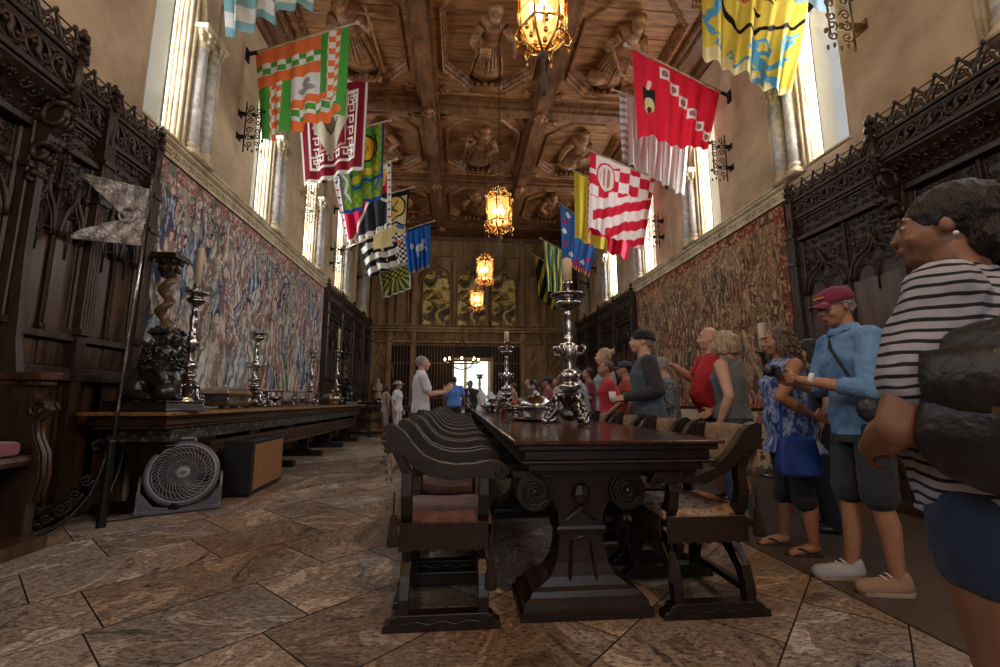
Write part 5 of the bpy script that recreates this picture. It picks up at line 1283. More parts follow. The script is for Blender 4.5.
def lion(label, loc, s, rz):
    r = thing('bronze_lion', label, 'statue', loc, rz, None, s)
    # seated, facing +X, head turned and raised, one forepaw on a ball
    m = MB()
    m.ball((-.20,0,.20),(.21,.17,.20),14); m.ball((-.02,0,.34),(.20,.155,.24),14, rot=Matrix.Rotation(R(-28),3,'Y'))
    m.ball((.08,0,.48),(.15,.15,.20),12)
    for sy in (-1,1):
        m.ball((-.18,sy*.14,.14),(.17,.09,.15),12); m.chain([(-.12,sy*.16,.08),(.05,sy*.17,.05),(.12,sy*.17,.04)],[.06,.05,.045]); 
        for k in range(4): m.ball((.15,sy*.17+(k-1.5)*.022,.03),(.03,.014,.02),6)
    m.chain([(.08,.10,.40),(.14,.11,.22),(.15,.11,.05)],[.075,.055,.045]); m.chain([(.08,-.10,.42),(.20,-.12,.30),(.25,-.12,.21)],[.075,.055,.045])
    for y0_, x0_, z0_ in ((.11,.19,.03),(-.12,.28,.20)):
        for k in range(4): m.ball((x0_,y0_+(k-1.5)*.022,z0_),(.03,.013,.02),6)
    # tail
    m.chain([(-.36,0,.10),(-.44,.08,.2),(-.44,.12,.42),(-.36,.10,.55)],[.03,.025,.02,.03],8); m.ball((-.34,.10,.60),(.05,.04,.06),8)
    # head: skull, muzzle, jaws, ears
    m.ball((.12,0,.70),(.12,.11,.12),14); m.ball((.22,0,.68),(.075,.065,.055),12); m.ball((.21,0,.62),(.06,.05,.03),10); m.ball((.285,0,.70),(.018,.028,.018),8)
    for sy in (-1,1):
        m.ball((.06,sy*.10,.80),(.03,.02,.04),8); m.ball((.19,sy*.05,.745),(.03,.022,.018),8); m.ball((.23,sy*.035,.655),(.035,.03,.03),8)
    m.build('lion_body', BRONZE, r, remesh=.011, sm=3)
    m = MB(); q = random.Random(5)
    for k in range(330):        # curled locks all round the neck, chest and crown
        t = q.uniform(0,2*PI); ph = q.uniform(-.05,1.0)
        ax = Vector((.10-.06*ph, 0, .70-.30*ph)); rr = .125+.045*math.sin(ph*PI*.8)
        n_ = Vector((math.sin(t)*.9, math.cos(t), .35 if ph < .25 else -.05)); 
        if ph < .45 and n_.x > .25 and abs(n_.y) < .75: continue
        p = ax + Vector((n_.x*rr*.95, n_.y*rr, n_.z*rr*.6 + (.10 if ph < .15 else 0)))
        d = Vector((n_.x*.02, n_.y*.02, -.035)); s0 = q.choice([-1,1])
        m.tube([p, p+d*.8+Vector((0,.012*s0,0)), p+d*1.5+n_*.012, p+d*1.6+n_*.022+Vector((0,-.012*s0,.008)), p+d*1.1+n_*.024], [.015,.018,.016,.012,.006], 5)
    m.build('mane', BRONZE, r, smooth=True)
    m = MB(); m.ball((.27,-.12,.10),(.10,.10,.10),16); m.build('ball', BRONZE, r, smooth=True)
    m = MB()
    m.rects([(-.11,.92,.50),(-.09,.92,.50),(-.085,.88,.46),(-.02,.86,.44),(-.015,.90,.48),(0,.90,.48)]); m.build('plinth', BRONZE, r, bevel=.004)
lion('black bronze seated lion with raised head on the near end of the left side table', (-2.99,4.70,LT+.10), .88, R(-18))
lion('small dark bronze lion at the far end of the left side table', (-3.02,12.35,LT+.085), .72, R(-50))

# ================================================================ silver boxes and dishes
COP = mat('warm_silver_gilt', (.62,.46,.36), (.8,.68,.6), scale=5, rough=.2, metal=1)
def casket(label, loc, w, l, h, lid_m, rz=0):
    r = thing('silver_casket', label, 'chest', loc, rz); m = MB()
    m.rects([(z*h,w*k,l*k2) for z,k,k2 in ((.14,.86,.92),(.18,.95,.97),(.24,1,1),(.34,.92,.96),(.50,.90,.95),(.56,.98,1.0),(.60,.98,1.0))])
    for sx in (-1,1):
        for sy in (-1,1): m.ball((sx*w*.42,sy*l*.44,.07*h),(.035,.035,.07*h),8); m.ball((sx*w*.46,sy*l*.46,.36*h),(.02,.02,.12*h),6)
    m.build('body', SILV, r, bevel=.006)
    m = MB(); m.rects([(z*h,w*k,l*k) for z,k in ((.60,1.0),(.64,1.03),(.68,.98),(.76,.93),(.84,.82),(.90,.62),(.94,.3))]); m.build('lid', lid_m, r, bevel=.012)
    m = MB(); m.lathe([(.01,.93*h),(.03,.95*h),(.012,.98*h),(.02,1.02*h),(0,1.05*h)],(0,0,0),10); m.build('finial', SILV, r, smooth=True)
casket('shiny domed silver chest between the lion and the second candlestick', (-3.05,6.12,LT), .42, .66, .30, COP)
casket('low dark silver casket just before the second candlestick on the side table', (-3.2,6.72,LT), .24, .3, .18, SILV)
def dish(label, loc, s, lid=True, name='covered_silver_dish', cat='dish'):
    r = thing(name, label, cat, loc); m = MB(); m.lathe([(.0,.02*s),(.12*s,.02*s),(.10*s,.0),(.13*s,0),(.15*s,.03*s),(.16*s,.08*s),(.19*s,.12*s),(.24*s,.13*s),(.24*s,.14*s),(.18*s,.135*s),(.0,.125*s)],(0,0,0),22)
    for a in (0,PI): m.tube([(.2*s*math.cos(a),.03*s,.12*s),(.29*s*math.cos(a),.02*s,.15*s),(.29*s*math.cos(a),-.02*s,.15*s),(.2*s*math.cos(a),-.03*s,.12*s)], .012*s, 6)
    m.build('bowl', SILV, r, smooth=True)
    if lid:
        m = MB(); m.lathe([(.20*s,.14*s),(.20*s,.16*s),(.17*s,.20*s),(.12*s,.24*s),(.05*s,.27*s),(.02*s,.28*s),(.03*s,.31*s),(.0,.33*s)],(0,0,0),22); m.build('lid', SILV, r, smooth=True)
dish('round silver tureen beside the farther candle on the left side table', (-3.0,10.85,LT), 1.1)
r = thing('glass_display_case', 'low glass display case with wooden edges in the middle of the left side table', 'display case', (-3.05,8.4,LT)); m = MB(); 
for sx in (-1,1):
    for k in range(4): m.cbox((sx*.22,-.95+k*.633,.13),(.018,.018,.26))
for z in (.012,.25):
    for sx in (-1,1): m.cbox((sx*.22,0,z),(.02,1.92,.02))
    for sy in (-.95,.95): m.cbox((0,sy,z),(.45,.02,.02))
m.build('case_frame', mat('reddish_case_wood',(.16,.05,.03),rough=.3), r)
gc = mat('clear_case_glass',(.95,.97,1),rough=.02,trans=1); MATS['clear_case_glass'].node_tree.nodes['Principled BSDF'].inputs['IOR'].default_value = 1.1
m = MB(); m.box(-.21,.21,-.94,.94,.022,.24); m.build('case_glass', gc, r)
q_ = [(.0,7.75,'small silver cup inside the near half of the glass case'),(.05,8.25,'round silver bowl inside the glass case'),(-.05,8.85,'silver goblet inside the far half of the glass case')]
for k,(dx,y,lb) in enumerate(q_):
    m = MB(); m.lathe([(.0,0),(.05,0),(.015,.03),(.02,.06),(.06+.02*k,.10),(.06+.02*k,.14),(.05+.02*k,.14),(.0,.09)],(0,0,0),14); o = m.build('silver_cup', SILV, smooth=True, loc=(-3.05+dx,y,LT+.03)); tag(o, lb, 'cup')
# on the long table
r = thing('oval_silver_tray', 'oval silver tray under the domed dish near the big candlestick', 'tray', (.74,4.35,TZ)); m = MB(); m.lathe([(0,.006),(.26,.006),(.30,.02),(.31,.026),(.30,.028),(.25,.014),(0,.012)],(0,0,0),28); m.build('tray', SILV, r, smooth=True); r.scale = (.8,1.2,1)
dish('domed silver dish on the oval tray left of the big candlestick', (.74,4.35,TZ+.015), .85)
FRU = [mat('red_apple',(.25,.015,.015),(.4,.06,.03),scale=5,rough=.25), mat('dark_grape',(.05,.01,.025),rough=.25), mat('green_pear',(.22,.25,.05),(.35,.3,.08),scale=4,rough=.35), mat('yellow_orange_fruit',(.5,.22,.04),rough=.4)]
def fruit_bowl(label, loc, seed):
    r = thing('silver_fruit_bowl', label, 'bowl', loc); m = MB(); m.lathe([(0,0),(.09,0),(.07,.02),(.05,.04),(.10,.06),(.17,.09),(.18,.10),(.165,.10),(.09,.07),(0,.06)],(0,0,0),20); m.build('bowl', SILV, r, smooth=True)
    q = random.Random(seed); nm = ['red_apple','dark_plum','green_pear','orange']
    lb = ['red apple','dark plum','green pear','orange']
    for k in range(9):
        a = k*2.4; rr = .10 if k < 6 else .04; z = .115 if k < 6 else .165; t = (k+seed) % 4
        f = MB(); f.ball((0,0,0),(.036,.036,.035 if t != 2 else .045),10); f.tube([(0,0,.03),(.004,0,.05)],.003,4)
        o = f.build(nm[t], FRU[t], smooth=True, loc=(loc[0]+rr*math.cos(a),loc[1]+rr*math.sin(a),loc[2]+z)); tag(o, '%s heaped in the %s' % (lb[t], label.replace('silver bowl heaped with fruit','fruit bowl')), 'fruit', 'fruit in the bowls on the long table')
fruit_bowl('silver bowl heaped with fruit left of the domed silver dish', (.66,5.35,TZ), 1)
fruit_bowl('silver bowl heaped with fruit between the two big candlesticks', (.9,6.0,TZ), 2)
dish('small silver dish beyond the second tall candlestick', (.55,7.4,TZ), .8)
NAP = mat('white_linen', (.72,.73,.76), rough=.9)
for k,(x,y,lb) in enumerate(((.36,7.55,'leftmost of the white folded napkins standing on the long table'),(.55,8.05,'middle white folded napkin standing on the long table'),(.70,7.65,'white folded napkin closest to the second candlestick'))):
    m = MB()
    for j in range(5):
        a = -.5+.25*j; m.add([(0,0,0),(.11*math.cos(a*2),.05*math.sin(a*3),.02),(.15*math.sin(a)+.03,.05*j-.1,.34-.03*abs(j-2)),(.10*math.sin(a)-.04,.04*j-.08,.36-.04*abs(j-2))],[(0,1,2,3)])
    m.lathe([(.09,0),(.10,.03),(.06,.12),(.02,.14)],(0,0,0),8)
    o = m.build('folded_napkin', NAP, loc=(x,y,TZ)); s_ = o.modifiers.new('Solidify','SOLIDIFY'); s_.thickness = .006; tag(o, lb, 'napkin', 'white folded napkins on the long table')
BT = [(mat('yellow_mustard_bottle',(.65,.42,.05),rough=.3),'yellow mustard jar'),(mat('red_sauce_bottle',(.10,.008,.008),rough=.2),'red sauce bottle'),(mat('dark_glass_bottle',(.02,.03,.02),rough=.1),'dark glass bottle')]
for k,(x,y) in enumerate(((.95,7.0),(.62,6.3),(.30,8.6),(.45,9.9),(.6,8.9))):
    mt, nm = BT[k%3]; m = MB(); m.lathe([(0,0),(.032,0),(.034,.02),(.034,.12),(.014,.16),(.014,.20),(.018,.205),(.018,.225),(0,.225)],(0,0,0),12)
    o = m.build('condiment_bottle', mt, smooth=True, loc=(x,y,TZ)); tag(o, '%s %s' % (nm, ['right of the second tall candlestick','before the second tall candlestick','left of the far napkins','near the small far candlestick','beyond the white napkins'][k]), 'bottle', 'condiments on the long table')
# on the cross table
for k,(x,lb) in enumerate(((-3.1,'silver bowl at the left end of the far side table'),(-2.75,'small silver bowl second from the left on the far side table'),(-2.45,'silver bowl in the middle of the far side table'))):
    dish(lb, (x,13.9,.90), .8, k != 1)

# ================================================================ banner pole with silver pennant and its iron stand
r = thing('processional_pole', 'silver beaded pole with a hammered silver pennant, leaning left of the side table', 'pole', (-2.98,4.2,0))
m = MB(); m.tube([(0,0,.04),(.02,0,.95)], .016, 8); m.build('pole_shaft', IRON, r)
m = MB(); m.tube([(.02,0,.9),(.07,0,3.16)], .014, 8)
for k in range(88): f = k/88; m.ball((.02+.05*f,-.012,.92+2.22*f),(.012,.010,.009),6,4)
m.build('beaded_sleeve', SILV, r, smooth=True)
PENM = mat('hammered_silver', (.30,.28,.28), (1,.98,.96), scale=11, rough=.4, metal=.35, bump=.9, bscale=34)
m = MB(); nx, nz = 40, 26
def pf(a, b):       # a: from pole outwards, b: from bottom to top
    top, bot = 3.00-.0*a, 2.46+.0*a
    notch = .30
    x = .05-.62*a; mid = .5
    if b >= .5: z0, z1 = 2.70+.12*a, 2.98+.08*a; f = (b-.5)*2
    else: z0, z1 = 2.46-.0*a+.02*a, 2.70-.06*a; f = b*2
    w = (1-a) if b >= .5 else (1-a)
    zt = {True: (2.72+.38*a, 2.98+.12*a), False: (2.46+.10*a, 2.72-.10*a)}[b >= .5]
    c = (zt[0]+zt[1])/2 if a > .45 else None
    lo, hi = zt
    return (x, .012*math.sin(a*18)+.008*math.sin(b*31+a*7), lo+(hi-lo)*f)
# two swallowtail points
for top in (True, False):
    mm = []
    def g(a, b, top=top):
        x = .06-.62*a; s = max(0, (a-.30)/.70)
        if top: lo = 2.72+.40*s; hi = 3.00+.14*a
        else: lo = 2.46+.05*a; hi = 2.72-.15*s
        if a > .98: lo = hi = (lo+hi)/2
        return (x, .010*math.sin(a*23+b*5)+.008*math.sin(b*19+a*41), lo+(hi-lo)*b)
    m.grid(40, 14, g)
m.tube([(.06-.62*k/20, -.005, 3.00+.14*k/20) for k in range(21)], .008, 5); m.tube([(.06-.62*k/20, -.005, 2.46+.05*k/20) for k in range(21)], .008, 5)
m.tube([(.0-.07*math.cos(t)-.1,-.02,2.74+.07*math.sin(t)) for t in [2*PI*k/14 for k in range(14)]], .010, 5, closed=True); m.ball((-.1,-.015,2.74),(.035,.012,.035),8)
o = m.build('silver_pennant', PENM, r, smooth=True); md = o.modifiers.new('Solidify','SOLIDIFY'); md.thickness = .006
r = thing('iron_scroll_stand', 'black wrought iron scrolled foot stand at the base of the silver pole', 'stand', (-2.98,4.2,0))
for k, a in enumerate((R(195), R(238), R(120))):
    m = MB(); c, s = math.cos(a), math.sin(a); P = lambda u, z: (u*c, u*s, z)
    m.tube([P(.03,.62),P(.05,.45),P(.10,.28),P(.20,.14),P(.32,.06),P(.42,.02),P(.46,.06),P(.45,.11),P(.40,.12),P(.38,.08)], .016, 6)
    m.tube([P(.04,.66),P(.08,.72),P(.13,.70),P(.12,.64),P(.08,.65)], .011, 5)
    for u, z, rr in ((.14,.40,.05),(.20,.30,.05),(.28,.20,.055),(.36,.15,.04)): m.tube(spiral(lambda p,q: P(p,q), u, z, rr, 1.4, PI, 1, 12), .010, 5)
    m.build('scroll_leg', IRON, r, smooth=True)
m = MB(); m.lathe([(.035,.0),(.035,.7),(.028,.72)],(0,0,0),10); m.build('socket', IRON, r)

# ================================================================ box fan, loudspeaker, cables
GREY = mat('grey_blue_plastic', (.10,.105,.135), rough=.35); GREYL = mat('pale_grey_plastic', (.24,.25,.29), rough=.35); DKP = mat('black_plastic', (.012,.012,.014), rough=.4)
r = thing('floor_fan', 'round grey plastic floor fan tilted up in front of the side table', 'fan', (-2.70,4.78,0), R(28))
cz, Rf = .34, .29
def T(x, y, z):       # tilt the drum back, front faces -Y
    a = R(14); yy = y*math.cos(a)+(z)*math.sin(a); zz = -y*math.sin(a)+z*math.cos(a); return (x, yy, cz+zz)
m = MB(); rg = []
for rr, y in ((Rf-.03,-.062),(Rf,-.07),(Rf+.02,-.05),(Rf+.02,.05),(Rf-.02,.09),(Rf-.06,.10),(Rf-.06,.07),(Rf-.035,-.03)):
    rg.append([T(rr*math.cos(2*PI*k/40), y, rr*math.sin(2*PI*k/40)) for k in range(40)])
rg.append(rg[0]); m.loft(rg, cap=False); m.build('drum', GREY, r, smooth=True)
m = MB(); m.tube([T((Rf-.022)*math.cos(2*PI*k/40),-.068,(Rf-.022)*math.sin(2*PI*k/40)) for k in range(40)], .010, 6, closed=True); m.build('rim', GREYL, r, smooth=True)
m = MB()
for k in range(36):
    a = 2*PI*k/36; m.tube([T((.055+(Rf-.08)*f)*math.cos(a+.9*f), -.07-.025*math.sin(PI*min(1,f*1.0)), (.055+(Rf-.08)*f)*math.sin(a+.9*f)) for f in [0,.2,.4,.6,.8,1]], .0032, 4)
for rr in (.12,.19,.24): m.tube([T(rr*math.cos(2*PI*k/40),-.082,rr*math.sin(2*PI*k/40)) for k in range(40)], .0025, 4, closed=True)
m.build('front_grille', GREYL, r)
m = MB(); n = 28
m.loft([[T(rr*math.cos(2*PI*k/n),y,rr*math.sin(2*PI*k/n)) for k in range(n)] for rr,y in ((.0,-.108),(.04,-.106),(.055,-.10),(.062,-.085),(.062,-.06))]); m.build('hub_cap', GREYL, r, smooth=True)
m = MB()
for k in range(5):
    a = 2*PI*k/5; m.grid(5,5,lambda u,v: T((.05+.2*u)*math.cos(a+.9*v-.1*u), -.02+.05*v, (.05+.2*u)*math.sin(a+.9*v-.1*u)))
m.build('blade', DKP, r, smooth=True)
m = MB(); m.tube([T(.03*math.cos(t)-.0,-.112,.008*math.sin(t)) for t in [2*PI*k/14 for k in range(14)]], .0018, 4, closed=True); m.build('maker_badge', DKP, r)
m = MB()
for s in (-1,1):
    m.prism([(-.15,0),(.14,0),(.12,.03),(.05,.30),(.01,.34),(-.03,.30),(-.13,.05)], lambda a,b,t: (t,a,b), s*.325-.012, s*.325+.012)
m.prism([(-.335,0),(.335,0),(.335,.035),(.26,.05),(.15,.035),(-.15,.035),(-.26,.05),(-.335,.035)], lambda a,b,t: (a,t,b), -.16,-.12); m.box(-.335,.335,-.16,.14,0,.02)
m.prism([(-.335,.0),(-.335,.22),(-.30,.20),(-.20,.07),(0,.04),(.20,.07),(.30,.20),(.335,.22),(.335,0)], lambda a,b,t: (a,t,b), -.125,-.11)
m.build('stand', GREY, r, bevel=.006)
m = MB(); p = [T(-.08,-.02,Rf+.02),T(-.07,-.02,Rf+.05),T(.07,-.02,Rf+.05),T(.08,-.02,Rf+.02)]; m.tube(p, .014, 6); m.build('carry_handle', GREYL, r)
r = thing('floor_loudspeaker', 'black cabinet loudspeaker with tan wood front on the floor under the side table', 'speaker', (-2.28,5.30,0), R(3))
m = MB(); m.box(-.30,0,0,1.0,.03,.60); m.build('cabinet', mat('black_cabinet',(.008,.008,.010),rough=.5), r, bevel=.006)
m = MB(); m.box(0,.012,.05,.95,.07,.56); m.build('wood_front', mat('tan_veneer',(.20,.085,.03),(.36,.17,.07),scale=3,stretch=(8,8,.6),rough=.45,lo=.3,hi=.7), r)
m = MB(); m.box(-.28,-.02,.03,.97,0,.03); m.build('plinth', DKP, r)
for k, (pts, lb) in enumerate(([[(-2.95,4.75,.01),(-2.85,4.5,.01),(-3.1,4.35,.01),(-3.3,4.6,.01),(-3.25,4.8,.01)],'black cable curling on the floor behind the iron scroll stand'],[[(-2.75,4.9,.01),(-3.0,4.6,.01),(-3.35,4.75,.01),(-3.4,4.95,.4),(-3.4,4.95,.75)],'pale cord rising behind the fan to the side table'])):
    P_ = [Vector(p) for p in pts]; sm_ = []
    for i in range(len(P_)-1):
        a, b_, c_, d_ = P_[max(i-1,0)], P_[i], P_[i+1], P_[min(i+2,len(P_)-1)]
        for j in range(6):
            t = j/6; sm_.append(.5*((2*b_)+(c_-a)*t+(2*a-5*b_+4*c_-d_)*t*t+(3*b_-a-3*c_+d_)*t**3))
    sm_.append(P_[-1]); m = MB(); m.tube(sm_, .005, 5); o = m.build('power_cord', DKP if k == 0 else GREYL); tag(o, lb, 'cord')
# ================================================================ visitors
SKIN = [mat('skin_fair',(.50,.27,.19),(.56,.32,.23),scale=9,rough=.5), mat('skin_tan',(.33,.16,.095),(.39,.20,.12),scale=9,rough=.48), mat('skin_brown',(.20,.095,.055),(.25,.12,.07),scale=9,rough=.48)]
EYEW = mat('eye_white',(.6,.58,.55),rough=.2); EYED = mat('dark_iris',(.02,.014,.01),rough=.1); LIP = mat('lip',(.30,.09,.08),rough=.45)
def cloth(name, c, c2=None, **k):
    k.setdefault('scale', 7); k.setdefault('bump', .25); k.setdefault('bscale', 140)
    return mat(name, c, c2 or tuple(x*1.35 for x in c), rough=.88, sheen=.1, **k)
DENIM = cloth('blue_denim', (.025,.045,.10)); DARK = cloth('dark_trousers', (.012,.013,.018)); KHAKI = cloth('khaki_cotton', (.12,.09,.055))
def stripes(name, c, d, period, duty):
    m, t, b = nt(name); L = t.links.new; tc = t.nodes.new('ShaderNodeTexCoord'); sp = t.nodes.new('ShaderNodeSeparateXYZ')
    n = N(t,'ShaderNodeTexNoise',Scale=5.0); L(tc.outputs['Object'], n.inputs['Vector']); L(tc.outputs['Object'], sp.inputs[0])
    a = N(t,'ShaderNodeMath',operation='MULTIPLY_ADD'); L(n.outputs[0], a.inputs[0]); a.inputs[1].default_value = .05; L(sp.outputs[2], a.inputs[2])
    s = N(t,'ShaderNodeMath',operation='MULTIPLY'); L(a.outputs[0], s.inputs[0]); s.inputs[1].default_value = 1/period
    f = N(t,'ShaderNodeMath',operation='FRACT'); L(s.outputs[0], f.inputs[0]); r = ramp(t, f.outputs[0], [(duty,d),(duty+.04,c)]); r.color_ramp.interpolation = 'LINEAR'
    L(r.outputs[0], b.inputs['Base Color']); b.inputs['Roughness'].default_value = .9; return m
def hairm(name, c, c2): return mat(name, c, c2, scale=30, stretch=(3,3,.5), rough=.5, bump=.7, bscale=70)
HG = hairm('grey_hair',(.16,.15,.14),(.42,.40,.38)); HD = hairm('dark_brown_hair',(.006,.004,.003),(.025,.014,.010)); HB = hairm('blonde_hair',(.20,.13,.07),(.62,.50,.34)); HBR = hairm('brown_hair',(.05,.025,.014),(.16,.09,.05))

def person(label, loc, rz, H=1.72, w=1.0, female=False, skin=0, head=(0,0), lean=0, armR=None, armL=None, handR=None, handL=None, vox=.010,
           top=None, topm=None, sleeve='short', hem=.86, bottom=DARK, leg=.08, hair='short', hairm_=HBR, shoe=None, shoem=None, collar=False,
           legs=None, armw=1, cap=None, glasses=False, belly=0, vest=None, sleevem=None, group=None, curl=.5, cat='person', face=True, skirt=False, topflare=0):
    s = H/1.75
    r = thing('person', label, 'person', loc, rz, group, s)
    sk = SKIN[skin]
    def warp(v):
        out = []
        for x, y, z in v:
            f = min(1, max(0, (z-.90)/.35)); a = -R(lean)*f
            if lean and f > 0:
                dz = z-.95; y, z = y*math.cos(a)-dz*math.sin(a), .95+y*math.sin(a)+dz*math.cos(a)
            out.append((x,y,z))
        return out
    def rings(m, rg, n=22):
        m.loft([[(rx*math.cos(2*PI*k/n), cy+ry*math.sin(2*PI*k/n)*(1 if math.sin(2*PI*k/n) < 0 else fr), z) for k in range(n)] for z, rx, ry, cy, fr in rg])
    g = belly*.09; fw = .94 if female else 1.0; hp = 1.08 if female else 1.0
    torso = [(.84,.155*w*hp,.115*w,0,1),(.92,.172*w*hp,.125*w,-.005,1+g),(.98,.17*w*hp,.118*w,0,1+g*4),(1.06,.152*w*fw,.108*w,0,1+g*7),(1.13,.148*w*fw,.105*w,.0,1+g*6),(1.22,.157*w*fw,.112*w,.0,1+g*3),(1.30,.168*w*fw,.118*(w*.5+.5),.0,1.05+(.18 if female else 0)),(1.37,.165*fw,.105,-.005,1),(1.42,.145*fw,.085,-.01,1),(1.455,.10,.066,-.01,1),(1.485,.068,.056,-.008,1)]
    sx = .182*fw*(w*.4+.6)
    def off(rg, o): return [(z, rx+o, ry+o, cy, fr) for z, rx, ry, cy, fr in rg]
    aR = armR or ((.245*(w*.5+.5),-.04,1.14),(.26*(w*.5+.5),.05,.90)); aL = armL or ((-.245*(w*.5+.5),-.04,1.14),(-.26*(w*.5+.5),.05,.90))
    L_ = legs or [((-.095*w,0,.9),(-.10*w,.02,.50),(-.10,-.02,.09)), ((.095*w,0,.9),(.10*w,.02,.50),(.10,-.02,.09))]
    am = (.8 if female else 1)*(w*.45+.55)*armw
    # ---- body
    m = MB(); rings(m, torso)
    m.chain([(0,-.01,1.42),(0,-.0,1.50),(0,.008,1.56)], [.066*(.5+.5*w),.058*(.5+.5*w),.056*(.5+.5*w)])
    for sd in (-1,1): m.cap((0,-.02,1.475),(sd*.14,-.012,1.415),.050,.048)
    for sd, (el, wr) in ((1,aR),(-1,aL)):
        sh = (sd*sx,-.005,1.405)
        mid = [sh[i]*.55+el[i]*.45 for i in range(3)]; m2 = [el[i]*.65+wr[i]*.35 for i in range(3)]
        m.chain([(sd*.10,-.01,1.42), sh, mid, el, m2, wr], [.05,.060*am,.050*am,.042*am,.043*am,.027])
        hd = (handR if sd > 0 else handL) or {}
        d = Vector(hd.get('d', Vector(wr)-Vector(el))).normalized(); pn = Vector(hd.get('n', (-sd*1.0,0,0))); pn = (pn-d*pn.dot(d)).normalized(); side = d.cross(pn).normalized()
        ts = hd.get('t', sd)                                 # side the thumb leaves from
        c_ = hd.get('curl', curl); W = Vector(wr)
        for j in range(4):
            o = (j-1.5)*.019; K = W+d*.088+side*o; m.cap(W+side*o*.6+d*.01, K, .014, .0115, 8)
            ln = (.034,.042,.045,.040)[j if ts > 0 else 3-j]
            d1 = (d*math.cos(c_*.9)+pn*math.sin(c_*.9)); d2 = (d*math.cos(c_*1.9)+pn*math.sin(c_*1.9)); d3 = (d*math.cos(c_*2.6)+pn*math.sin(c_*2.6))
            p1 = K+d1*ln; p2 = p1+d2*ln*.68; p3 = p2+d3*ln*.5
            m.chain([K+side*o*.1,p1,p2,p3],[.0098,.0092,.0085,.0075],7)
        tb = W+d*.025+side*ts*.025; t1 = tb+(d*.6+side*ts*.7+pn*.35).normalized()*.04; t2 = t1+(d*.85+side*ts*.25+pn*.5).normalized()*.032
        m.chain([W+d*.01+side*ts*.01,tb,t1,t2],[.014,.014,.011,.009],7)
    for (hpj, kn, an) in L_:
        mid = [hpj[i]*.5+kn[i]*.5 for i in range(3)]; cf = [kn[i]*.65+an[i]*.35 for i in range(3)]
        m.chain([hpj, mid, kn, (cf[0],cf[1]-.018,cf[2]), an], [.088*w,.076*w,.054*(w*.5+.5),.056*(w*.5+.5),.037])
        fd = Vector((an[0]*.12,1,0)).normalized(); A = Vector(an)
        m.chain([A+Vector((0,-.01,-.03)), A+fd*.07+Vector((0,0,-.045)), A+fd*.15+Vector((0,0,-.062))],[.038,.036,.026])
        for j in range(5): m.cap(A+fd*.15+Vector(((j-2)*.017,0,-.066)), A+fd*(.185-.008*abs(j-1))+Vector(((j-2)*.018,0,-.072)), .011, .009, 6)
    # ---- head
    hy, hpch = R(head[0]), R(head[1])
    HM = Matrix.Translation((0,.012,1.535)) @ Matrix.Rotation(hy,4,'Z') @ Matrix.Rotation(hpch,4,'X') @ Matrix.Translation((0,.012,.085))
    m.M = HM
    m.ball((0,-.018,.030),(.077,.096,.088),16); m.ball((0,.025,-.02),(.066,.072,.085),16); m.ball((0,.045,-.075),(.046,.043,.036),12); m.ball((0,.066,-.088),(.022,.02,.018),10)
    m.cap((0,.088,.022),(0,.106,-.020),.009,.014,8); m.ball((0,.104,-.022),(.020,.013,.010),8); m.ball((0,.080,.038),(.050,.018,.012),10)
    for sd in (-1,1):
        m.ball((sd*.038,.065,-.028),(.024,.024,.024),10); m.ball((sd*.076,-.008,-.005),(.009,.018,.027),10, rot=Matrix.Rotation(sd*-.3,3,'Z')); m.ball((sd*.030,.086,.014),(.014,.008,.009),8)
    m.ball((0,.090,-.052),(.024,.014,.007),8); m.ball((0,.088,-.062),(.020,.013,.007),8)
    m.M = None; m.v = warp(m.v)
    m.build('body', sk, r, remesh=vox, sm=2)
    if face:
        m = MB(); m.M = HM
        for sd in (-1,1): m.ball((sd*.031,.0845,.014),(.0095,.007,.0055),8)
        m.M = None; m.v = warp(m.v); m.build('eyes', EYEW, r, smooth=True)
        m = MB(); m.M = HM
        for sd in (-1,1): m.ball((sd*.031,.0905,.014),(.0046,.0022,.0046),8)
        m.M = None; m.v = warp(m.v); m.build('irises', EYED, r, smooth=True)
        m = MB(); m.M = HM; m.ball((0,.099,-.0535),(.021,.008,.004),8); m.ball((0,.098,-.0605),(.018,.008,.0045),8)
        m.M = None; m.v = warp(m.v); m.build('lips', LIP, r, smooth=True)
        m = MB(); m.M = HM
        for sd in (-1,1): m.tube([(sd*.015,.100,.036),(sd*.032,.099,.041),(sd*.048,.088,.036)], .0035, 5)
        m.M = None; m.v = warp(m.v); m.build('eyebrows', hairm_, r, smooth=True)
    # ---- shirt
    if topm:
        m = MB(); o = .017; tr = [q for q in off(torso, o) if q[0] >= hem-.001 and q[0] <= 1.43]
        hz = [q for q in off(torso,o) if q[0] < hem]; b = hz[-1] if hz else off(torso,o)[0]
        lo = (hem, b[1]+.008+topflare, b[2]+.008+topflare, b[3], b[4] if hz else 1+g)
        rings(m, [lo] + tr + [(1.455,.110,.078,-.01,1),(1.478,.078,.066,-.008,1)])
        for sd in (-1,1): m.cap((sd*.05,-.018,1.448),(sd*.14,-.012,1.42),.056,.056)
        if sleeve != 'none':
            for sd, (el, wr) in ((1,aR),(-1,aL)):
                sh = Vector((sd*sx,-.005,1.405)); E_ = Vector(el); Wv = Vector(wr)
                if sleeve == 'short': m.chain([(sd*.09,-.01,1.41), sh, sh.lerp(E_,.35), sh.lerp(E_,.68)], [.062,.074*am,.072*am,.070*am])
                elif sleeve == 'rolled': m.chain([(sd*.09,-.01,1.41), sh, sh.lerp(E_,.5), E_, E_.lerp(Wv,.35)], [.062,.073*am,.066*am,.058*am,.055*am])
                elif not sleevem: m.chain([(sd*.09,-.01,1.41), sh, sh.lerp(E_,.5), E_, E_.lerp(Wv,.5), E_.lerp(Wv,.93)], [.062,.072*am,.064*am,.056*am,.052*am,.042])
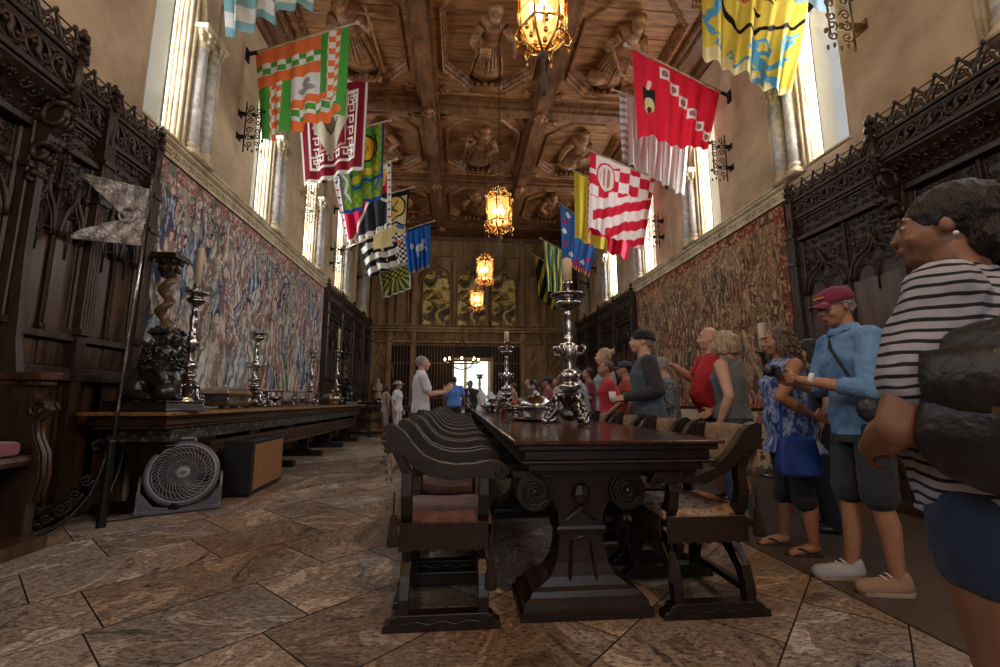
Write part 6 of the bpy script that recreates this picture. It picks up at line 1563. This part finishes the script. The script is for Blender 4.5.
        m.v = warp(m.v); m.build('shirt' if not vest else 'vest', topm, r, remesh=vox*1.1, sm=3, disp=(.018,.09) if vox > .008 else (.034,.11))
        if sleevem:
            for sd, (el, wr) in ((1,aR),(-1,aL)):
                sh = Vector((sd*sx,-.005,1.405)); E_ = Vector(el); Wv = Vector(wr); m = MB()
                m.chain([(sd*.11,-.01,1.40), sh, sh.lerp(E_,.5), E_, E_.lerp(Wv,.5), E_.lerp(Wv,.93)], [.062,.077*am,.066*am,.057*am,.052*am,.042])
                m.v = warp(m.v); m.build('sleeve', sleevem, r, remesh=vox*1.1, sm=3, disp=(.016,.07))
        if collar:
            m = MB(); m.loft([[(rr*math.cos(2*PI*k/18), -.002+rr*.95*math.sin(2*PI*k/18), z-(.02 if math.sin(2*PI*k/18)>.7 else 0)) for k in range(18)] for z, rr in ((1.445,.082),(1.50,.070),(1.505,.072),(1.462,.092))], cap=False)
            m.v = warp(m.v); o_ = m.build('collar', topm, r, smooth=True); md = o_.modifiers.new('Solidify','SOLIDIFY'); md.thickness = .006
    # ---- trousers, shorts or skirt
    m = MB(); o = .012; top_z = max(hem+.03, .90)
    tr = [q for q in off(torso, o) if q[0] <= top_z+.01]; rings(m, [(.80,.14*w*hp+o,.11*w+o,0,1)] + tr)
    for (hpj, kn, an) in L_:
        A, K, D = Vector(hpj), Vector(kn), Vector(an); pts = [A, A.lerp(K,.5), K]; rs = [.098*w,.090*w,.074*(w*.5+.5)]
        if leg > .5:
            f = (A.z-leg)/(A.z-K.z); pts = [A, A.lerp(K,f*.5), A.lerp(K,f)]; rs = [.100*w,.098*w,.096*w]
        elif leg > .3: f = (K.z-leg)/(K.z-D.z); pts += [K.lerp(D,f)]; rs += [.074*w]
        else: f = (K.z-leg)/(K.z-D.z); pts += [K.lerp(D,.5), K.lerp(D,min(f,1.0))]; rs += [.066,.060]
        if skirt: rs = [x*1.12 for x in rs]
        m.chain(pts, rs)
    m.v = warp(m.v); m.build('trousers' if leg < .2 else 'shorts', bottom, r, remesh=vox*1.1, sm=3, disp=(.014,.08))
    # ---- shoes
    if shoe:
        for i, (hpj, kn, an) in enumerate(L_):
            A = Vector(an); fd = Vector((an[0]*.12,1,0)).normalized(); m = MB()
            if shoe == 'sneaker':
                m.chain([A+Vector((0,-.015,-.0)),A+Vector((0,-.02,-.04)), A+fd*.08+Vector((0,0,-.045)), A+fd*.185+Vector((0,0,-.052))],[.047,.050,.048,.042],12)
                mm = shoem[i % len(shoem)]; m.v = [(x,y,max(z,.004)) for x,y,z in m.v]; m.build('shoe', mm, r, remesh=.007, sm=2)
                m = MB(); P_ = [A+fd*t+Vector((sx_*wd,0,0)) for t, wd, sx_ in ((-.07,.02,-1),(-.03,.048,-1),(.08,.048,-1),(.19,.038,-1),(.215,.0,0),(.19,.038,1),(.08,.048,1),(-.03,.048,1),(-.07,.02,1))]
                m.prism([(p.x,p.y) for p in P_], lambda a,b,t: (a,b,t), .0, .026); m.build('sole', mat('pale_rubber_sole',(.35,.30,.25),rough=.6) if shoem else DARK, r, bevel=.005)
                m = MB()
                for q in range(4): m.tube([A+fd*(.05+.028*q)+Vector((-.028,0,.012-.014*q)), A+fd*(.06+.028*q)+Vector((0,0,.024-.014*q)), A+fd*(.05+.028*q)+Vector((.028,0,.012-.014*q))], .004, 5)
                m.build('laces', NAP, r)
            elif shoe == 'flipflop':
                P_ = [A+fd*t+Vector((q_,0,0)) for t, q_ in ((-.06,-.02),(-.03,-.042),(.08,-.045),(.17,-.045),(.205,0),(.17,.045),(.08,.045),(-.03,.042),(-.06,.02))]
                m.prism([(p.x,p.y) for p in P_], lambda a,b,t: (a,b,t), .0, .018); m.build('flip_flop_sole', shoem[0], r, bevel=.004)
                m = MB(); t0 = A+fd*.15+Vector((.01,0,-.05))
                for sd in (-1,1): m.tube([t0, A+fd*.10+Vector((sd*.035,0,-.03)), A+fd*.04+Vector((sd*.045,0,-.06))], .007, 5)
                m.build('flip_flop_strap', shoem[0], r)
            else:
                m.chain([A+Vector((0,-.015,-.02)),A+Vector((0,-.02,-.045)), A+fd*.08+Vector((0,0,-.05)), A+fd*.18+Vector((0,0,-.062))],[.046,.046,.043,.032],12)
                m.v = [(x,y,max(z,.002)) for x,y,z in m.v]; m.build('shoe', (shoem or [BRONZE])[0], r, remesh=.009, sm=2)
    # ---- hair and headgear
    q = random.Random(int(H*1000)+int(abs(loc[0])*50)); m = MB(); m.M = HM; dsp = (.012,.02)
    if hair == 'short':
        m.ball((0,-.030,.040),(.083,.098,.088),16); m.ball((0,-.070,-.01),(.066,.045,.055),12)
        for sd in (-1,1): m.ball((sd*.070,-.015,.025),(.016,.035,.03),8)
    elif hair == 'fringe':       # balding: hair round the back only
        m.ball((0,-.060,-.005),(.078,.060,.050),14)
        for sd in (-1,1): m.ball((sd*.072,-.022,.010),(.014,.035,.03),8)
    elif hair == 'cropped': m.ball((0,-.026,.036),(.080,.096,.087),16); m.ball((0,-.07,-.01),(.06,.04,.04),10)
    elif hair == 'bob':
        m.ball((0,-.025,.045),(.092,.105,.090),16); m.ball((0,-.060,-.03),(.088,.07,.10),14)
        for sd in (-1,1): m.ball((sd*.078,-.012,-.03),(.030,.055,.085),10)
        for k in range(60):
            a = PI*.5+q.uniform(-2.4,2.4)+PI; p = Vector((.086*math.cos(a),-.03+.095*math.sin(a),.03)); m.tube([Vector((0,-.02,.13)), p*1.05+Vector((0,0,.03)), p*1.12+Vector((0,0,-.06)), p*1.02+Vector((0,0,-.125+q.uniform(-.01,.02)))],[.012,.014,.013,.008],5)
    elif hair == 'full':       # voluminous dark hair drawn back
        m.ball((0,-.035,.045),(.095,.115,.095),16); m.ball((0,-.085,.0),(.085,.075,.095),14); m.ball((0,-.075,-.06),(.075,.055,.06),12)
        for sd in (-1,1): m.ball((sd*.070,-.035,.040),(.022,.045,.035),10)
        for k in range(70):
            a = q.uniform(PI*1.02,PI*1.98); z0 = q.uniform(-.05,.09); rr = math.sqrt(max(.05,1-(z0/.14)**2)); p = Vector((.098*rr*math.cos(a),-.035+.135*rr*math.sin(a),z0)); m.tube([p, p*1.03+Vector((q.uniform(-.02,.02),-.012,-.02)), p*.98+Vector((q.uniform(-.03,.03),-.01,-.05))],[.010,.013,.006],5)
    elif hair == 'bun':
        m.ball((0,-.026,.040),(.083,.098,.088),16); m.ball((0,-.07,-.0),(.065,.045,.06),12); m.ball((0,-.12,.065),(.045,.04,.042),12)
        for k in range(14): m.tube([Vector((0,-.12,.065)), Vector((q.uniform(-.06,.06),-.13+q.uniform(-.03,.03),.07+q.uniform(-.02,.06)))],[.012,.006],5)
    elif hair == 'long':
        m.ball((0,-.025,.045),(.090,.103,.090),16); m.ball((0,-.065,-.05),(.080,.055,.12),14); m.ball((0,-.075,-.13),(.075,.045,.09),12)
        for sd in (-1,1): m.ball((sd*.074,-.015,-.04),(.022,.045,.10),10)
    elif hair == 'curly':
        m.ball((0,-.034,.040),(.092,.104,.085),16); m.ball((0,-.065,-.05),(.110,.080,.12),14)
        for sd in (-1,1): m.ball((sd*.085,-.01,-.05),(.035,.055,.10),10)
        for k in range(210):
            a = q.uniform(PI*.86,PI*2.14); ph = q.uniform(-.2,1.5); rx = (.118+.02*(ph<.5)); p = Vector((rx*math.cos(a)*math.cos(ph-.2), -.035+.125*math.sin(a)*math.cos(ph-.2), -.13+.26*math.sin(ph*.95)))
            n_ = Vector((math.cos(a),math.sin(a),0)); t0 = q.uniform(0,6)
            m.tube([p+n_*(.004+.010*math.cos(t0+j*1.5))+Vector((.010*math.sin(t0+j*1.5),0,-.013*j)) for j in range(5)],[.006,.008,.008,.007,.004],5)
        dsp = (.016,.022)
    if hair != 'none':
        m.M = None; m.v = warp(m.v); m.build('hair', hairm_, r, remesh=(.0045 if hair == 'curly' else vox*.8), sm=(0 if hair=='curly' else 2), disp=dsp)
    if cap:
        kind, cm = cap; m = MB(); m.M = HM
        n = 24
        if kind in ('cap','beanie'):
            m.loft([[(rx*math.cos(2*PI*k/n),-.022+ry*math.sin(2*PI*k/n),z) for k in range(n)] for z,rx,ry in ((.030,.089,.110),(.06,.089,.108),(.09,.080,.098),(.118,.055,.07),(.130,.02,.028))]); 
            if kind == 'cap':
                m.grid(10,6,lambda a,b: ((a-.5)*.15*(1-.25*b*b), .075+.085*b*(1-(2*a-1)**2*.45), .050-.016*b-.03*(2*a-1)**2)); m.ball((0,-.022,.133),(.009,.009,.006),6)
            else: m.loft([[(rx*math.cos(2*PI*k/n),-.022+ry*math.sin(2*PI*k/n),z) for k in range(n)] for z,rx,ry in ((.022,.090,.111),(.024,.094,.115),(.055,.094,.114),(.057,.09,.11))])
        else:
            m.loft([[(rx*math.cos(2*PI*k/n),-.02+ry*math.sin(2*PI*k/n),z) for k in range(n)] for z,rx,ry in ((.03,.18,.20),(.045,.17,.19),(.05,.095,.112),(.10,.085,.10),(.125,.06,.075),(.12,.01,.01))])
        m.M = None; m.v = warp(m.v); o_ = m.build('cap' if kind != 'sunhat' else 'sun_hat', cm, r, smooth=True)
        md = o_.modifiers.new('Solidify','SOLIDIFY'); md.thickness = .004
        if kind == 'cap' and vox < .009:
            m = MB(); m.M = HM
            for k in range(5): m.cbox((-.03+.015*k,.0865,.078),(.010,.006,.012)); 
            m.M = None; m.v = warp(m.v); m.build('cap_lettering', mat('gold_thread',(.6,.35,.1),rough=.6), r)
    if glasses:
        m = MB(); m.M = HM
        for sd in (-1,1):
            m.tube([(sd*.032+.022*math.cos(t),.108,.012+.016*math.sin(t)) for t in [2*PI*k/14 for k in range(14)]], .0022, 5, closed=True); m.tube([(sd*.055,.106,.016),(sd*.080,.05,.018),(sd*.082,-.01,.014)], .002, 5)
        m.tube([(-.010,.109,.016),(.010,.109,.016)], .0022, 5); m.M = None; m.v = warp(m.v); m.build('eyeglasses', BRONZE, r)
    r['_hm'] = 0; del r['_hm']
    return r

# --- the woman in stripes, nearest
STR = stripes('black_and_white_stripes', (.33,.34,.40), (.008,.008,.015), .028, .32)
wx, wy = 1.345, 1.03
WA = dict(armL=((-.315,.10,1.05),(-.10,.25,.98)), armR=((.30,-.03,1.12),(.29,.06,.90)), handL=dict(d=(1,.35,-.1),n=(0,-1,0),curl=.5,t=1), armw=1.28)
person('woman in a black and white striped T-shirt and blue shorts at the right edge', (wx,wy,0), R(25), 1.64, 1.28, True, 2, (18,4), 2, vox=.008,
       topm=STR, hem=.82, bottom=cloth('navy_chino',(.012,.024,.060)), leg=.74, hair='full', hairm_=HD, belly=.5, shoe='sneaker', shoem=[cloth('white_shoe',(.4,.4,.4))], **WA)
# earring and dark leather backpack slung on her back
# --- man in the maroon cap
person('man in a maroon cap and light blue shirt holding a small camera', (2.40,2.52,0), R(80), 1.76, .98, False, 1, (10,-10), 3, vox=.007,
       armR=((.20,.10,1.12),(.05,.33,1.17)), armL=((-.24,.08,1.10),(-.06,.34,1.18)), handR=dict(d=(-.5,.7,.1),n=(-.5,-.3,.2),curl=.75,t=1), handL=dict(d=(.5,.7,.1),n=(.5,-.3,.2),curl=.75,t=-1),
       topm=cloth('light_blue_shirt',(.11,.23,.42)), sleeve='rolled', hem=.84, bottom=cloth('charcoal_shorts',(.014,.017,.024)), leg=.52, hair='short', hairm_=HG, cap=('cap', cloth('maroon_cap',(.14,.012,.045))), glasses=True, collar=True,
       shoe='sneaker', shoem=[cloth('beige_sneaker',(.30,.19,.13)), cloth('white_sneaker',(.34,.34,.36))], legs=[((-.095,0,.9),(-.11,.02,.50),(-.12,-.02,.09)), ((.095,0,.9),(.09,.05,.50),(.09,.08,.09))])
# --- curly haired woman
TIE = mat('blue_tie_dye', (.03,.06,.22), (.34,.42,.62), scale=16, stretch=(1,1,.6), rough=.9, c3=(.04,.10,.34), lo=.42, hi=.60)
person('woman with grey-brown curly hair in a blue and white tie-dye top, hand on her hip', (2.42,3.12,0), R(78), 1.61, 1.22, True, 1, (5,-2), 3, vox=.007,
       armL=((-.30,.19,1.17),(-.25,-.04,1.02)), armR=((.3,-.1,1.14),(.2,.1,1.02)), armw=1.15, handL=dict(d=(.1,-1,-.1),n=(.9,0,0),curl=.25,t=1), topm=TIE, sleeve='none', hem=.74, topflare=.05, bottom=cloth('black_capri',(.010,.011,.016)), leg=.40,
       hair='curly', hairm_=hairm('grey_brown_curls',(.05,.035,.028),(.24,.18,.14)), belly=.3, shoe='flipflop', shoem=[cloth('dark_flip_flop',(.012,.010,.014))], legs=[((-.11,0,.9),(-.12,.02,.50),(-.12,-.02,.09)), ((.11,0,.9),(.12,.02,.50),(.12,.08,.09))])
# --- blonde woman in sleeveless grey
person('blonde woman with a bob in a sleeveless grey top and jeans, seen from behind', (2.40,3.78,0), R(38), 1.68, 1.12, True, 0, (12,0), 2, vox=.009,
       armw=1.25, armL=((-.27,-.08,1.13),(-.27,.02,.90)), armR=((.25,.05,1.12),(.12,.22,1.0)), topm=cloth('grey_chambray',(.115,.135,.16)), sleeve='none', hem=.93, bottom=cloth('mid_blue_jeans',(.035,.075,.14)), leg=.10, hair='bob', hairm_=HB, shoe='shoe', shoem=[mat('brown_leather_boot',(.12,.05,.03),rough=.5)])
# --- big man in red
person('heavy bald man in a bright red T-shirt behind the blonde woman', (2.72,4.55,0), R(84), 1.85, 1.25, False, 0, (0,0), 2, vox=.010,
       armR=((.29,.10,1.22),(.22,.33,1.38)), armL=((-.30,-.03,1.12),(-.29,.06,.90)), handR=dict(d=(-.2,1,.1),n=(-.3,0,-1),curl=.3,t=1), topm=cloth('bright_red_cotton',(.36,.008,.014)), hem=.84, bottom=DARK, leg=.5, hair='none', belly=1.2, shoe='shoe')
person('woman with short grey hair in a blue-grey patterned shirt', (2.22,4.62,0), R(75), 1.52, 1.08, True, 0, (0,-6), 4, vox=.010,
       armL=((-.25,.02,1.15),(-.18,.24,1.08)), topm=mat('paisley_cotton',(.05,.07,.09),(.22,.24,.26),scale=40,rough=.9,lo=.45,hi=.55), sleeve='long', hem=.80, bottom=DARK, hair='short', hairm_=HG, glasses=True, shoe='shoe')
person('man in a black cap and blue-grey vest over charcoal sleeves, beside the tapestry edge', (1.79,4.15,0), R(78), 1.74, 1.14, False, 0, (0,6), 2, vox=.009,
       armL=((-.27,-.05,1.14),(-.14,.23,1.08)), armR=((.26,-.02,1.14),(.10,.25,1.08)), handL=dict(d=(.4,.9,.0),n=(.6,0,-.5),curl=.7,t=-1), topm=cloth('blue_grey_vest',(.055,.075,.10)), vest=True, sleeve='none', sleevem=cloth('charcoal_sleeve',(.025,.025,.03)), hem=.86, bottom=KHAKI, hair='cropped', hairm_=HG, cap=('beanie', cloth('black_knit',(.006,.006,.008))), shoe='shoe')
person('woman in a red T-shirt, hand on hip, in front of the blonde bun', (1.82,5.40,0), R(84), 1.55, .98, True, 1, (0,2), 0, armL=((-.30,-.10,1.15),(-.17,.05,1.0)), topm=cloth('crimson_cotton',(.36,.02,.04)), bottom=DARK, hair='cropped', hairm_=HBR, shoe='shoe')
person('tall blonde woman with hair in a bun and a pale shirt', (2.0,6.0,0), R(75), 1.78, 1.05, True, 0, (0,0), 0, topm=cloth('pale_grey_shirt',(.30,.33,.38)), sleeve='rolled', bottom=DENIM, hair='bun', hairm_=HB, shoe='shoe')
person('man in a dark cap with a rust orange backpack strap, beyond the woman in red', (2.14,5.62,0), R(70), 1.56, 1.05, False, 1, (0,0), 0, topm=cloth('rust_orange',(.30,.055,.025)), sleeve='short', bottom=DARK, hair='cropped', hairm_=HD, cap=('cap', cloth('slate_cap',(.03,.035,.05))), shoe='shoe')
person('dark-haired woman in a white shirt looking down, next to the big candlestick', (1.74,6.25,0), R(75), 1.54, 1.0, True, 0, (0,-28), 8, armL=((-.22,.08,1.16),(-.08,.28,1.18)), topm=cloth('white_blue_shirt',(.36,.40,.46)), sleeve='rolled', bottom=DENIM, hair='bob', hairm_=HD, shoe='shoe')
person('person in a teal top mostly hidden behind the grey-haired woman', (2.36,5.4,0), R(80), 1.52, 1.0, True, 1, (0,0), 0, vox=.012, topm=cloth('teal_cotton',(.02,.14,.17)), bottom=DARK, hair='short', hairm_=HD, shoe='shoe')
person('dark-haired person half hidden between the curly-haired woman and the man in the maroon cap', (3.0,3.55,0), R(60), 1.58, 1.0, True, 1, (0,0), 0, vox=.012, topm=cloth('black_cotton',(.012,.012,.014)), bottom=DARK, hair='long', hairm_=HD, shoe='shoe')
far = [(1.82,11.8,1.65,False,0,cloth('olive_brown_shirt',(.07,.055,.035)),'short',HD,(0,22),None,'man in an olive shirt looking up at the ceiling, left of the far group'),
 (1.84,10.8,1.50,True,0,cloth('soft_white_top',(.42,.40,.42)),'long',HD,(10,0),None,'woman with long dark hair in a white top in the far group'),
 (1.90,9.6,1.56,False,1,cloth('dusty_maroon_shirt',(.22,.05,.05)),'cropped',HD,(0,5),('cap',cloth('dark_cap',(.012,.012,.02))),'man in a dusty red shirt and dark cap in the far group'),
 (2.27,10.3,1.61,True,0,cloth('pale_pink_top',(.45,.34,.34)),'long',hairm('auburn_hair',(.10,.03,.012),(.28,.10,.05)),(0,20),None,'woman with auburn hair and a pale pink top looking up, right of the far group'),
 (1.48,12.4,1.55,True,0,cloth('tan_cardigan',(.26,.17,.11)),'short',HBR,(0,0),None,'woman in a tan cardigan beyond the second tall candlestick'),
 (2.4,8.2,1.66,False,1,cloth('dark_red_polo',(.14,.02,.025)),'short',HD,(0,0),None,'man in a dark red polo behind the big candlestick')]
for x,y,h,fe,sk_,tm,ha,hm,hd,cp,lb in far:
    person(lb, (x,y,0), R(80+rnd.uniform(-15,15)), h, 1.0, fe, sk_, hd, 0, vox=.013, topm=tm, hair=ha, hairm_=hm, cap=cp, shoe='shoe', sleeve='short', armL=((-.22,.03,1.15),(-.12,.22,1.1+rnd.uniform(0,.1))), group=None)
# --- the guide and the figures at the far end
person('grey-haired guide in a white shirt gesturing with both hands, left of the long table', (-.60,7.0,0), R(-78), 1.75, 1.02, False, 0, (0,2), 0, vox=.009,
       armR=((.23,.10,1.14),(.16,.34,1.17)), armL=((-.22,.12,1.14),(-.14,.38,1.20)), handR=dict(d=(-.1,.7,.6),n=(-.9,0,.2),curl=.25,t=1), handL=dict(d=(.1,.7,.7),n=(.9,0,.2),curl=.25,t=-1),
       topm=cloth('white_polo',(.55,.56,.60)), bottom=cloth('navy_trousers',(.012,.02,.035)), hair='cropped', hairm_=HG, collar=True, shoe='shoe')
person('broad man in a bright blue shirt standing before the far doorway, back to us', (-.18,13.4,0), R(5), 1.76, 1.3, False, 2, (0,0), 0, vox=.013, topm=cloth('royal_blue_shirt',(.08,.20,.52)), bottom=DARK, hair='cropped', hairm_=HD, shoe='shoe')
person('dark-clothed person just right of the man in the blue shirt', (.33,14.4,0), R(-15), 1.70, 1.0, False, 2, (0,0), 0, vox=.013, topm=cloth('dark_jacket',(.015,.015,.02)), sleeve='long', bottom=DARK, hair='cropped', hairm_=HD, shoe='shoe')
person('person in a wide tan sun hat and white top behind the guide', (-1.62,11.9,0), R(-110), 1.56, 1.0, True, 0, (0,0), 0, vox=.013, topm=cloth('white_top',(.5,.5,.52)), bottom=cloth('white_trousers',(.4,.4,.42)), hair='short', hairm_=HBR, cap=('sunhat', cloth('tan_straw',(.35,.25,.14))), shoe='shoe')
person('person in a sleeveless white top left of the one in the sun hat', (-1.95,12.1,0), R(-70), 1.50, .95, True, 1, (0,0), 0, vox=.013, topm=cloth('white_tank',(.5,.48,.48)), sleeve='none', bottom=cloth('cream_shorts',(.4,.38,.34)), leg=.5, hair='bob', hairm_=HBR, shoe='shoe')

# --- things carried
LEA = mat('worn_black_leather', (.010,.010,.011), (.028,.027,.028), scale=9, rough=.42, bump=.3, bscale=40)
r = thing('leather_backpack', 'black leather backpack hanging behind the arm of the woman in stripes', 'backpack', (wx,wy,0), R(25), None, 1.64/1.75)
m = MB()
for (x,y,z,a,b,c) in ((-.30,-.10,1.13,.075,.16,.15),(-.31,-.10,1.04,.085,.18,.13),(-.28,-.10,1.24,.06,.12,.07)): m.ball((x,y,z),(a,b,c),16)
m.build('bag_body', LEA, r, remesh=.010, sm=4, disp=(.02,.1))
m = MB(); m.grid(8,8,lambda a,b: (-.375-.03*math.sin(PI*b)+.05*(2*a-1)**2, -.10+(a-.5)*.27, 1.24-.16*b)); o = m.build('flap', LEA, r, smooth=True); md = o.modifiers.new('Solidify','SOLIDIFY'); md.thickness = .008
wd = [.004]*6
m = MB(); m.tube([(-.27,-.12,1.20),(-.24,-.17,1.31),(-.12,-.185,1.40),(-.01,-.15,1.455),(.07,-.06,1.50),(.12,.04,1.465)], .02, 8); o = m.build('strap', LEA, r, smooth=True)
m = MB(); m.cbox((-.405,-.10,1.10),(.008,.018,.016)); m.build('brass_clasp', STUD, r)
m = MB(); m.tube([(-.39,-.17,1.0),(-.40,-.17,1.14)], .004, 5); m.build('brass_zip', STUD, r)
r = thing('pearl_earring', 'small pearl earring on the left ear of the woman in stripes', 'earring', (wx,wy,0), R(25), None, 1.64/1.75); m = MB(); HM_ = Matrix.Translation((0,.012,1.535)) @ Matrix.Rotation(R(18),4,'Z') @ Matrix.Rotation(R(4),4,'X') @ Matrix.Translation((0,.012,.085)); m.M = HM_; m.ball((-.088,.0,-.042),(.007,.007,.007),8); m.M = None; m.build('pearl', NAP, r, smooth=True)
s_ = 1.76/1.75
r = thing('compact_camera', 'small black camera held by the man in the maroon cap', 'camera', (2.40,2.52,0), R(80), None, s_)
m = MB(); m.cbox((.0,.46,1.22),(.105,.03,.062)); m.cbox((.0,.46,1.256),(.04,.025,.014)); m.build('camera_body', DKP, r, bevel=.006); m = MB(); m.lathe([(0,.0),(.024,.0),(.025,.02),(.022,.035),(.0,.035)],(.01,.475,1.22),14,axis='y'); m.build('lens', DKP, r, smooth=True)
r = thing('white_wristband', 'white watch band on the wrist of the man in the maroon cap', 'wristband', (2.40,2.52,0), R(80), None, s_); m = MB(); A_ = Vector((-.24,.08,1.10)).lerp(Vector((-.06,.34,1.18)),.86); d_ = (Vector((-.06,.34,1.18))-Vector((-.24,.08,1.10))).normalized(); u_ = d_.orthogonal().normalized(); v_ = d_.cross(u_)
m.loft([[tuple(A_+d_*t+(u_*math.cos(q)+v_*math.sin(q))*rr) for q in [2*PI*k/16 for k in range(16)]] for t,rr in ((-.012,.036),(-.012,.039),(.012,.037),(.012,.034))]); m.build('band', NAP, r, smooth=True)
r = thing('crossbody_strap_bag', 'dark round bag hanging at the hip of the man in the maroon cap', 'bag', (2.40,2.52,0), R(80), None, s_); m = MB(); m.ball((-.24,.10,1.0),(.05,.07,.08),12); m.build('pouch', LEA, r, remesh=.01, sm=2); m = MB(); m.tube([(-.24,.13,1.04),(-.17,.155,1.20),(-.04,.15,1.36),(.07,.07,1.47),(.07,-.06,1.47),(-.08,-.14,1.3),(-.22,-.08,1.08)], .010, flat=((1,0,0),.004)); m.build('strap', LEA, r)
r = thing('handbag', 'royal blue handbag hanging beside the curly-haired woman', 'handbag', (2.42,3.12,0), R(78), None, 1.61/1.75)
m = MB(); m.loft([[(x+ -.30, y_+.12, z) for x,y_ in ((-.05,-b),(.05,-b),(.05,b),(-.05,b))] for z,b in ((.60,.13),(.64,.15),(.80,.13),(.88,.11))]); m.build('bag_body', mat('royal_blue_leather',(.008,.03,.16),(.02,.06,.26),scale=8,rough=.35), r, bevel=.02)
m = MB(); m.tube([(-.30,.02,.87),(-.28,.0,1.05),(-.16,-.10,1.38),(-.11,-.02,1.46),(-.16,.13,1.32),(-.28,.2,1.0),(-.30,.22,.87)], .010, flat=((1,0,0),.003)); m.build('strap', MATS['royal_blue_leather'], r)
r = thing('rucksack', 'rust orange rucksack on the back of the man in the dark cap', 'backpack', (2.14,5.62,0), R(70), None, 1.56/1.75); m = MB(); m.ball((0,-.22,1.22),(.16,.11,.22),14); m.ball((0,-.26,1.12),(.12,.10,.10),12); m.build('bag_body', cloth('rust_nylon',(.33,.06,.025)), r, remesh=.014, sm=3)
r = thing('white_paper_cup', 'white cup held by the man in the black cap and vest', 'cup', (1.79,4.15,0), R(78), None, 1.74/1.75); m = MB(); m.lathe([(0,0),(.028,0),(.036,.09),(.034,.09),(.0,.085)],(-.06,.34,1.05),14); m.build('cup_body', NAP, r, smooth=True)
WPL = (56, 34); WPR = (98, 36); WPB = 170; EXPO = 0.33
# ================================================================ light and camera
def area(name, loc, rot, sx, sy, power, col):
    l = bpy.data.lights.new(name, 'AREA'); l.shape = 'RECTANGLE'; l.size = sx; l.size_y = sy; l.energy = power; l.color = col
    o = bpy.data.objects.new(name, l); C.objects.link(o); o.location = loc; o.rotation_euler = rot
    tag(o, kind='structure'); return o
zc = (ZS+ZT)/2
for k, yc in enumerate(WL):
    if yc < 16: area('daylight_left', (XL-.235, yc-.625, zc), (0, R(-90), 0), ZT-ZS-.02, .68, WPL[0] if yc > 4.5 else WPL[1], (.86,.93,1))
for k, yc in enumerate(WR):
    if yc < 16: area('daylight_right', (XR+.235, yc-.625, zc), (0, R(90), 0), ZT-ZS-.02, .68, WPR[0] if yc > 4.5 else WPR[1], (.95,.97,1))
area('added_back_light', (.6, YB-.2, 4.5), (R(90),0,0), 3.9, 3.7, WPB, (.80,.90,1))
area('room_beyond_light', (.5, 21.5, 4.1), (0,0,0), 3, 3, 60, (1,.97,.9))
w = bpy.data.worlds.new('sky'); sc.world = w; w.use_nodes = True
w.node_tree.nodes['Background'].inputs[0].default_value = (.75,.86,1,1); w.node_tree.nodes['Background'].inputs[1].default_value = .6
cam = bpy.data.cameras.new('camera'); co = bpy.data.objects.new('camera', cam); C.objects.link(co)
cam.sensor_width = 36; cam.lens = 444.4/1000*36; cam.clip_start = .05
co.location = (0,0,1.05); co.rotation_euler = (R(90+8.57), 0, R(-5.1))
sc.camera = co
sc.view_settings.view_transform = 'Standard'; sc.view_settings.look = 'None'; sc.view_settings.gamma = 1; sc.view_settings.exposure = EXPO
sc.view_settings.use_curve_mapping = False
sc.cycles.use_denoising = True
sc.cycles.max_bounces = 8; sc.cycles.diffuse_bounces = 4; sc.cycles.glossy_bounces = 4; sc.cycles.transmission_bounces = 6
sc.cycles.sample_clamp_indirect = 6
sc.cycles.caustics_reflective = False; sc.cycles.caustics_refractive = False
